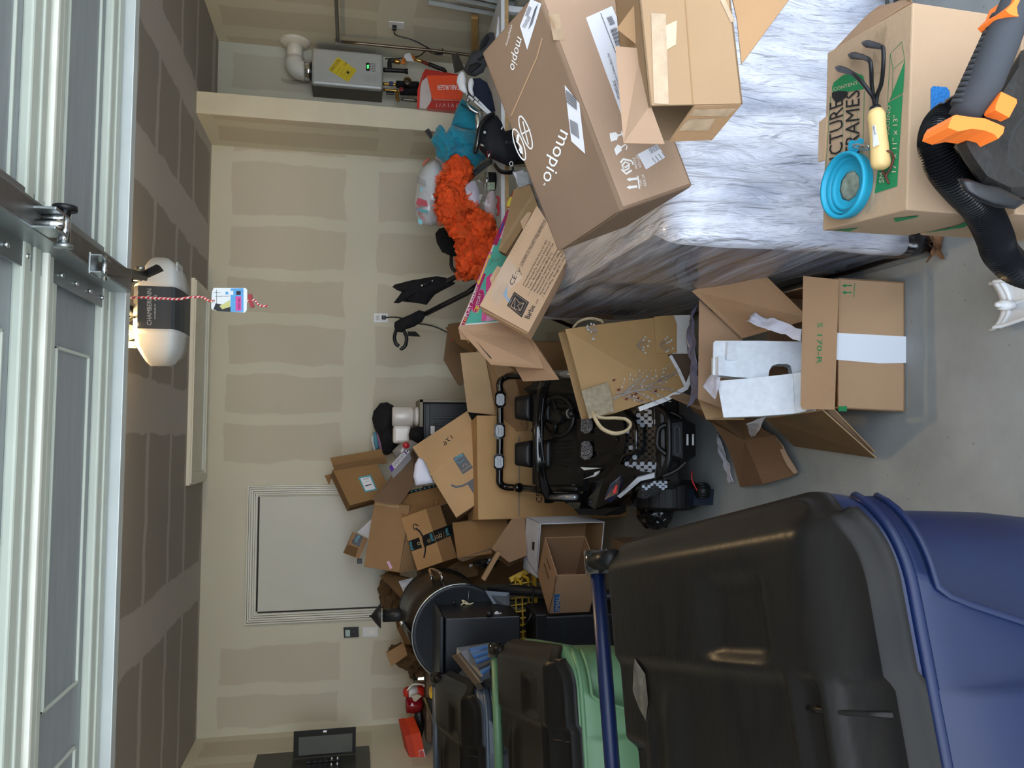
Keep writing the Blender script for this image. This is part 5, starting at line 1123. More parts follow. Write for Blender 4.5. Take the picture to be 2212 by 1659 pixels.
part('hood_cap', lambda mb: mb.lathe(phd.hit(1330, 949, .014), phd.n, [(.016, 0), (.016, .006), (.012, .008), (0, .008)], TM, n=20))
part('hood_sticker', lambda mb: (mb.slab([phd.hit(x, y, .0) for x, y in ((1253, 1009), (1298, 1011), (1262, 1016))], .008, WHITE), mb.slab([phd.hit(x, y, .0) for x, y in ((1259, 1035), (1282, 1026), (1284, 1021), (1294, 1017), (1290, 1024), (1284, 1029), (1262, 1034))], .008, WHITE)))
# front grille: honeycomb
def hexcells(mb, pl, x0, x1, y0, y1, sx, sy, clip, w=.0045, mat=None, mat2=None):
    r = 0; x = x0
    k = 0
    while x < x1:
        y = y0+(sy/2 if r % 2 else 0)
        while y < y1:
            if clip(x, y):
                P = [(x-sx*.33, y), (x-sx*.2, y-sy*.34), (x+sx*.2, y-sy*.34), (x+sx*.33, y), (x+sx*.2, y+sy*.34), (x-sx*.2, y+sy*.34)]
                mb.slab([pl.hit(a_, b_, -.004) for a_, b_ in P], .004, mat2[1] if (3 <= r % 9 <= 6 and y < y0+sy*3.4 and y > y0+sy*1.2) or y > y1-sy*1.9 or (k % 11 == 3) else mat2[0]); k += 1
            y += sy
        x += sx*.55; r += 1
CH1 = M('grille_sky_glint', (176, 186, 202), rough=.15, coat=1, var=.1); CH2 = M('grille_dark', (34, 37, 42), rough=.1, coat=1, var=.2)  # bright sky reflection of the chrome painted into some cells as pale grey
GY = 3.34
pg = pl3(q(1350, 1000, 3.42), q(1350, 900, 3.42), q(1430, 950, 3.24))
part('grille', lambda mb: (mb.slab([pg.hit(x, y, -.012) for x, y in ((1345, 985), (1352, 1005), (1380, 1022), (1415, 1022), (1430, 1000), (1440, 960), (1438, 905), (1425, 880), (1385, 872), (1352, 885), (1344, 930))], .12, TM)), fix=False)
def inside(x, y): 
    return 1352 < x < 1432 and 878+abs(x-1390)*.25 < y < 1024-abs(x-1395)*.35
mb = MB(); hexcells(mb, pg, 1354, 1434, 876, 1024, 15, 14, inside, mat2=(CH2, CH1)); o = mb.build('grille_cells', car); o['kind'] = 'stuff'
part('hood_edge', lambda mb: mb.tube(curve([q(1342, 1000, 3.44), q(1350, 985, 3.40), q(1372, 975, 3.34), q(1374, 945, 3.33), q(1372, 915, 3.34), q(1350, 895, 3.40), q(1340, 885, 3.44)], 6), .011, GL, n=8))
# side headlamps
for s in (1,):
    pls = pl3(q(1300, 1050, 3.5), q(1380, 1010, 3.36), q(1300, 1080, 3.5))
    part('fender', lambda mb: mb.slab([q(1262, 1084, 3.66), q(1285, 1100, 3.56), q(1335, 1090, 3.46), q(1372, 1062, 3.36), q(1405, 1040, 3.3), q(1420, 1022, 3.28), q(1385, 1018, 3.33), q(1352, 1005, 3.42), q(1340, 1000, 3.46), q(1300, 1045, 3.56)], .10, GL))
    pfz = Pl(q(1350, 1055, 3.25), V((1, 0, .0)), V((0, .5, 1)))
    part('headlamp_strip', lambda mb: mb.slab([q(1333, 1072, 3.37), q(1352, 1056, 3.31), q(1376, 1032, 3.26), q(1414, 1022, 3.24), q(1414, 1032, 3.24), q(1384, 1039, 3.26), q(1340, 1076, 3.35)], .012, M('headlamp_grey', (196, 200, 208), rough=.2)))
    part('side_marker', lambda mb: (mb.slab([q(1305, 1080, 3.42), q(1318, 1046, 3.40), q(1341, 1027, 3.38), q(1345, 1040, 3.36), q(1335, 1066, 3.37), q(1318, 1086, 3.40)], .01, M('marker_navy', (22, 30, 58), rough=.2, coat=.6)), mb.slab([q(1323, 1064, 3.36), q(1330, 1049, 3.355), q(1334, 1049, 3.35), q(1331, 1064, 3.355), q(1327, 1067, 3.36)], .008, M('reflector_red', (224, 44, 48), rough=.2))))
    pgl = Pl(q(1410, 1055, 3.22), V((1, 0, 0)), V((0, 0, 1)))
    part('side_grille', lambda mb: mb.slab([pgl.hit(x, y) for x, y in ((1384, 1075), (1392, 1045), (1425, 1036), (1449, 1036), (1443, 1048), (1430, 1056), (1416, 1070), (1390, 1078))], .05, TM))
    mb = MB(); hexcells(mb, Pl(q(1410, 1055, 3.212), V((1, 0, 0)), V((0, 0, 1))), 1390, 1440, 1042, 1075, 11, 9, lambda x, y: y < 1082-(x-1385)*.55 and y > 1046-(x-1390)*.2, mat2=(CH1, CH2)); mb.build('side_grille_cells', car)['kind'] = 'stuff'
# bull bar
BY = 3.17
part('bull_bar', lambda mb: (mb.tube(curve([q(1423, 880, BY+.06), q(1440, 893, BY+.02), q(1445, 910, BY), q(1446, 960, BY), q(1444, 995, BY), q(1434, 1020, BY+.03), q(1424, 1036, BY+.08)], 8), .0165, TM, n=12), mb.tube(curve([q(1440, 916, BY), q(1424, 925, BY+.01), q(1420, 945, BY+.01), q(1421, 965, BY+.01), q(1440, 982, BY)], 6), .013, TM, n=10)))
part('bull_bar_loop', lambda mb: mb.tube(curve([q(1440, 888, 3.2), q(1462, 896, 3.18), q(1480, 910, 3.16)], 6), .010, TM, n=10))
part('bull_bar_loop', lambda mb: mb.tube(curve([q(1430, 1030, 3.2), q(1462, 1015, 3.17), q(1484, 995, 3.15)], 6), .010, TM, n=10))
SKM = M('skid_black', (12, 13, 15), rough=.8, spec=.15); psk = Pl(q(1463, 950, 3.14), V((1, 0, 0)), V((0, .35, 1)))
part('skid_plate', lambda mb: (mb.slab([psk.hit(x, y) for x, y in ((1448, 905), (1480, 905), (1502, 918), (1503, 985), (1484, 998), (1450, 990))], .05, SKM), mb.slab([psk.hit(x, y, .006) for x, y in ((1452, 914), (1474, 911), (1475, 991), (1452, 983))], .006, M('plate_grey', (30, 32, 36), rough=.6, spec=.3, bump=.3, bscale=80)), mb.spx(psk, [(1457, 925), (1462, 919), (1468, 925), (1469, 978), (1463, 984), (1458, 978), (1457, 925)], .003, INK_N, .008)))
part('tow_slot', lambda mb: (mb.tube([psk.hit(1485, 938, .02), psk.hit(1485, 962, .02)], .005, LENS, n=8), mb.tube([psk.hit(1497, 938, .02), psk.hit(1497, 962, .02)], .005, LENS, n=8)))
# wheels
for (x, y, Y) in ((1350, 1095, 3.62), (1485, 800, 3.5)):
    c_ = q(x, y, Y); c_.z = .15
WH = M('toy_tyre', (18, 18, 20), rough=.6, var=.2)
for X, Y in ((-.27, 3.45), (.33, 3.45), (-.29, 4.12), (.34, 4.12)):
    mb = MB(); mb.tube([(X-.065, Y, .155), (X-.05, Y, .155), (X+.05, Y, .155), (X+.065, Y, .155)], [.13, .152, .152, .13], WH, n=32, smooth=False)
    for k in range(20):
        a_ = 2*PI*k/20; mb.box((X, Y+.152*math.cos(a_), .155+.152*math.sin(a_)), (.1, .02, .012), WH, R=Matrix.Rotation(a_+PI/2, 3, 'X'))
    w_ = mb.build('wheel', car); mb = MB(); mb.tube([(X-.068, Y, .155), (X+.068, Y, .155)], .075, SILV, n=20); mb.build('hub', car).parent = w_
part('chassis', lambda mb: (mb.box((.015, 3.75, .22), (.50, .95, .12), TM, bev=.02), mb.box((.015, 3.32, .22), (.46, .2, .1), TM, bev=.02)))
part('side_step', lambda mb: (mb.slab([q(1240, 1100, 3.72), q(1250, 1112, 3.7), q(1300, 1114, 3.56), q(1340, 1112, 3.5), q(1340, 1095, 3.48), q(1290, 1098, 3.58)], .05, TM)))
# things near its left front wheel
dr = thing('battery_charger', 'small ribbed black cylinder with red wire standing beside the toy car bumper', 'charger', PY(1500, 1060, 2.95)-V((0, 0, .06)))
mb = MB(); c0_ = PZ(1506, 1060, .10); 
mb.cyl(c0_+V((0, 0, -.05)), c0_+V((0, 0, .0)), .032, BLACK, n=24)
for k in range(14): a_ = 2*PI*k/14; mb.cyl(c0_+V((.033*math.cos(a_), .033*math.sin(a_), -.045)), c0_+V((.033*math.cos(a_), .033*math.sin(a_), -.005)), .004, BLACK, n=6)
mb.build('ribbed_case', dr)
mb = MB(); mb.tube(curve([c0_+V((0, 0, 0)), PY(1496, 1040, c0_.y), PY(1494, 1025, c0_.y), PY(1496, 1018, c0_.y+.02)]), .003, M('red_wire', (200, 40, 46), rough=.4), n=6); mb.build('wire', dr)
ct = thing('toy_battery_box', 'dark navy battery case with red strap on the floor by the car wheel', 'battery case', PZ(1500, 1075, 0))
mb = MB(); mb.slab([PZ(1445, 1050, .12), PZ(1500, 1058, .10), PZ(1498, 1092, .10), PZ(1448, 1095, .12)], .10, M('case_navy', (28, 38, 54), rough=.4, coat=.2)); mb.build('case', ct)
mb = MB(); mb.box(PZ(1456, 1093, .11), (.05, .02, .012), M('strap_red', (170, 34, 44)), bev=.003); mb.build('strap', ct)
cb = MB(); cb.blob(PZ(1415, 1110, .08), (.07, .10, .08), M('dark_plastic_bag', (30, 32, 36), rough=.18, coat=.8, bump=.8, bscale=30), amp=.35, ridge=True, seed=3); tag(cb.build('black_bag'), 'glossy dark plastic bag on the floor between toy car and bins', 'bag')
# ================================================================ pile of cartons, centre
def box_thing(label, o, a, b, c, mat, cat='cardboard box', skip=(), inner=None, name='cardboard_box', deco=None, bev=.003):
    t = thing(name, label, cat, o+(a+b+c)/2)
    mb = MB(); carton(mb, o, a, b, c, mat, skip=skip, inner=inner, bev=bev)
    F = dict(ab=Pl(o, a, b), ac=Pl(o, a, c), bc=Pl(o, b, c))
    if deco: deco(mb, F)
    mb.build('carton_body', t, fix=not skip); return t, F
ORB = card('carton_orange_brown', (142, 110, 72)); ORB2 = card('carton_deep_brown', (112, 84, 54))
# B1: brown carton, topmost, teal label
o, a, b, c = V((-0.433, 5.085, 1.624)), V((0.229, 0.066, 0.113)), V((0.064, 0.044, -0.272)), V((-0.054, 0.176, 0.016))
def d1(mb, F):
    mb.dpx(F['ab'], [(773.5, 1031), (801, 1025.5), (815, 1058), (788.5, 1063.5)], M('label_teal', (70, 150, 158), rough=.5)); mb.dpx(F['ab'], [(778, 1033), (799, 1029.5), (811, 1056), (790, 1060)], PAPER, .0015)
    mb.spx(F['ab'], [(789, 1050), (803, 1046)], .008, INK_N, .002); mb.spx(F['ab'], [(784, 1036), (797, 1033)], .003, INK_N, .002); mb.spx(F['ab'], [(787, 1042), (799, 1039)], .0015, INK_N, .002)
    mb.spx(F['ab'], [(721, 1012), (760, 1005), (830, 995)], .035, card('tape_dull_brown', (118, 90, 60)), .0012); mb.spx(F['bc'], [(755, 1100), (850, 1072)], .05, card('tape_brown_dark', (96, 66, 40)), .0012)
t, F = box_thing('brown carton with teal-edged shipping label, topmost of the pile beside the back door', o, a, b, c, ORB, deco=d1)
flap(t, [PY(722, 1015, 5.178), PY(713, 989, 5.210), PY(823, 970, 5.242), PY(838, 1000, 5.242)], ORB)
flap(t, [PY(710, 1047, 5.388), PY(701, 1027, 5.437), PY(715, 1024, 5.421), PY(722, 1015, 5.372)], ORB)
# B2: medium brown tall carton with pink sticker, open flap
o, a, b, c = V((-0.820, 4.797, 1.323)), V((0.028, 0.094, 0.211)), V((0.402, 0.039, -0.062)), V((-0.016, 0.191, -0.130))
G2 = card('carton_dull_brown', (150, 118, 84))
def d2(mb, F): mb.dpx(F['ab'], [(835, 1214), (840, 1211), (848, 1226), (843, 1230)], M('sticker_pink', (210, 170, 205))); mb.spx(F['ab'], [(811, 1085), (862, 1093)], .03, TAPE, .001)
t, F = box_thing('tall dull-brown carton with small pink sticker left of the arrow-printed carton', o, a, b, c, G2, deco=d2)
flap(t, [PY(811, 1083, 4.837), PY(804, 1077, 4.829), PY(893, 972, 5.089), PY(902, 990, 5.089), PY(892, 1050, 4.927), PY(864, 1090, 4.837)], card('carton_shadow_brown', (122, 98, 76)))
flap(t, [PY(864, 1238, 4.805), PY(900, 1231, 4.886), PY(908, 1200, 4.886), PY(879, 1160, 4.821)], G2)
# B3: carton with arrow print and black prime tape
o = V((-0.624, 3.900, 1.166)); a, b, c = V((0.262, 0.105, 0.062)), V((-0.074, 0.223, 0.109)), V((0.020, 0.034, -0.099))
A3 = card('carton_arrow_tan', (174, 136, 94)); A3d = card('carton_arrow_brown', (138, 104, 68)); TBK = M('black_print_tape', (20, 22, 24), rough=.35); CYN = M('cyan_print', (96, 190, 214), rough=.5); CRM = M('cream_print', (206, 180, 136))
P1 = [PY(956.6, 1214, 4.643), PY(919.6, 1099, 4.724), PY(868, 1121, 4.821), PY(901.5, 1233, 4.740)]
P2 = [PY(956.6, 1214, 4.643), PY(919.6, 1099, 4.724), PY(969, 1086, 4.764), PY(976.5, 1129, 4.740), PY(987.4, 1204, 4.684)]
bt = thing('cardboard_box', 'carton with black curved arrow print and black prime tape band in the pile', 'cardboard box', (P1[0]+P1[2])/2-V((0, 0, .1)))
mb = MB(); pa, pb2 = pl3(P1[0], P1[1], P1[3]), pl3(P2[0], P2[1], P2[4])
aa, bb = P1[1]-P1[0], P1[3]-P1[0]; cc = (P2[4]-P2[0])
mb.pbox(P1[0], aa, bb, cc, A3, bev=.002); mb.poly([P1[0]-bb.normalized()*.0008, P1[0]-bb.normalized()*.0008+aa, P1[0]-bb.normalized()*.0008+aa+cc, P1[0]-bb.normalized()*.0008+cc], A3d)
mb.spx(pa, [(896, 1147), (893, 1136), (899, 1132), (904, 1136), (905, 1141)][:0] or [(897, 1145), (893, 1140), (893, 1134), (897, 1132), (904, 1136)], .007, INK); mb.spx(pa, [(898, 1141), (907, 1148), (914, 1160), (919, 1175), (919, 1190), (916, 1205)], .011, INK)
mb.dpx(pa, [(882, 1169), (905, 1161), (912, 1183), (889, 1191)], TBK, .0014); mb.dpx(pa, [(911, 1158), (935, 1148), (942, 1172), (916, 1182)], TBK, .0014); mb.dpx(pb2, [(935, 1147), (975, 1132), (979, 1155), (943, 1171)], TBK, .0014)
mb.tpx('prime', pa, (893, 1187), (889, 1170), (888, 1188), CYN, .002); mb.tpx('prime', pa, (938, 1167), (933, 1152), (932, 1169), CYN, .002); mb.tpx('prime', pb2, (970, 1155), (966, 1141), (965, 1157), CYN, .002)
for qq, pl in (((905, 1174), pa), ((927, 1168), pa), ((951, 1157), pb2), ((944, 1160), pb2)): mb.spx(pl, [(qq[0]+3*math.cos(t_), qq[1]+3*math.sin(t_)) for t_ in [2*PI*k/8 for k in range(8)]], .003, CRM, .002, closed=True)
for k in range(4): mb.spx(pb2, [(950+k*5, 1166-k*1.5), (947+k*5, 1150-k*1.5)], .001, CRM, .002)
mb.spx(pb2, [(960, 1103), (958, 1110), (962, 1115), (967, 1110), (965, 1103), (960, 1103)], .003, INK)
mb.build('carton_body', bt, fix=True)
pfl3 = [PY(868, 1121, 4.821), PY(969, 1086, 4.805), PY(945, 1045, 4.927), PY(861, 1066, 4.943)]
def f3(mb):
    pl = pl3(pfl3[0], pfl3[1], pfl3[3]); mb.dpx(pl, [(861, 1066), (945, 1045), (947, 1051), (862, 1072)], TBK)
    for k in range(8): mb.dpx(pl, [(868+k*9.5, 1066-k*2.4), (871+k*9.5, 1065-k*2.4), (871+k*9.5, 1069-k*2.4)], CYN, .002)
    mb.spx(pl, [(936, 1082), (949, 1078), (947, 1091), (937, 1094), (936, 1082)], .002, INK)
flap(bt, pfl3, A3d, Pmb=f3)
# B4: light tan, opened flat with 176 print
pts4 = [(891, 966), (1009, 888), (1040, 936), (929, 1025)]
A4 = card('carton_pale_tan', (204, 168, 124))
a4 = [PY(891, 966, 4.764), PY(1009, 888, 4.724), PY(1034, 947, 4.594), PY(929, 1025, 4.643)]
b4 = [PY(929, 1025, 4.643), PY(1034, 947, 4.594), PY(1036, 1086, 4.497), PY(986, 1119, 4.562)]
a4[2] = pl3(a4[0], a4[1], a4[3]).hit(1034, 939); b4[1] = a4[2]; b4[2] = pl3(b4[0], b4[1], b4[3]).hit(1036, 1086)
bt = thing('cardboard_box', 'large pale tan carton opened flat, 176 printed upside down, grey prime label', 'cardboard box', b4[3]+V((.1, .1, -.1)))
mb = MB(); mb.slab(a4, .006, A4, edge=K_EDGE); pl = pl3(a4[0], a4[1], a4[3]); mb.tpx('176', pl, (979, 947), (961, 964), (973, 939), INK); mb.build('top_flap', bt)
mb = MB(); nn = (b4[1]-b4[0]).cross(b4[3]-b4[0]).normalized(); nn = nn if nn.dot(CAM-b4[0]) > 0 else -nn
mb.slab(b4, .16, A4, edge=K_DARK); pl = pl3(b4[0], b4[1], b4[3])
GPR = M('grey_print_label', (92, 96, 102), rough=.5)
mb.dpx(pl, [(978, 990), (1000, 978), (1022, 1010), (1000, 1025)], GPR); mb.tpx('prime', pl, (984, 995), (1001, 985), (980.5, 989), M('cyan_print', (96, 190, 214)), .002); mb.spx(pl, [(986, 999), (994, 1000), (1002, 992)], .003, M('cyan_print', (96, 190, 214)), .002)
mb.spx(pl, [(1000, 1009), (1002, 1003), (1007, 1002), (1009, 1006)], .003, CRM, .002); mb.tpx('free listening', pl, (1000, 1019), (1017, 1006), (998, 1016), CRM, .002)
mb.spx(pl, [(975, 1048), (985, 1052), (998, 1050), (1013, 1043)], .012, GPR); mb.dpx(pl, [(1008, 1043), (1030, 1028), (1032, 1080), (1029, 1076)], GPR)
mb.spx(pl, [(929, 1027), (935, 1031)], .003, INK); mb.spx(pl, [(986, 1118), (1120, 1030)], .004, K_DARK)
mb.build('carton_body', bt)
# B5: big light tan carton behind the car, with C5 print; B6 open carton with corrugated flap
A5 = card('carton_big_tan', (206, 166, 116))
o = PY(1033, 1117, 4.55); a = PY(1300, 1112, 4.55)-o
bt = thing('cardboard_box', 'large tan carton with clear tape line standing behind the toy car left side', 'cardboard box', (o+a+V((.4, .15, 0)))*1)
u5 = V((.60, .06, 0)); v5 = V((-.05, .4, 0)); z5 = V((0, 0, -(o.z-.0)))
mb = MB(); mb.pbox(V((o.x, 4.40, 0)), u5, v5, V((0, 0, PY(1033, 1117, 4.40).z)), A5, bev=.004)
p5 = Pl(V((o.x, 4.40, 0)), u5, V((0, 0, 1))); mb.spx(p5, [(1122, 942), (1121, 1116)], .012, TAPE_CLEAR); mb.tpx('C5', p5, (1171, 1086), (1171, 1064), (1157, 1086), INK)
mb.build('carton_body', bt, fix=True)
bt = thing('cardboard_box', 'tall open brown carton with corrugated raised flap behind the toy car right side', 'cardboard box', (.45, 4.75, 0))
mb = MB(); o6 = V((-.02, 4.60, 0)); carton(mb, o6, V((.62, .02, 0)), V((0, 0, PY(1085, 850, 4.62).z)), V((0, .42, 0)), K_MID, skip=('AC',)); mb.build('carton_body', bt)
COR = card('corrugated_inside', (206, 176, 138)); 
nt = COR.node_tree; wv = nt.nodes.new('ShaderNodeTexWave'); wv.inputs['Scale'].default_value = 28; wv.bands_direction = 'Z'; tc = nt.nodes.new('ShaderNodeTexCoord'); nt.links.new(tc.outputs['Object'], wv.inputs['Vector']); bp_n = nt.nodes.new('ShaderNodeBump'); bp_n.inputs['Strength'].default_value = .25; nt.links.new(wv.outputs['Fac'], bp_n.inputs['Height']); nt.links.new(bp_n.outputs[0], nt.nodes['Principled BSDF'].inputs['Normal'])
flap(bt, [PY(994, 763, 4.3), PY(1046, 760, 4.25), PY(1071, 897, 4.5), PY(1010, 890, 4.55)], COR)
flap(bt, [PY(1071, 897, 4.5), PY(1046, 760, 4.28), PY(1110, 800, 4.3), PY(1140, 930, 4.40), PY(1090, 935, 4.5)], K_MID)
flap(bt, [PY(1028, 920, 4.5), PY(1060, 897, 4.52), PY(1085, 932, 4.5), PY(1060, 938, 4.48)], K_DARK)
# B7 open orange-brown carton lower, below prime carton
q7 = [PY(977, 1129, 4.684), PY(1092, 1113, 4.603), PY(1102, 1169, 4.522), PY(988, 1207, 4.603)]
bt = thing('cardboard_box', 'orange-brown open carton tipped on its side beneath the prime-taped carton', 'cardboard box', q7[2]+V((0, .1, -.1)))
A7 = card('carton_orange_tan', (154, 118, 78)); mb = MB(); nn = (q7[1]-q7[0]).cross(q7[3]-q7[0]).normalized(); nn = nn if nn.dot(CAM-q7[0]) > 0 else -nn
carton(mb, q7[0], q7[1]-q7[0], q7[3]-q7[0], -nn*.22, A7, skip=('bc',)); mb.build('carton_body', bt)
flap(bt, [q7[3], q7[2], PY(1104, 1178, 4.530), PY(1000, 1213, 4.611)], K_GREY); flap(bt, [q7[1], PY(1104, 1113, 4.643), PY(1112, 1165, 4.562), q7[2]], K_DARK)
# B8 small prime parcel, white paper
o, a, b, c = tri((751, 1172), (741.5, 1195), (763, 1149), (774, 1207), 4.7, (.05, .03, .05))
q8 = [PY(763, 1149, 5.226), PY(794, 1163, 5.226), PY(776, 1207, 5.210), PY(742, 1195, 5.210)]
bt = thing('parcel_box', 'small amber-brown parcel with black prime tape, upper left edge of the pile', 'cardboard box', q8[2]-V((0, 0, .02)))
mb = MB(); mb.slab(q8, .09, K_MID); pl = pl3(q8[0], q8[1], q8[3]); mb.dpx(pl, [(769, 1153), (784, 1159), (776, 1182), (760, 1174)], TBK); mb.tpx('prime', pl, (771, 1171), (778, 1158), (766, 1169), CYN, .002); mb.spx(pl, [(764, 1165), (760, 1169), (764, 1171)], .004, INK, .002); mb.dpx(pl, [(752, 1176), (774, 1184), (768, 1204), (743, 1194)], ORB2, .0012); mb.build('carton_body', bt)
mb = MB(); mb.box(PY(777, 1212, 5.210), (.03, .03, .03), BLACK, bev=.003); mb.build('black_corner', bt)
mb = MB(); mb.slab([PY(772, 1150, 5.291), PY(803, 1120, 5.307), PY(797, 1163, 5.291), PY(795, 1165, 5.291)], .004, PAPER); tag(mb.build('paper_sheet'), 'white paper sheet poking out above the small prime parcel', 'paper')
# B9 long printed narrow carton with shipping label, behind the smoker
q9 = [PY(820, 1244, 5.089), PY(834, 1238, 5.089), PY(885, 1250, 5.008), PY(925, 1262, 4.967), PY(905, 1300, 4.967), PY(872, 1300, 5.008)]
bt = thing('long_carton', 'long narrow brown carton with white shipping label leaning behind the smoker', 'cardboard box', q9[4]-V((0, 0, .05)))
mb = MB(); mb.slab(q9, .08, ORB2); pl = pl3(q9[0], q9[2], q9[4]); mb.tpx('DO NOT FIT INTO THIS BOX', pl, (873, 1298), (835, 1256), (868, 1300), INK, .002); mb.dpx(pl, [(861, 1256), (890, 1248), (900, 1260), (874, 1284)], PAPER, .0015)
for k in range(9): mb.spx(pl, [(868+k*2.6, 1270-k*1.2), (872+k*2.6, 1275-k*1.2)], .003 if k % 2 else .0016, INK_N, .003)
mb.spx(pl, [(866, 1258), (880, 1254)], .002, INK_N, .003); mb.build('carton_body', bt)
# B10 printed carton under
q10 = [PY(958, 1232, 4.805), PY(1000, 1205, 4.805), PY(1030, 1215, 4.805), PY(1033, 1243, 4.805), PY(985, 1252, 4.805), PY(950, 1248, 4.805)]
bt = thing('printed_carton', 'dark brown carton printed MADE IN and CARTON, low in the pile behind the smoker', 'cardboard box', q10[4]-V((0, 0, .05)))
mb = MB(); mb.slab(q10, .2, ORB2); pl = pl3(q10[0], q10[2], q10[4]); 
for k, s_ in enumerate(('PO#', 'ITEM#', 'CARTON', 'MADE IN')): x = 996-k*12; mb.tpx(s_, pl, (x+3, 1243-k*1), (x-10, 1225-k*-3), (x-4, 1246-k*1), INK_BR if False else INK, .002)
mb.dpx(pl, [(1013, 1217), (1020, 1215), (1021, 1223), (1014, 1225)], M('label_paper', (222, 222, 228)), .0015); mb.build('carton_body', bt)
mb = MB(); KP = M('crumpled_kraft', (92, 68, 42), rough=.85, bump=1.0, bscale=14, var=.15)
mb.blob(PY(846, 1278, 5.38), (.12, .08, .08), KP, amp=.4, ridge=True, seed=12, freq=1.6, smooth=False); tag(mb.build('crumpled_paper'), 'crumpled brown packing paper above the smoker left of the long carton', 'packing paper')
mb = MB(); mb.blob(PY(880, 1418, 5.3), (.07, .07, .12), KP, amp=.4, ridge=True, seed=15, freq=1.6, smooth=False, R=Matrix.Rotation(.4, 3, 'Y')); mb.blob(PY(905, 1445, 5.25), (.06, .07, .07), KP, amp=.4, ridge=True, seed=16, freq=1.6, smooth=False); tag(mb.build('crumpled_paper'), 'crumpled brown packing paper left of the smoker above the table', 'packing paper')
mb = MB(); mb.slab([PY(834, 1411, 5.048), PY(845, 1440, 5.048), PY(880, 1415, 5.048), PY(872, 1388, 5.048)], .006, K_MID); tag(mb.build('cardboard_flap'), 'small rectangular cardboard piece standing left of the smoker chimney', 'cardboard')
mb = MB(); mb.slab([PY(858, 1358, 5.15), PY(880, 1340, 5.15), PY(1270, 1345, 5.15), PY(1272, 1398, 5.15), PY(875, 1392, 5.15)], .3, ORB2); tag(mb.build('cardboard_box'), 'dark brown carton half hidden behind the smoker drum', 'cardboard box')
# low dark fill cartons in the pile
def plain(label, P, th, mat, name='cardboard_box'): 
    mb = MB(); mb.slab([PY(*p) for p in P], th, mat); return tag(mb.build(name), label, 'cardboard box')
plain('brown carton side seen below the orange-brown open carton', [(1062, 1185, 3.9), (1106, 1120, 3.9), (1135, 1118, 3.9), (1138, 1200, 3.85), (1100, 1215, 3.85)], .25, card('carton_dim_brown', (140, 110, 84)))
plain('thin brown carton edge leaning beside the black bag under the pile', [(1040, 1250, 3.85), (1075, 1190, 3.85), (1082, 1195, 3.85), (1048, 1255, 3.85)], .02, K_MID)
mb = MB(); mb.blob(PY(1050, 1205, 4.724), (.06, .06, .08), M('dark_plastic_bag', (30, 32, 36)), amp=.3, ridge=True, seed=8); tag(mb.build('black_bag'), 'crumpled black plastic bag tucked under the pile next to the printed carton', 'bag')
mb = MB(); P = [PY(1072, 1194, 4.578), PY(1100, 1181, 4.578), PY(1103, 1184, 4.578), PY(1088, 1216, 4.562), PY(1072, 1205, 4.578)]; mb.slab(P, .004, PAPER); pl = pl3(P[0], P[1], P[3]); mb.spx(pl, [(1072, 1194), (1100, 1181)], .012, M('bag_red', (176, 24, 40)), .001); tag(mb.build('paper_bag'), 'white paper bag with red edge showing under the pile', 'paper bag')
# white archive box and SMALL moving box on the floor stack
fk = scl if False else None
o, a, b, c = tri((1203, 1244), (1177, 1161), (1290, 1240), (1185, 1326), 3.3)
SM = card('carton_small_box', (158, 126, 98)); SMI = card('carton_small_inside', (138, 106, 80))
bt = thing('moving_carton', 'empty moving carton on its side with a blue SMALL print and hand holes', 'cardboard box', o+(a+b+c)/2)
b = b*1.0; mb = MB(); carton(mb, o, a, V((0, 0, b.z*1.05)), c, SM, skip=('ab',), inner=SMI)
pt_, pf2 = Pl(o, a, c), Pl(o, c, b)
mb.dpx(pf2, [(1197, 1284), (1210, 1284), (1209, 1322), (1196, 1322)], M('small_blue', (34, 92, 150), rough=.7)); mb.tpx('SMALL', pf2, (1208, 1320), (1209, 1287), (1199, 1320), M('pale_print', (196, 178, 150)), .002)
mb.dpx(pt_, [(1179, 1204), (1182, 1206), (1191, 1232), (1186, 1228)], INK_BR); mb.dpx(pt_, [(1174, 1216), (1177, 1217), (1187, 1252), (1183, 1250)], INK_BR); mb.spx(pf2, [(1199, 1245), (1197, 1325)], .002, K_DARK)
mb.build('carton_body', bt)
o2, a2, b2, c2 = V((-0.45, 3.700, 0.714)), V((0.07, .20, .0)), V((0, 0, -.33)), V((-0.245, .077, 0))
bt = thing('archive_box', 'white archive box with blue edge lines lying behind the SMALL carton', 'archive box', o2+(a2+b2+c2)/2)
ABW = M('archive_white', (204, 206, 214), rough=.6); mb = MB(); carton(mb, PY(1167, 1131, 3.62), PY(1137, 1117, 3.85)-PY(1167, 1131, 3.62), PY(1306, 1127, 3.62)-PY(1167, 1131, 3.62), PY(1159, 1248, 3.72)-PY(1167, 1131, 3.62), ABW, skip=('bc',), inner=K_MID)
o_ = PY(1167, 1131, 3.62); pt2 = Pl(o_, PY(1137, 1117, 3.85)-o_, PY(1159, 1248, 3.72)-o_); BL = M('archive_blue', (30, 44, 110)); mb.spx(pt2, [(1166, 1140), (1160, 1240)], .005, BL); mb.spx(pt2, [(1160, 1240), (1136, 1204)], .004, BL)
for k in range(4): mb.spx(pt2, [(1142+k*4, 1145+k), (1139+k*4, 1195+k*3)], .0012, BL)
mb.dpx(pt2, [(1150, 1170), (1155, 1171), (1154, 1190), (1149, 1186)], INK); mb.build('box_body', bt)
tag(MB().box((-.64, 3.5, .27), (.3, .25, .2), K_DARK).build('cardboard_box'), 'dark carton supporting the SMALL moving carton near the floor', 'cardboard box')

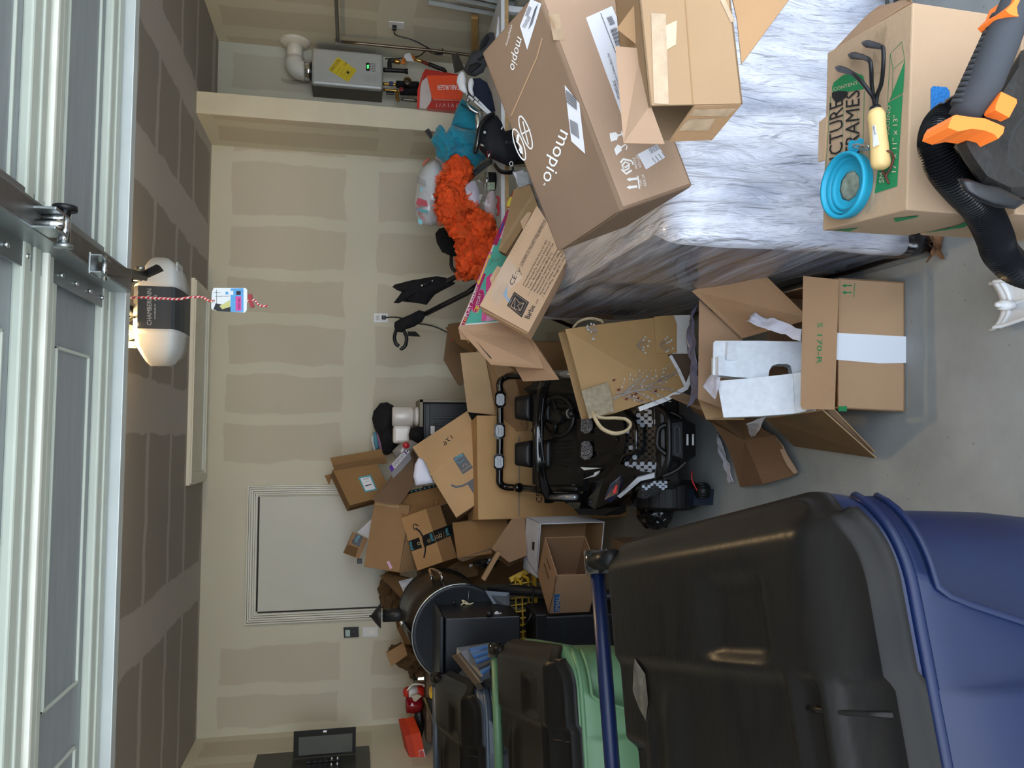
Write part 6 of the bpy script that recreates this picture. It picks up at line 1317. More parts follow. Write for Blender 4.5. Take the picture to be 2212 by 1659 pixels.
def hidden_carton(label, c, d): 
    mb = MB(); mb.box(c, d, K_DARK, bev=.004); tag(mb.build('cardboard_box'), label, 'cardboard box')
hidden_carton('dark brown carton deep in the pile behind the black arrow printed carton', (-.55, 5.33, .56), (.42, .36, 1.12))
hidden_carton('dark brown carton deep in the pile below the small pink sticker carton', (-.88, 5.33, .58), (.20, .36, 1.16))
# ================================================================ pellet smoker
SMK = M('smoker_black', (34, 37, 42), rough=.42, var=.12, metal=.2, bump=.05, bscale=200); SMKL = M('smoker_lid_bronze', (50, 44, 38), rough=.35, metal=.4, var=.15, scale=4)
SK = 1.15; Yd = 3.42*SK
def QS(x, y, Y): return PY(x, y, Y if Y in (Yd,) or abs(Y-Yd) < .06 else Y*SK)
dc = PY(995, 1368, Yd); R0_ = .205*SK
Fc = PY(942, 1316, 4.72); 
def AX(y): t = (y-Yd)/(4.72-Yd); return dc.x+(Fc.x-dc.x)*t, dc.z+(Fc.z-dc.z)*t*.5
sm = thing('pellet_smoker', 'black drum pellet smoker grill with chimney, hopper box and bent steel handle', 'grill', (dc.x, 4.3, 0))
def drum(mb, a0, a1, mat, r, y0, y1):
    n = 26; rows = []
    for y, rr in ((y0, r*.9), (y0, r), (y1, r), (y1, r*.9)): rows.append([V((AX(y)[0]+rr*math.cos(a0+(a1-a0)*k/n), y, AX(y)[1]+rr*math.sin(a0+(a1-a0)*k/n))) for k in range(n+1)])
    mb.loft(rows, mat, cap=False, closed=False); return mb
def mk(name, fn, par=None, fix=False):
    mb = MB(); fn(mb); o = mb.build(name, sm, fix=fix)
    if par: o.parent = par
    return o
mk('barrel', lambda mb: drum(mb, 0, 2*PI, SMK, R0_, Yd+.01, 4.1*SK)); lid_ = mk('lid', lambda mb: drum(mb, -.15, PI*.9, SMKL, R0_+.006, Yd+.02, 4.09*SK))
mk('end_cap', lambda mb: mb.lathe(V((dc.x, Yd+.02, dc.z)), (0, -1, 0), [(R0_+.009, -.01), (R0_+.009, .008), (R0_-.003, .016), (R0_-.012, .012), (0, .012)], SMK, n=56)); mk('end_cap', lambda mb: mb.lathe(V((AX(4.1*SK)[0], 4.1*SK, AX(4.1*SK)[1])), (0, 1, 0), [(R0_+.009, -.01), (R0_+.009, .008), (0, .012)], SMK, n=56))
mk('lid_edge', lambda mb: mb.tube([V((dc.x+(R0_+.008)*math.cos(t), Yd+.008, dc.z+(R0_+.008)*math.sin(t))) for t in [-.2+k*.1 for k in range(32)]], .004, STEEL, n=6))
mk('bolt', lambda mb: mb.cyl(QS(981, 1302, Yd), QS(981, 1302, Yd-.012), .008, SMK)); mk('bolt', lambda mb: mb.cyl(QS(1021, 1296, Yd), QS(1021, 1296, Yd-.012), .006, SMK))
mk('handle', lambda mb: mb.tube(curve([QS(968, 1273, 3.55), QS(958, 1262, 3.5), QS(951, 1238, 3.5), QS(929, 1230, 3.85), QS(933, 1248, 3.95), QS(938, 1262, 4.0)], 5), .008, CHROME, n=10), lid_)
mk('logo', lambda mb: mb.strip([V((dc.x+(R0_+.008)*math.cos(t), 3.75*SK, dc.z+(R0_+.008)*math.sin(t))) for t in (1.5, 1.35, 1.2)], .004, V((0, 0, 1)), LENS), lid_)
mk('tie_cord', lambda mb: (mb.tube([QS(1013, 1276, Yd-.01), QS(1011, 1300, Yd-.02)], .0015, STEEL, n=5), mb.tube(curve([QS(994, 1321, Yd-.03), QS(994, 1310, Yd-.03), QS(1003, 1303, Yd-.03), QS(1021, 1308, Yd-.03), QS(1020, 1312, Yd-.03), QS(1005, 1304, Yd-.03), QS(998, 1297, Yd-.03), QS(1005, 1299, Yd-.03), QS(1014, 1305, Yd-.03), QS(1022, 1302, Yd-.03), QS(1014, 1306, Yd-.03)], 5), .003, M('tie_cream', (222, 210, 170)), n=6)))
hb0 = 3.12; 
def hopper(mb):
    o = QS(1124, 1330, hb0); A_ = QS(961, 1336, hb0+.05)-o; o2 = QS(1100, 1314, Yd+.02); 
    w = V((-.41, 0, 0)); d = V((0, .38, 0)); mb.pbox(o, A_, w, d, M('hopper_black', (24, 26, 31), rough=.4, metal=.2), bev=.006)
hop = mk('hopper', hopper, fix=True)
def lidh(mb): 
    o = QS(958, 1334, hb0+.03); mb.pbox(o+V((.006, -.01, 0)), V((-.43, 0, 0)), V((0, .41, 0)), V((0, 0, .018)), SMK, bev=.004)
mk('hopper_lid', lidh, hop, fix=True)
pc = Pl(QS(1100, 1320, 3.25), V((0, 1, 0)), V((0, 0, 1)))
mk('control_knob', lambda mb: (mb.cyl(pc.hit(1057, 1325, .0), pc.hit(1057, 1325, .03), .014, BLACK), mb.cyl(pc.hit(1073, 1326, 0), pc.hit(1073, 1326, .008), .012, LENS), mb.cyl(pc.hit(1081, 1326, 0), pc.hit(1081, 1326, .006), .006, WHITE)), hop)
tc0 = QS(868, 1328, 4.05); tc1 = QS(827, 1328, 4.05)
mk('chimney', lambda mb: mb.tube([V((tc0.x, 4.05*SK, tc0.z-.06)), V((tc0.x, 4.05*SK, tc1.z))], .037, SMK, n=22)); mk('chimney_cap', lambda mb: mb.lathe(V((tc0.x, 4.05*SK, tc1.z+.012)), (0, 0, 1), [(0, .0), (.07, 0), (.072, .002), (.035, .035), (.007, .055), (.005, .066), (0, .066)], SMK, n=28))
mk('leg', lambda mb: (mb.tube([QS(1060, 1272, 3.5), QS(1100, 1274, 3.42), QS(1175, 1280, 3.3), QS(1260, 1285, 3.2), QS(1345, 1290, 3.08)], .027, SMK, n=14)))
mk('leg', lambda mb: mb.tube([V((dc.x-.2, 4.1, dc.z-.1)), V((dc.x-.28, 3.9, .02))], .025, SMK, n=14)); mk('leg', lambda mb: mb.tube([V((dc.x-.02, 4.7, dc.z-.12)), V((dc.x-.05, 4.75, .02))], .025, SMK, n=14)); mk('leg', lambda mb: mb.tube([V((dc.x-.15, 4.7, dc.z-.12)), V((dc.x-.25, 4.8, .02))], .025, SMK, n=14))
mk('leg_bracket', lambda mb: mb.slab([QS(1048, 1276, 3.4), QS(1100, 1280, 3.36), QS(1101, 1316, 3.3), QS(1072, 1316, 3.36)], .01, M('bracket_grey', (96, 106, 118), rough=.35, metal=.4)))
mk('power_lead', lambda mb: mb.tube(curve([QS(1152, 1265, 3.25), QS(1152, 1300, 3.2), QS(1148, 1325, 3.15), QS(1136, 1350, 3.15), QS(1125, 1362, 3.2)]), .004, BLACK, n=6))
mk('hinge_bracket', lambda mb: (mb.slab([QS(864, 1343, 4.0), QS(872, 1345, 3.95), QS(897, 1383, 3.5), QS(893, 1392, 3.5)], .006, SMK), mb.cyl(QS(868, 1346, 3.9), QS(868, 1346, 3.88), .012, STEEL)))

# ================================================================ yellow ribbed rack and black storage boxes behind the leg
YEL = M('yellow_plastic', (206, 168, 34), rough=.5, var=.08)
yr = thing('yellow_rack', 'yellow ribbed plastic rack standing on edge behind the smoker leg', 'rack', PY(1165, 1300, 4.2))
py_ = pl3(PY(1105, 1245, 4.06), PY(1152, 1222, 4.06), PY(1120, 1385, 4.0))
mb = MB()
mb.slab(pts(py_, [(1150, 1222), (1157, 1226), (1166, 1385), (1155, 1385)]), .05, YEL); mb.slab(pts(py_, [(1100, 1248), (1150, 1222), (1152, 1234), (1104, 1258)]), .04, YEL); mb.build('frame', yr)
mb = MB()
for k in range(9): y = 1262+k*15; mb.slab(pts(py_, [(1104, y), (1156, y-8), (1156, y-5), (1104, y+3)]), .02, YEL)
for x in (1112, 1126, 1140): mb.slab(pts(py_, [(x, 1250), (x+2.5, 1249), (x+6, 1385), (x+3.5, 1385)]), .03, YEL)
mb.build('lattice', yr)
for (x, y) in ((1112, 1250), (1128, 1243)):
    mb = MB(); mb.tube([py_.hit(x, y, .0), py_.hit(x+12, y+6, .03), py_.hit(x+14, y+16, .03)], .008, YEL, n=8); mb.build('peg', yr)
bb_ = thing('black_toolbox', 'black plastic storage box with embossed LARGE lettering under the smoker', 'storage box', PY(1260, 1365, 3.3)-V((0, 0, .1)))
o = PY(1166, 1332, 3.45); mb = MB(); mb.pbox(o+V((0, 0, -.42)), V((-.5, 0, 0)), V((0, .3, 0)), V((0, 0, .42)), M('tool_black', (20, 22, 26), rough=.45, var=.1), bev=.01)
pl = Pl(o, V((1, 0, 0)), V((0, 0, 1))); mb.tpx('LARGE', pl, (1222, 1392), (1222, 1338), (1210, 1392), M('embossed_dark', (40, 44, 50), rough=.3), .003); mb.spx(pl, [(1200, 1340), (1190, 1352), (1200, 1362), (1188, 1372)], .003, M('embossed_dark', (40, 44, 50))); mb.build('box_shell', bb_)
mb = MB(); mb.box(PY(1168, 1360, 3.43), (.14, .03, .05), BLACK, bev=.005); mb.build('latch', bb_)

# clear ribbed plastic lid standing behind the green bin
cl = thing('ribbed_clear_cover', 'smoky clear ribbed plastic cover with blue streaks between green and slate bins', 'plastic cover', PY(1040, 1440, 2.98))
CV = M('smoky_clear_plastic', (62, 66, 74), rough=.12, coat=.8, var=.3, scale=10)
pcv = pl3(PY(987, 1399, 3.25), PY(1066, 1387, 3.2), PY(1038, 1462, 2.95))
mb = MB(); mb.slab(pts(pcv, [(987, 1399), (1064, 1387), (1082, 1403), (1062, 1430), (1058, 1452), (1036, 1462)]), .02, CV); mb.build('panel', cl)
mb = MB(); BLS = M('blue_streak', (44, 92, 150), rough=.2, coat=.6)
for k in range(5): mb.slab(pts(pcv, [(1012+k*6, 1400+k*12), (1058, 1390+k*12), (1058, 1395+k*12), (1016+k*6, 1407+k*12)], .006), .006, BLS if k != 3 else CV)
mb.build('rib', cl)
mb = MB(); mb.slab([PY(987, 1399, 3.26), PY(986, 1413, 3.28), PY(1036, 1475, 2.97), PY(1038, 1460, 2.95)], .01, M('clear_edge', (120, 112, 100), rough=.2, coat=.5)); mb.build('rim', cl)
lv_ = MB(); lv_.slab([PY(975, 1416, 3.3), PY(990, 1412, 3.28), PY(1036, 1474, 2.98), PY(1024, 1478, 3.0)], .03, M('brown_board', (62, 52, 42), rough=.8)); tag(lv_.build('brown_board'), 'narrow dark brown board leaning on the slate bin beside the ribbed cover', 'board')

# ================================================================ dark red cabinet along the left wall and what stands on it
zt_ = PY(921, 1500, 5.1).z
DR = M('dark_red_wood', (70, 22, 14), rough=.45, var=.15, scale=4, stretch=(1, 1, 4)); EDG = M('worn_wood_edge', (112, 94, 80), rough=.9, var=.35, scale=30)
dr_ = thing('cabinet', 'dark red wooden cabinet with worn chipped top edge in the back left corner', 'cabinet', (-1.6, 5.3, 0))
xa, xb_ = -1.95, PY(925, 1400, 5.1).x
mb = MB(); mb.box(((xa+xb_)/2, 5.34, (zt_-.04)/2), (xb_-xa-.04, .44, zt_-.04), DR, bev=.003); mb.build('cabinet_body', dr_); mb = MB(); mb.box(((xa+xb_)/2, 5.33, zt_-.018), (xb_-xa, .5, .036), EDG, bev=.006); mb.build('top_board', dr_)
def onc(x, y, Y=5.2): return PY(x, y, Y)
# shoe box
o = PY(908, 1582, 5.02); a = V((.0, .0, .112)); b = V((-.215, -.04, 0)); c = V((.0, .0, .0))
a = PY(875, 1590, 5.04)-o; b = PY(922, 1646, 4.98)-o; c = PY(893.5, 1547, 5.18)-o
nb = thing('shoe_box', 'bright orange shoe box with small white swoosh on the cabinet', 'shoe box', o+(b+c)/2)
OB = M('shoebox_orange', (214, 66, 28), rough=.6, var=.03); OBL = M('shoebox_lid_orange', (190, 56, 30), rough=.6, var=.03)
mb = MB(); mb.pbox(o, a, b, c, OB, bev=.002); pb_1 = Pl(o, a, b); mb.dpx(pb_1, [(879, 1617), (884, 1613), (885, 1624), (882, 1632)], BLACK); mb.dpx(pb_1, [(876, 1596), (879, 1606), (881, 1604), (880, 1600), (879.5, 1605)], WHITE); mb.dpx(pb_1, [(904, 1622), (915, 1618), (921, 1643), (909, 1648)], PAPER); mb.dpx(pb_1, [(905, 1623), (914, 1620), (918, 1637), (908, 1641)], M('label_red', (196, 74, 70), rough=.6), .0015)
for k in range(4): mb.spx(pb_1, [(911+k*2.4, 1644-k*.8), (910+k*2.4, 1640-k*.8)], .004, INK, .002)
mb.build('box_body', nb); mb = MB(); an = a.normalized(); mb.pbox(o+a*.62-b.normalized()*.003-c.normalized()*.003, a*.40, b+b.normalized()*.006, c+c.normalized()*.006, OBL, bev=.002); mb.build('box_lid', nb, fix=True)
# santa mug: plain red mug with white bib shape (no figure) and thermos
mg = thing('red_mug', 'glossy dark red ceramic mug with cream folded cloth on the cabinet', 'mug', onc(913, 1520))
m0 = onc(912, 1520, 5.2); mb = MB(); MR = M('mug_red', (140, 14, 30), rough=.15, coat=.8)
mb.lathe(m0, (0, 0, 1), [(0, 0), (.045, 0), (.056, .02), (.057, .07), (.052, .098), (.056, .105), (.05, .105), (.048, .02), (0, .02)], MR, n=28); mb.build('mug_body', mg); mb = MB(); mb.slab([onc(889, 1504, 5.13), onc(902, 1500, 5.13), onc(911, 1504, 5.13), onc(898, 1516, 5.13), onc(893, 1514, 5.13)], .02, M('cream_cloth', (206, 194, 176), rough=.8)); mb.build('cloth', mg)
th_ = thing('baby_bottle', 'white bottle with red dome cap and white handle between mug and crate', 'bottle', onc(914, 1493))
t0 = onc(915, 1493, 5.2); RD = M('cap_red', (200, 44, 30), rough=.3, coat=.4); mb = MB(); mb.lathe(t0, (0, 0, 1), [(0, 0), (.036, 0), (.038, .035), (.036, .042)], RD, n=24); mb.build('base', th_)
mb = MB(); mb.lathe(t0+V((0, 0, .04)), (0, 0, 1), [(0, 0), (.034, 0), (.034, .06), (.03, .065)], WHITE, n=24); mb.build('bottle_body', th_); mb = MB(); mb.lathe(t0+V((0, 0, .1)), (0, 0, 1), [(0, 0), (.036, 0), (.034, .015), (.022, .032), (0, .036)], RD, n=24); mb.build('cap', th_)
mb = MB(); mb.tube(curve([t0+V((.02, -.03, .11)), t0+V((.06, -.04, .07)), t0+V((.055, -.04, .01)), t0+V((.04, -.03, -.0))]), .006, WHITE, n=8); mb.build('handle', th_)
mb = MB(); mb.blob(onc(905, 1560, 5.2), (.10, .05, .03), BLACK, amp=.3, seed=4, ridge=True); mb.blob(onc(905, 1525, 5.25), (.06, .04, .03), BLACK, amp=.3, seed=6); tag(mb.build('black_glove'), 'limp black item lying on the cabinet right of the shoe box', 'glove')
mb = MB(); mb.lathe(onc(915, 1465, 5.2), (0, 0, 1), [(0, 0), (.035, 0), (.03, .04), (.036, .07)], M('silver_foil', (150, 148, 130), rough=.12, metal=.9, var=.3, scale=40), n=14, smooth=False); tag(mb.build('foil_cup'), 'crinkled shiny foil cup on the cabinet behind the smoker', 'cup')
mb = MB(); YT = M('bright_yellow', (236, 196, 30), rough=.4); mb.slab([PY(930, 1497, 4.4), PY(941, 1484, 4.4), PY(953, 1486, 4.4), PY(956, 1516, 4.4), PY(929, 1508, 4.4)], .08, YT); mb.slab([PY(935, 1498, 4.385), PY(952, 1500, 4.385), PY(953, 1513, 4.385), PY(933, 1507, 4.385)], .01, YEL); tag(mb.build('yellow_tool'), 'bright yellow tool body just right of the slate bin lid', 'tool')
mb = MB(); mb.slab([PY(920, 1508, 4.5), PY(956, 1516, 4.5), PY(975, 1659, 4.5), PY(962, 1640, 4.5)], .02, M('dark_screen', (34, 35, 36), rough=.35)); tag(mb.build('folding_screen'), 'dark triangular screen leaning against the cabinet front', 'screen')
mb = MB(); mb.tube([PY(917, 1507, 4.46), PY(968, 1645, 4.46)], .008, M('bronze_pole', (92, 84, 68), rough=.4, metal=.5), n=8); tag(mb.build('thin_pole'), 'thin bronze pole slanting across the cabinet front', 'pole')

# ================================================================ things at the back wall, centre
bx = thing('black_crate', 'black ribbed crate standing in a grey carton against the back wall', 'crate', PY(1000, 920, 5.3)-V((0, 0, .4)))
zt2 = PY(914, 900, 5.2).z; x0_, x1_ = PY(930, 985, 5.2).x, PY(930, 870, 5.2).x
mb = MB(); mb.box(((x0_+x1_)/2, 5.37, zt2/2), (x1_-x0_, .34, zt2), M('crate_black', (18, 19, 22), rough=.4), bev=.006); mb.build('crate_body', bx)
mb = MB()
for k in range(6): mb.box((x1_-.10-.045*k, 5.196, zt2-.2), (.014, .01, .26), M('crate_rib', (48, 52, 55), rough=.4), bev=.003)
mb.box(((x0_+x1_)/2, 5.196, zt2-.03), (x1_-x0_-.02, .01, .03), BLACK, bev=.003); mb.build('ribs', bx); mb = MB(); mb.slab([PY(930, 920, 5.18), PY(939, 920, 5.18), PY(939, 938, 5.18), PY(930, 938, 5.18)], .004, PAPER); mb.build('sticker', bx)
mb = MB(); mb.box((x1_+.012, 5.35, zt2/2+.012), (.02, .36, zt2+.025), M('grey_card', (150, 144, 128), rough=.8)); mb.box(((x0_+x1_)/2, 5.35, zt2+.014), (x1_-x0_+.04, .36, .02), M('grey_card', (150, 144, 128))); mb.build('carton_edge', bx)
wa = thing('bottle_washer', 'glossy white rounded countertop appliance with clear base jar on the black crate', 'appliance', PY(912, 905, 5.3))
z_b = zt2+.026; c1 = PY(880, 900, 5.3); rW = (PY(880, 879, 5.3)-PY(880, 922, 5.3)).length/2
mb = MB(); WG = M('appliance_white', (226, 220, 212), rough=.25, coat=.4); zA, zB = PY(847, 900, 5.3).z, PY(891, 900, 5.3).z
mb.lathe(V((c1.x, 5.3, zB)), (0, 0, 1), [(0, 0), (rW*.97, 0), (rW, .01), (rW, zA-zB-.015), (rW*.93, zA-zB), (0, zA-zB)], WG, n=36); mb.build('upper_body', wa)
mb = MB(); mb.lathe(V((c1.x, 5.3, z_b)), (0, 0, 1), [(0, 0), (rW*.9, 0), (rW*.95, .02), (rW*.85, zB-z_b)], M('clear_jar', (196, 192, 186), rough=.1, coat=.8, alpha=.8), n=30); mb.build('jar', wa); mb = MB(); mb.lathe(V((c1.x, 5.3, z_b)), (0, 0, 1), [(rW*.7, 0), (rW*1.02, 0), (rW*1.02, .018), (rW*.9, .022)], WG, n=30); mb.build('foot', wa)
c2 = PY(866, 939, 5.33); mb = MB(); zC = PY(885, 939, 5.33).z; mb.box((c2.x, 5.33, (zA+zC)/2-.005), (.12, .14, zA-zC), WG, bev=.02, seg=3); mb.build('side_body', wa)
def pillow(P, Y, puff, mat, fold=.01, freq=6, seed=0, back=.4, rings=14, mb=None, ridge=True, dy=None, den=.03):
    """soft lump with the given outline: outline pixels at depth Y (or per-point depths), puffed towards the viewer's side and behind"""
    mb = mb or MB(); Q = [PY(p[0], p[1], p[2] if len(p) > 2 else Y) for p in P]
    # densify
    D = []
    for i in range(len(Q)):
        a_, b_ = Q[i], Q[(i+1) % len(Q)]; k = max(1, int((b_-a_).length/den)); D += [a_.lerp(b_, j/k) for j in range(k)]
    c_ = sum(D, V((0, 0, 0)))/len(D); n = (CAM-c_).normalized(); sd = V((seed*3.1, seed*1.7, seed*.9)); L = []
    for k in range(2*rings+1):
        s_ = math.sin(PI*k/(2*rings)); h = math.cos(PI*k/(2*rings)); h = h*puff if h > 0 else h*puff*back
        ring = []
        for p in D:
            q_ = c_+(p-c_)*max(s_, .02)
            w = mnoise.noise(q_*freq+sd); w = (1-2*abs(w)) if ridge else w; w2 = 1-2*abs(mnoise.noise(q_*freq*2.3+sd*2))
            ring.append(q_+n*(h+fold*(w+.5*w2)*(.35+.65*(1-s_**4)))+V((mnoise.noise(q_*freq*1.5+sd), 0, mnoise.noise(q_*freq*1.7-sd)))*fold*.35)
        L.append(ring)
    return mb.loft(L, mat, cap=True, smooth=True)
def lump(name, label, cat, P, Y, puff, mat, **k):
    return tag(pillow(P, Y, puff, mat, **k).build(name, fix=True), label, cat)
lump('backpack', 'slumped black backpack on top of the heap behind the white appliance', 'backpack', [(806, 888), (822, 870), (838, 869), (850, 876), (850, 900), (848, 930), (856, 955), (862, 968), (850, 978), (836, 984), (826, 980), (818, 950), (808, 925), (803, 905)], 5.42, .07, BLACK_CL, seed=2, fold=.02)
lump('purple_garment', 'mauve garment strip hanging behind the black backpack', 'clothing', [(812, 920), (820, 926), (826, 945), (828, 975), (822, 985), (818, 960), (814, 945)], 5.4, .02, M('mauve_cloth', (150, 112, 150), rough=.9), seed=3)
lump('teal_garment', 'teal and white striped cloth strip at the left of the black backpack', 'clothing', [(806, 935), (812, 932), (820, 945), (820, 968), (812, 972), (806, 955)], 5.45, .02, M('teal_cloth_dim', (90, 150, 168), rough=.9), seed=5)
lump('white_garment', 'white and black edged cloth outermost beside the backpack', 'clothing', [(801, 945), (806, 938), (810, 955), (815, 970), (810, 985), (804, 965)], 5.47, .015, M('white_cloth', (206, 204, 204), rough=.9), seed=6)
mb = MB(); pst = pl3(PY(840, 1009, 4.9), PY(878, 968, 4.95), PY(846, 1019, 4.88)); PU = M('purple_print', (88, 48, 150), rough=.5)
mb.slab(pts(pst, [(840, 1009), (878, 968), (885, 975), (846, 1020)]), .10, PAPER); mb.dpx(pst, [(840, 1009), (846, 1003), (852, 1013), (846, 1020)], PU); mb.dpx(pst, [(871, 975.5), (873, 973), (880, 979), (878, 982)], PU); mb.tpx('LASHES&MAGNETIC', pst, (852, 1010), (877, 983), (846.5, 1003), M('purple_dark', (50, 36, 60)), .002); mb.dpx(pst, [(880, 972), (883, 974), (880, 977), (878, 975)], INK, .002)
tag(mb.build('patterned_box'), 'narrow white box with purple ends and dark pattern near the brown carton', 'box')
GLS = M('clear_plastic_cup', (150, 144, 138), rough=.1, coat=.8, alpha=.85, var=.2)
lump('clear_bottles', 'crumpled clear plastic packaging between the backpack and the pale carton', 'plastic packaging', [(848, 975), (860, 962), (872, 955), (888, 950), (904, 958), (905, 975), (885, 972), (868, 985), (855, 990)], 5.0, .04, GLS, seed=7, fold=.02)
lump('black_garment', 'black clothing with red trim below the white appliance', 'clothing', [(886, 925), (900, 920), (914, 922), (916, 945), (905, 960), (886, 955), (882, 940)], 5.15, .04, BLACK_CL, seed=8, fold=.02)
mb = MB(); mb.blob(PY(877, 962, 4.95), (.022, .02, .022), M('red_cap', (190, 30, 44), rough=.3), amp=.1); tag(mb.build('red_ball'), 'small red plastic cap beside the purple patterned box', 'ball')
lump('white_plastic_bag', 'white and pale pink plastic bag behind the 176 carton', 'bag', [(903, 990), (895, 1005), (893, 1030), (900, 1048), (918, 1046), (936, 1042), (925, 1012), (912, 992)], 4.2, .04, WF, seed=9, fold=.02)
# dark flaps against the wall right of the crate
mb = MB(); mb.slab([PY(958, 777, 4.9), PY(968, 700, 5.0), PY(1000, 695, 5.0), PY(1035, 745, 4.9), PY(1000, 830, 4.8), PY(990, 832, 4.8)], .006, K_DARK); tag(mb.build('cardboard_sheet'), 'dark brown diamond-shaped cardboard sheet leaning at the back wall', 'cardboard')
mb = MB(); mb.slab([PY(962, 708, 4.7), PY(995, 695, 4.7), PY(1030, 740, 4.5), PY(1022, 765, 4.5), PY(990, 745, 4.6)], .006, ORB2); mb.slab([PY(991, 740, 4.62), PY(1006, 728, 4.6), PY(1030, 742, 4.52)], .006, K_MID); tag(mb.build('cardboard_sheet'), 'folded brown cardboard flap just above the diamond-shaped sheet', 'cardboard')
mb = MB(); mb.slab([PY(968, 741, 4.95), PY(977, 731, 4.95), PY(980, 738, 4.95), PY(971, 748, 4.95)], .02, M('red_box', (196, 40, 40), rough=.5)); tag(mb.build('red_packet'), 'tiny red packet corner showing behind the brown cardboard sheets', 'packet')
# ================================================================ toy cartons leaning on the wrapped furniture
TQ = M('toybox_turquoise', (86, 180, 160), rough=.35, var=.05); MAG = M('toybox_magenta', (178, 24, 96), rough=.35); PNK = M('toybox_pink', (226, 96, 160), rough=.35); YL = M('toybox_yellow', (240, 216, 70), rough=.4); WT = M('toybox_white', (232, 232, 232), rough=.35)
A_, B_, C_ = PY(990, 709, 3.12), PY(1119, 398, 3.85), PY(1141, 722, 2.98)
ptb = pl3(A_, B_, C_)
tb = thing('toy_carton', 'long turquoise and pink printed toy carton with taped kraft end on the wrapped furniture', 'toy box', (C_+B_)/2-V((0, 0, .1)))
mb = MB(); mb.slab([A_, B_, ptb.hit(1150, 398), ptb.hit(1141, 722)], .06, K_PINK)
mb.dpx(ptb, [(994, 703), (1117, 404), (1122, 399), (1148, 405), (1140, 690), (1077, 697)], WT); mb.dpx(ptb, [(1000, 700), (1110, 424), (1147, 415), (1140, 688)], TQ, .0015)
mb.dpx(ptb, [(996, 702), (1042, 590), (1050, 592), (1004, 702)], MAG, .002); mb.tpx('10', ptb, (1005, 700), (1009, 688), (999, 698), YL, .0026); mb.tpx('PLAY AREAS!', ptb, (1010, 686), (1034, 622), (1003.5, 684), WT, .0026)
mb.spx(ptb, [(1035, 611), (1057, 552)], .006, YL, .0026); mb.dpx(ptb, [(1033, 616), (1031, 606), (1038, 608)], YL, .0026); mb.dpx(ptb, [(1059, 547), (1053, 556), (1060, 558)], YL, .0026); mb.spx(ptb, [(1031, 618), (1060, 545)], .014, PNK, .0022)
def disc(cx0, cy0, rx, ry, ang, m, off): ca, sa = math.cos(ang), math.sin(ang); mb.dpx(ptb, [(cx0+rx*math.cos(t)*ca-ry*math.sin(t)*sa, cy0+rx*math.cos(t)*sa+ry*math.sin(t)*ca) for t in [2*PI*k/24 for k in range(24)]], m, off)
disc(1033, 650, 11, 27, .35, PNK, .002); disc(1033, 650, 9, 25, .35, MAG, .0024); mb.tpx('3', ptb, (1032, 678), (1037, 665), (1023, 673), YL, .003); mb.tpx('STORY', ptb, (1034, 664), (1041, 636), (1027, 661), WT, .003)
mb.dpx(ptb, [(1040, 694), (1043, 650), (1052, 630), (1064, 640), (1075, 690)], PNK, .002); mb.dpx(ptb, [(1048, 694), (1060, 660), (1082, 690)], M('toybox_rose', (236, 160, 200), rough=.4), .0024); mb.dpx(ptb, [(1050, 600), (1062, 590), (1066, 612), (1056, 640), (1050, 628)], M('toybox_rose2', (222, 70, 140)), .002)
mb.spx(ptb, [(1062, 566), (1078, 560)], .004, M('palm_brown', (150, 110, 70)), .0024); mb.spx(ptb, [(1057, 575), (1062, 566), (1066, 558), (1060, 560)], .003, M('palm_green', (40, 130, 70)), .0026)
mb.dpx(ptb, [(1064, 528), (1096, 452), (1102, 455), (1074, 530)], MAG, .002); mb.dpx(ptb, [(1072, 514), (1092, 462), (1104, 466), (1084, 516)], M('toybox_pale', (236, 200, 226)), .0018); mb.spx(ptb, [(1079, 505), (1088, 482)], .008, M('toybox_blue', (44, 80, 170)), .0024)
mb.dpx(ptb, [(1094, 448), (1108, 412), (1116, 420), (1104, 450)], M('toybox_red', (186, 26, 40)), .002); disc(1101, 436, 4, 12, .35, YL, .0026)
mb.build('carton_body', tb, fix=False)
E4 = [A_, ptb.hit(1141, 722), PY(1175, 796, 2.84), PY(1060, 787, 2.98)]
def slot(mb):
    pl = pl3(E4[0], E4[1], E4[3]); mb.dpx(pl, [(1026, 731), (1030, 729), (1034, 734), (1064, 771), (1063, 775), (1059, 774), (1031, 740)], BLACK)
EC = card('carton_end_tan', (176, 142, 112)); flap(tb, E4, EC, Pmb=slot)
flap(tb, [PY(1141, 724, 2.95), PY(1146, 728, 2.93), PY(1207, 820, 2.8), PY(1130, 824, 2.95), PY(1112, 792, 3.0), PY(1174, 796, 2.86)], card('carton_end_shade', (160, 128, 100)))
# tan flat carton printed with safety text
BQ = [PY(1141.6, 718, 2.78), PY(1036, 660, 2.92), PY(1160, 444, 3.12), PY(1228.6, 554, 2.86)]
pb3 = pl3(BQ[0], BQ[1], BQ[3]); BQ[2] = pb3.hit(1160, 444)
bc2 = thing('flat_toy_carton', 'flat tan toy carton with black text block, CE mark and script logo', 'toy box', (BQ[0]+BQ[3])/2-V((0, 0, .02)))
BT = card('carton_peach', (206, 172, 140)); mb = MB(); mb.slab(BQ, .05, BT, edge=card('carton_peach_edge', (182, 148, 118)))
DG = M('soft_black_ink', (52, 50, 52), rough=.8)
mb.dpx(pb3, [(1095, 660), (1111, 630), (1143, 653), (1127, 686)], DG); mb.spx(pb3, [(1099, 660), (1112, 635), (1139, 654), (1126, 681)], .0014, BT, .002, closed=True); mb.spx(pb3, [(1104, 662), (1113, 643), (1122, 655), (1132, 655), (1124, 672), (1113, 668)], .0025, BT, .002, closed=True); mb.spx(pb3, [(1113, 643), (1112, 668)], .002, BT, .002); mb.spx(pb3, [(1124, 672), (1118, 660), (1132, 655)], .002, BT, .002)
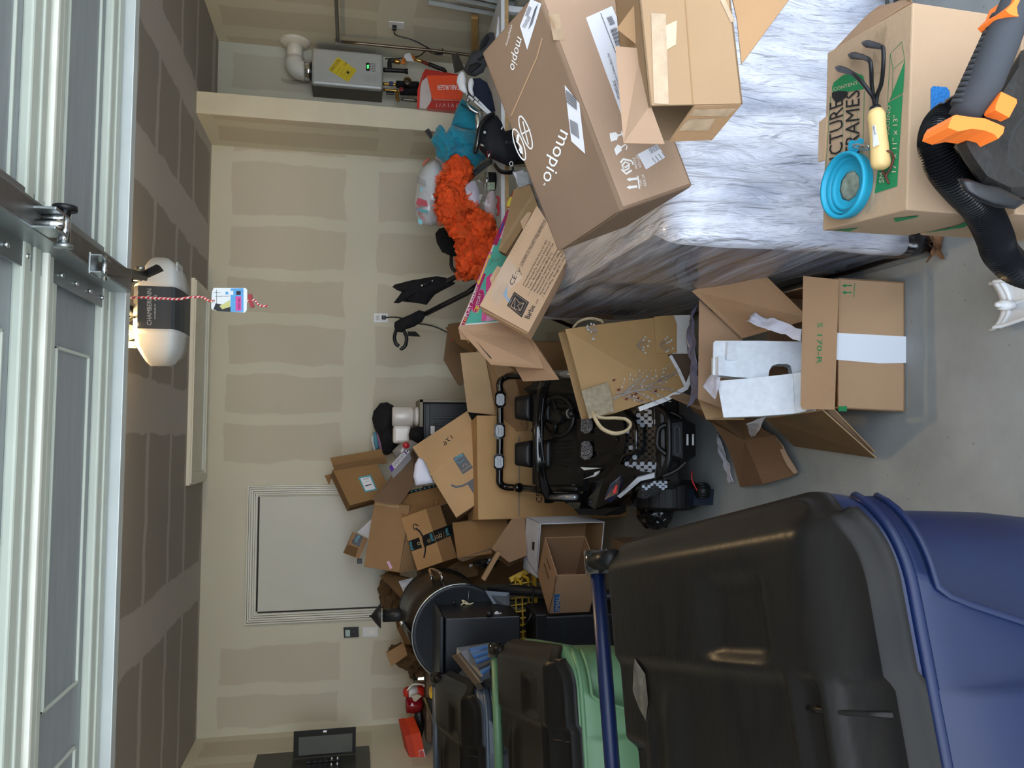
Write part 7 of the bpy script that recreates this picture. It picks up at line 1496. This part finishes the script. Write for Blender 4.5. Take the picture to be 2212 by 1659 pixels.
mb.tpx('Barbie', pb3, (1143, 690), (1157, 662), (1132, 686), DG, .002, bold=.01); mb.tpx('.com', pb3, (1159, 658), (1164, 648), (1156, 656), DG, .002)
mb.tpx('CE', pb3, (1108, 618), (1117, 598), (1099, 612), DG, .002); mb.spx(pb3, [(1113, 591), (1127, 594), (1121, 577)], .002, DG, .001, closed=True); mb.spx(pb3, [(1118, 586), (1123, 588), (1121, 583)], .003, DG)
mb.tpx('CONFORMS TO THE SAFETY REQUIREMENTS OF', pb3, (1128, 577), (1181, 478), (1121.5, 573), DG, .002)
Rt = random.Random(3); txts = ('and manufactured by Mattel, East Aurora, NY 14052', 'Mattel Australia Pty., Richmond, Victoria 3121', 'Tower, World Finance Centre, Harbour City', 'Kowloon, Malaysia, Service 1300 135 312', 'Manufactured, imported or distributed by', 'Mattel South Africa (PTY) LTD, Office 102', 'Mattel U.K. Limited, the Porter Building', '1 Brunel Way, Slough SL1 1FQ, U.K.')
for k, s_ in enumerate(txts):
    x0, y0 = 1127+k*6.2+4, 618-k*.0+k*3.4; L_n = .98 if k != 3 else .8
    mb.tpx(s_, pb3, (x0, y0), (x0+(1181-1128)*L_n+k*.6, y0-(577-478)*L_n-k*.5), (x0-3.6, y0-2.4), DG, .002)
mb.dpx(pb3, [(1090, 630), (1086, 620), (1094, 610), (1106, 618), (1108, 640), (1098, 640)][:0] or [(1086, 636), (1097, 616), (1095, 641), (1106, 650), (1100, 656)], M('pale_blue_arrow', (150, 174, 196), rough=.6))
for k in range(9): mb.spx(pb3, [(1110+k*4.2, 552-k*7.4), (1102+k*4.2, 546-k*7.4)], .001, M('crease_tan', (170, 138, 108)), .002); mb.spx(pb3, [(1062+k*3, 650-k*5), (1076+k*3, 658-k*5)], .001, M('crease_tan', (170, 138, 108)), .002)
mb.dpx(pb3, [(1060, 640), (1082, 578), (1100, 560), (1130, 600), (1092, 634), (1072, 664)], M('glossy_tape_peach', (212, 184, 160), rough=.12, coat=.6), .0006)
mb.spx(pb3, [(1150, 720), (1229, 560)][:0] or [(1140, 640), (1186, 556)], .0008, DG, .002)
mb.build('carton_body', bc2)
flap(bc2, [PY(1058, 602, 3.0), PY(1074, 574, 3.04), PY(1082, 578, 3.02), PY(1062, 616, 2.98)], BT); flap(bc2, [PY(1124, 478, 3.14), PY(1140, 458, 3.16), PY(1148, 460, 3.14), PY(1130, 496, 3.1)], BT)
flap(bc2, [PY(1036, 660, 2.94), PY(1045, 672, 2.92), PY(1138, 722, 2.79), PY(1141, 718, 2.79)], K_EDGE)
fc = [PY(1110, 409, 3.55), PY(1145, 399, 3.45), PY(1162, 446, 3.25), PY(1150, 460, 3.22), PY(1092, 548, 3.15), PY(1077, 541, 3.2)]
pfc = pl3(fc[0], fc[2], fc[5]); mb = MB(); mb.slab([pfc.hit(*q) for q in ((1110, 409), (1145, 399), (1162, 446), (1150, 460), (1092, 548), (1077, 541))], .02, card('carton_olive_tan', (166, 136, 100)), edge=K_DARK)
mb.spx(pfc, [(1082, 536), (1150, 424)], .03, TAPE, .001); tag(mb.build('folded_carton'), 'folded flat brown carton, taped, lying over the turquoise toy carton', 'cardboard box')
sheet([PY(1108, 370, 3.7), PY(1130, 366, 3.7), PY(1142, 400, 3.55), PY(1118, 404, 3.6)], mat=WF, name='plastic_wrap', label='white crinkled plastic wrap scrap under the large lettered carton', seed=12, amp=.02)
for (P4, sd) in (([PY(1115, 372, 3.6), PY(1140, 372, 3.6), PY(1146, 395, 3.5), PY(1122, 404, 3.5)], 3),):
    mb = MB(); mb.slab(P4, .003, M('foil_mailer', (190, 194, 200), rough=.25, metal=.3, bump=.4)); tag(mb.build('foil_mailer'), 'shiny silver mailer corner on top of the turquoise toy carton', 'mailer')

# ================================================================ folded black stroller
st_ = thing('stroller', 'folded black stroller with closed canopy and hooked handle beside the wall outlet', 'stroller', (.95, 5.15, 0))
mb = pillow([(847, 620), (852, 615), (880, 607), (918, 600), (945, 597), (962, 599), (975, 607), (985, 612), (975, 618), (958, 626), (940, 636), (922, 659), (905, 656), (880, 652), (866, 650), (862, 655), (850, 654), (856, 645), (860, 640), (868, 630), (856, 626)], 5.0, .05, BLACK_CL, fold=.012, freq=9, seed=4); cn = mb.build('canopy', st_, fix=True)
mb = MB(); mb.cyl(PY(912, 617, 4.93), PY(912, 617, 4.92), .01, CHROME); mb.tube([PY(912, 617, 4.93), PY(930, 610, 4.93)], .005, BLACK, n=6); mb.cyl(PY(934, 607, 4.93), PY(934, 607, 4.925), .006, CHROME); sub_build(mb, 'joint', cn, st_)
mb = MB(); mb.tube([PY(1035, 612, 4.8), PY(1010, 632, 4.85), PY(960, 657, 4.93), PY(918, 678, 5.0)], .016, BLACK, n=12); mb.tube([PY(1030, 622, 4.82), PY(1010, 636, 4.85), PY(960, 661, 4.93), PY(920, 681, 5.0)], .008, M('tube_dark', (50, 50, 52), rough=.3, metal=.5), n=8); mb.build('push_tube', st_)
mb = pillow([(852, 696), (865, 688), (885, 680), (905, 670), (915, 672), (919, 682), (912, 695), (895, 706), (875, 712), (868, 718), (856, 716), (851, 706)], 5.0, .03, BLACK_CL, seed=6, fold=.006); mb.build('grip_sleeve', st_, fix=True)
mb = MB(); mb.tube(curve([PY(856, 712, 5.0), PY(852, 728, 4.99), PY(855, 742, 4.98), PY(862, 748, 4.98)], 6), .012, BLACK, n=10); mb.tube(curve([PY(872, 714, 5.0), PY(878, 728, 4.99), PY(876, 745, 4.98), PY(868, 753, 4.98), (PY(865, 751, 4.98))], 6), .012, BLACK, n=10); mb.build('hooked_handle', st_)
mb = MB(); mb.slab([PY(880, 716, 4.98), PY(898, 716, 4.98), PY(909, 727, 4.98), PY(882, 726, 4.98)], .006, BLACK_CL); mb.build('strap', st_)
mb = MB()
for P, r in (([(975, 552, 5.0), (975, 575, 5.0), (985, 588, 5.0), (1000, 596, 4.95)], .012), ([(990, 548, 4.95), (1000, 570, 4.95), (1000, 590, 4.95)], .012), ([(958, 612, 5.0), (990, 596, 4.95), (1020, 592, 4.9), (1045, 590, 4.8)], .018), ([(1000, 602, 4.95), (1030, 596, 4.9)], .022)): mb.tube(curve([PY(*q) for q in P], 5), r, BLACK, n=10)
mb.tube([V((1.05, 4.95, .02)), PY(1035, 600, 4.85)], .014, BLACK, n=8); mb.tube([V((.75, 5.2, .02)), PY(1035, 620, 4.85)], .014, BLACK, n=8); mb.build('frame', st_)
mb = pillow([(940, 505), (948, 494), (962, 490), (975, 498), (985, 520), (994, 545), (990, 555), (972, 552), (955, 545), (944, 525)], 5.0, .05, BLACK_CL, seed=9, fold=.012); mb.build('seat_fabric', st_, fix=True)

# ================================================================ heap on the white table at the right
zt3 = PY(1082, 420, 4.55).z
tb_ = thing('white_table', 'white topped table with raw pine edge under the clothes heap', 'table', (1.9, 4.85, 0))
mb = MB(); mb.box((2.0, 4.79, zt3-.012), (1.55, .5, .024), WHITE, bev=.002); mb.build('tabletop', tb_); mb = MB(); mb.box((2.0, 4.543, zt3-.035), (1.55, .02, .022), M('raw_pine', (196, 160, 110), rough=.7, var=.15, scale=8, stretch=(6, 1, 1))); mb.build('pine_edge', tb_)
for x in (1.3, 2.7):
    for y in (4.6, 4.98): mb = MB(); mb.box((x, y, (zt3-.03)/2), (.04, .04, zt3-.03), WHITE, bev=.003); mb.build('leg', tb_)
cj = thing('candle_jar', 'wide matte black jar with pale label and silver rim on the white table', 'jar', PY(1076, 392, 4.7))
jz = zt3; jc = PY(1062, 392, 4.75); mb = MB(); zj = PY(1045, 392, 4.75).z; rj = .058
mb.lathe(V((jc.x, 4.75, jz)), (0, 0, 1), [(0, 0), (rj, 0), (rj, zj-jz-.03), (rj*.96, zj-jz-.02), (0, zj-jz-.02)], BLACK_M, n=32); mb.build('jar_body', cj); mb = MB(); mb.lathe(V((jc.x, 4.75, zj-.022)), (0, 0, 1), [(rj*.97, 0), (rj, .002), (rj, .012), (rj*.97, .016), (0, .014)], CHROME, n=32); mb.build('rim', cj)
pj = Pl(V((jc.x, 4.75-rj-.001, jz)), V((1, 0, 0)), V((0, 0, 1))); mb = MB(); mb.slab(pts(pj, [(1053, 394), (1069, 394), (1069, 410), (1053, 410)], .004), .003, M('jar_label', (196, 208, 176), rough=.6)); mb.spx(pj, [(1057, 402), (1063, 398), (1066, 404)], .003, M('label_teal', (70, 150, 158)), .006); mb.build('jar_label', cj)
mb = MB(); mb.tube([PY(1068, 342, 4.9), PY(1040, 362, 4.8), PY(1012, 384, 4.75)], .02, M('tube_silver_grey', (110, 116, 122), rough=.3, metal=.6), n=14); tag(mb.build('metal_tube'), 'thick silver grey tube slanting below the turquoise clothes toward the tulle', 'tube')
mb = MB(); mb.tube(curve([PY(1073, 424, 4.6), PY(1078, 432, 4.6), PY(1075, 445, 4.6), PY(1078, 456, 4.6), PY(1074, 466, 4.6)], 4), [.006]*8+[.009]*5+[.006]*4, M('red_plastic', (206, 30, 46), rough=.3), n=8); tag(mb.build('plastic_hook'), 'small wavy red plastic hook at the white table edge', 'hook')
TL = M('turquoise_cloth', (30, 138, 162), rough=.85, var=.08, scale=8, bump=.25, bscale=14, sheen=.2)
tj = thing('turquoise_sweatpants', 'bright turquoise sweatpants draped in folds over the golf gear', 'clothing', PY(1040, 320, 4.8))
mb = pillow([(938, 277), (948, 272), (958, 283), (968, 286), (976, 268), (998, 276), (1026, 280), (1032, 300), (1028, 316), (1050, 336), (1030, 360), (1003, 370), (985, 364), (958, 356), (944, 335), (934, 310)], 4.7, .10, TL, fold=.055, freq=11, seed=3, rings=26, den=.014); mb.build('gathered_body', tj, fix=True)
mb = pillow([(998, 213), (1012, 222), (1034, 238), (1036, 262), (1028, 284), (1000, 278), (974, 270), (982, 245), (990, 228)], 4.72, .05, TL, fold=.014, freq=9, seed=5, rings=20, den=.015); lg_ = mb.build('leg', tj, fix=True)
mb = MB(); pq_ = Pl(PY(1010, 230, 4.64), V((1, 0, 0)), V((0, 0, 1))); 
for k in range(16): mb.spx(pq_, [(996+k*1.9, 224+k*1.2), (993.5+k*1.9, 229+k*1.2)], .004, NAVY, .012)
sub_build(mb, 'cuff_stitching', lg_, tj)
mb = MB(); mb.blob(PY(976, 379, 4.62), (.04, .035, .038), TL, amp=.35, ridge=True, seed=4, freq=2.4); mb.build('knot', tj); mb = MB(); cq = PY(976, 376, 4.58); mb.tube([cq+V((.045*math.cos(t), 0, .045*math.sin(t))) for t in [2*PI*k/20 for k in range(20)]], .004, BLACK, n=6, closed=True); mb.build('hair_tie', tj)
mb = pillow([(946, 272), (950, 269), (956, 273), (962, 283), (952, 288), (944, 284)], 4.68, .02, TL, seed=8); mb.build('waist_end', tj, fix=True)
mb = MB(); mb.slab([PY(918, 282, 4.9), PY(926, 277, 4.9), PY(931, 284, 4.9), PY(940, 308, 4.9), PY(936, 306, 4.9)], .02, BLACK); tag(mb.build('black_strap'), 'short stiff black strap end sticking up left of the turquoise sweatpants', 'strap')
# packet of diapers in clear plastic
dp = thing('diaper_pack', 'bulging white and clear plastic pack with red and teal bands', 'diaper pack', PY(965, 420, 4.85))
mb = pillow([(900, 400), (906, 372), (920, 356), (938, 345), (950, 352), (958, 372), (962, 395), (962, 440), (955, 470), (948, 484), (930, 488), (908, 484), (898, 466), (895, 430)], 4.85, .13, M('pack_white', (206, 208, 210), rough=.25, coat=.5, var=.08, bump=.5, bscale=14), fold=.012, freq=6, seed=6); pkb = mb.build('pack_body', dp, fix=True)
def onp(x, y, off=.0): return PY(x, y, 4.70)+V((0, off, 0))
mb = pillow([(942, 335), (940, 342), (950, 350), (958, 370), (963, 362), (958, 345), (948, 333)], 4.78, .02, CLR, seed=2); mb.build('film_top', dp, fix=True)
ppk = Pl(PY(930, 440, 4.715), V((1, 0, 0)), V((0, .05, 1))); mb = MB()
for (P, m) in (([(898, 440), (903, 427), (922, 434), (924, 446), (905, 444)], M('band_red', (178, 26, 52), rough=.3)), ([(897, 448), (925, 455), (926, 461), (899, 456)], M('band_teal', (60, 146, 154), rough=.3)), ([(947, 440), (958, 430), (959, 440), (948, 446)], M('band_red', (178, 26, 52))), ([(903, 470), (914, 478), (910, 486), (903, 482)], M('band_teal2', (110, 190, 200), rough=.3)), ([(908, 405), (912, 404), (912, 414), (908, 413)], M('band_teal2', (110, 190, 200)))): mb.dpx(ppk, P, m, .002)
mb.tpx('Rascals', ppk, (896, 450), (914, 478), (905, 446), M('band_red', (178, 26, 52)), .004)
for k in range(10): mb.spx(ppk, [(900+k*2, 380+k), (902+k*2, 396+k)], .0012, INK_N, .003)
mb.dpx(ppk, [(928, 430), (945, 436), (942, 480), (930, 476)], M('film_grey_band', (176, 172, 178), rough=.15, alpha=.7), .003); mb.build('printed_bands', dp)
SAL = M('salmon_cloth', (204, 128, 108), rough=.9, bump=.2)
lump('salmon_garment', 'salmon coloured cloth rolled up under the diaper pack', 'clothing', [(944, 466), (950, 450), (958, 442), (968, 448), (966, 470), (962, 486), (950, 490), (943, 484)], 4.72, .04, SAL, seed=3, fold=.012)
lump('salmon_garment', 'salmon coloured cloth corner showing above the diaper pack near the turquoise clothes', 'clothing', [(910, 356), (918, 346), (926, 340), (930, 345), (922, 352), (914, 360)], 4.95, .02, SAL, seed=4)
# orange tulle: many ruffled layers
OT = M('orange_tulle', (232, 80, 20), rough=.8, var=.25, scale=20, alpha=1.0, bump=.6, bscale=30)
OT2 = M('orange_tulle_edge', (238, 96, 36), rough=.8, var=.2, alpha=.7); tu = MB(); Rn = random.Random(21)
spine = curve([PY(985, 375, 4.62), PY(972, 400, 4.62), PY(968, 430, 4.6), PY(985, 455, 4.58), PY(1000, 480, 4.56), PY(1020, 505, 4.5), PY(1035, 525, 4.45), PY(1030, 550, 4.45), PY(1012, 575, 4.5)], 6)
wid = [.05, .07, .09, .10, .11, .12, .12, .10, .06]
pillow([(985, 378), (1000, 390), (1004, 420), (1020, 450), (1040, 470), (1055, 500), (1060, 530), (1045, 560), (1030, 575), (1020, 590), (1008, 580), (1000, 545), (990, 510), (975, 470), (965, 440), (962, 410), (972, 385)], 4.62, .05, OT, fold=.03, freq=11, seed=11, mb=tu)
for i in range(22):
    t = (i+Rn.random())/22; p = spine[min(len(spine)-1, int(t*len(spine)))]; w = wid[min(8, int(t*9))]; r_ = Rn.uniform(.04, .075)
    tu.blob(p+V((Rn.uniform(-w, w)*.75, Rn.uniform(-.07, -.01), Rn.uniform(-w, w)*.6)), (r_, r_*.6, r_*.9), OT, sub=4, amp=.75, freq=2.6, ridge=True, seed=i+40, R=Matrix.Rotation(Rn.uniform(0, 3), 3, 'Y'), fine=.35)
for i in range(170):
    t = Rn.random(); p = spine[min(len(spine)-1, int(t*len(spine)))]; w = wid[min(8, int(t*9))]; a_ = Rn.uniform(0, 2*PI); c_ = p+V((math.cos(a_)*w*.8, Rn.uniform(-.08, .0), math.sin(a_)*w*.7))
    L_l = Rn.uniform(.035, .075); d1_ = V((math.cos(a_), Rn.uniform(-.4, .1), math.sin(a_))); d2_ = V((-math.sin(a_), Rn.uniform(-.3, .3), math.cos(a_))); n_ = d1_.cross(d2_).normalized(); sd = Rn.uniform(0, 50)
    tu.grid(lambda u, v: c_+d1_*L_l*u*(.75+.5*mnoise.noise(V((v*5, sd, 1))))+d2_*L_l*1.4*(v-.5)*(.6+.4*u)+n_*(.012*math.sin(v*12+sd)*(.3+u)+.01*mnoise.noise(V((u*4, v*6, sd)))), 4, 14, OT2)
tag(tu.build('tulle_skirt'), 'bright orange ruffled tulle skirt spilling down beside the toy carton', 'skirt')
WC = M('white_clothing', (214, 206, 222), rough=.85, bump=.2)
cb_ = thing('clear_clothes_bag', 'clear zip bag holding white and pale pink clothes next to the orange tulle', 'bag', PY(1070, 430, 4.6))
mb = pillow([(1003, 405), (1018, 392), (1026, 392), (1034, 410), (1038, 440), (1030, 450), (1015, 442), (1007, 425)], 4.55, .04, WC, seed=4, fold=.014); mb.build('white_clothes', cb_, fix=True); mb = pillow([(1045, 440), (1055, 415), (1065, 412), (1070, 440), (1070, 480), (1058, 485), (1048, 465)], 4.55, .03, M('pale_pink_clothing', (214, 190, 188), rough=.85), seed=5, fold=.012); mb.build('pink_clothes', cb_, fix=True)
FILM = M('clear_bag_film', (224, 226, 230), rough=.1, trans=.85, ior=1.08, alpha=.35, coat=1, bump=.8, bscale=16)
sheet([PY(1002, 395, 4.5), PY(1035, 385, 4.5), PY(1072, 415, 4.48), PY(1070, 495, 4.46)], mat=FILM, name='film', root=cb_, seed=4, amp=.014)
# golf bag and clubs
gbg = thing('golf_bag', 'black golf stand bag with straps lying across the table heap', 'golf bag', PY(1100, 300, 4.3))
GB = M('golf_bag_black', (20, 22, 30), rough=.75, var=.2, bump=.2, bscale=20)
mb = pillow([(1028, 300), (1032, 278), (1042, 258), (1058, 247), (1074, 250), (1084, 264), (1092, 285), (1104, 305), (1120, 345), (1112, 352), (1100, 360), (1080, 352), (1066, 345), (1050, 340), (1038, 325)], 4.35, .08, GB, fold=.012, freq=6, seed=7); q_ = PY(1100, 320, 4.42); mb.tube([V((q_.x+.15, q_.y+.05, .0)), V((q_.x+.12, q_.y+.04, .3)), q_], [.12, .13, .1], GB, n=20); mb.build('bag_body', gbg)
mb = MB(); mb.tube(curve([PY(1026, 332, 4.3), PY(1032, 305, 4.27), PY(1036, 278, 4.26), PY(1050, 255, 4.27), PY(1066, 246, 4.3)], 5), .014, BLACK, n=8); mb.build('collar', gbg)
mb = MB(); mb.tube(curve([PY(1068, 355, 4.3), PY(1078, 368, 4.28), PY(1090, 372, 4.27), PY(1106, 372, 4.27), PY(1108, 364, 4.28)], 5), .012, BLACK, n=8, sq=(1.4, .5)); mb.build('carry_strap', gbg)
pgb = Pl(PY(1070, 320, 4.245), V((1, 0, 0)), V((0, .1, 1))); mb = MB(); mb.spx(pgb, [(1104+3.6*math.cos(t), 355+4.6*math.sin(t)) for t in [2*PI*k/16 for k in range(16)]], .0045, WHITE, .01, closed=True); mb.spx(pgb, [(1052, 328), (1058, 327), (1060, 338), (1053, 341)], .002, M('logo_red', (170, 30, 44)), .01, closed=True); mb.dpx(pgb, [(1054, 337), (1057, 331), (1058, 334), (1056, 340)], WHITE, .011); mb.tpx('CCCC', pgb, (1109, 312), (1109, 306), (1090, 312), INK_N, .011); mb.build('logos', gbg)
mb = MB(); mb.tube([PY(1033, 294, 4.24), PY(1030, 318, 4.24)], .005, STEEL, n=8); mb.tube([PY(1037, 312, 4.24), PY(1047, 316, 4.24)], .007, STEEL, n=8); mb.cyl(PY(1047, 286, 4.25), PY(1047, 286, 4.24), .008, LENS); mb.cyl(PY(1086, 274, 4.26), PY(1083, 279, 4.25), .004, WHITE); mb.build('hardware', gbg)
for nm, lab, head, sh, m in (('golf_club', 'white headed golf driver, upper of the two white-shafted clubs', [(986, 178), (988, 164), (996, 154), (1003, 157), (1006, 170), (1006, 186), (1010, 202), (1003, 202), (994, 196)], ((1007, 203), (1061, 251)), WHITE), ('golf_club', 'slimmer white headed golf club right of the white driver', [(1010, 182), (1014, 170), (1020, 168), (1024, 178), (1021, 194), (1024, 204), (1018, 206), (1012, 198)], ((1021, 206), (1063, 248)), WHITE)):
    t = thing(nm, lab, 'golf club', PY(sh[1][0], sh[1][1], 4.3), 'golf clubs in the golf bag')
    mb = pillow(head, 4.35, .025, m, fold=.0, seed=1, rings=8); mb.build('club_head', t, fix=True)
    mb = MB(); mb.tube([PY(*sh[0], 4.35), PY(*sh[1], 4.3)], .0075, WHITE, n=10); mb.build('shaft', t); mb = MB(); q0, q1 = PY(*sh[0], 4.35), PY(*sh[1], 4.3); mb.tube([q0.lerp(q1, .06), q0.lerp(q1, .1)], .0082, BLACK, n=10); mb.tube([q0.lerp(q1, .3), q0.lerp(q1, .33)], .0082, BLACK, n=10); mb.build('ferrule', t)
for lab, P, head in (('bent chrome golf iron just left of the white clubs', [(1009, 222), (1014, 232), (1024, 240), (1034, 244)], [(1006, 208), (1012, 205), (1018, 212), (1014, 220), (1008, 220)]), ('chrome wedge head beside the golf bag collar', [(1036, 282), (1044, 292), (1052, 296)], [(1026, 262), (1028, 245), (1036, 238), (1044, 246), (1040, 268), (1034, 282), (1028, 280)]), ('smaller chrome wedge head nearest the golf bag opening', [(1044, 268), (1054, 262), (1062, 256)], [(1040, 260), (1046, 250), (1052, 252), (1052, 266), (1046, 272)])):
    t = thing('golf_club', lab, 'golf club', PY(P[-1][0], P[-1][1], 4.35), 'golf clubs in the golf bag')
    mb = MB(); mb.tube(curve([PY(x, y, 4.4) for x, y in P], 4), .007, CHROME, n=8); mb.build('shaft', t); mb = pillow(head, 4.4, .014, CHROME, fold=.0, rings=6); mb.build('club_head', t, fix=True)
lump('navy_bag', 'dark navy fabric bag with faint lettering behind the golf clubs', 'bag', [(1008, 180), (1020, 170), (1036, 168), (1052, 178), (1062, 200), (1070, 240), (1060, 246), (1040, 240), (1020, 215), (1010, 200)], 4.5, .05, NAVY, seed=10, fold=.008)
# orange restaurant bag
wb = thing('orange_paper_bag', 'orange plastic takeaway bag with white lettering beneath the water heater pipes', 'bag', PY(1000, 200, 5.05))
WO = M('bag_orange', (222, 72, 26), rough=.3, coat=.3, var=.08, bump=.5, bscale=20); WRd = M('bag_deep_red', (168, 30, 20), rough=.25, coat=.5, bump=.5, bscale=20); WI = M('bag_inner_pale', (190, 178, 172), rough=.5, bump=.6, bscale=14)
pwb_ = Pl(PY(950, 195, 5.0), V((1, 0, 0)), V((0, .05, 1)))
mb = MB(); mb.slab([pwb_.hit(*q) for q in ((922, 163), (998, 163), (1004, 190), (996, 215), (934, 214))], .03, WO); mb.slab([pwb_.hit(*q, -.004) for q in ((934, 214), (996, 215), (984, 239), (922, 234))], .08, WRd)
mb.tpx('WHATABURGER'[2:], pwb_, (1000, 184), (944, 184), (1000, 195), WHITE, .003); mb.spx(pwb_, [(936, 216), (995, 217)], .004, M('pale_strip', (206, 150, 130)), .003)
for k in range(8): mb.spx(pwb_, [(944+k*6, 232), (942+k*6+(k % 3)*3, 224)], .0015, WHITE, .002)
mb.build('bag_front', wb)
mb = MB(); mb.slab([pwb_.hit(*q, -.01) for q in ((919, 149), (960, 156), (998, 162), (922, 166), (912, 175))], .03, WRd); mb.slab([pwb_.hit(*q, -.006) for q in ((919, 149), (912, 160), (907, 190), (906, 232), (901, 232), (902, 194), (910, 168))], .03, M('bag_red_edge', (206, 44, 30), rough=.3)); mb.slab([pwb_.hit(*q, -.012) for q in ((922, 158), (928, 175), (934, 200), (930, 222), (920, 235), (906, 233), (908, 196), (913, 165))], .02, WI); mb.build('bag_opening', wb)
# grey shell seat, far right
cs = thing('child_seat_shell', 'dark grey moulded seat shell with black openings, far right of the heap', 'seat', PY(1060, 120, 4.6))
SG = M('shell_grey', (62, 64, 68), rough=.55, var=.08)
mb = pillow([(1057, 69), (1048, 76), (1039, 88), (1035, 106), (1019, 112), (1012, 126), (1001, 151), (1010, 162), (1026, 166), (1044, 157), (1056, 130), (1060, 104), (1070, 88), (1068, 70)], 4.6, .05, SG, fold=.008, freq=7, seed=2, ridge=False); mb.build('shell', cs, fix=True)
for P in ([(1010, 152), (1014, 140), (1030, 134), (1042, 138), (1030, 148), (1018, 158)], [(1030, 128), (1044, 118), (1050, 110), (1048, 120), (1038, 130)], [(1036, 106), (1042, 90), (1054, 73), (1058, 82), (1050, 98), (1040, 106)]):
    mb = pillow(P, 4.535, .012, BLACK_M, fold=.002, rings=6); mb.build('opening_pad', cs, fix=True)
mb = MB(); mb.slab([PX(1018, 40, 2.86), PX(1018, 113, 2.86), PX(1033, 113, 2.86), PX(1033, 41, 2.86)], .03, M('pine_board', (190, 150, 92), rough=.6, var=.15, scale=5, stretch=(1, .6, 8))); tag(mb.build('pine_board'), 'pale pine board fixed along the right wall above the grey shell', 'board')
mb = MB(); q_ = [PY(1076, 36, 4.62), PY(1070, 92, 4.62)]; mb.slab([q_[0], q_[1], V((q_[1].x, 4.62, zt3)), V((q_[0].x, 4.62, zt3))], .012, WHITE); tag(mb.build('laminate_board'), 'white laminated board corner behind the large lettered carton', 'board')
mb = MB(); mb.slab([PX(975, 118, 2.6), PX(985, 115, 2.6), PX(1000, 150, 2.5), PX(982, 158, 2.5)], .02, M('dark_bracket', (70, 66, 60), rough=.6)); tag(mb.build('dark_strap'), 'dark hanging strap near the foot of the metal wall pipe', 'strap')
tr_ = thing('wall_track', 'pale metal door track rails fixed to the right wall behind the lettered carton', 'door track', PX(1060, 15, 2.87))
for k, (p0, p1) in enumerate((((925, 4), (1100, 35)), ((985, -4), (1100, 20)), ((1010, -14), (1110, 8)), ((1040, -20), (1120, -4)))):
    mb = MB(); a_, b_ = PX(*p0, 2.87), PX(*p1, 2.87); mb.tube([a_, b_], .018 if k != 2 else .025, M('track_pale_metal', (178, 184, 182), rough=.35, metal=.4), n=4, smooth=False); mb.build('rail', tr_)
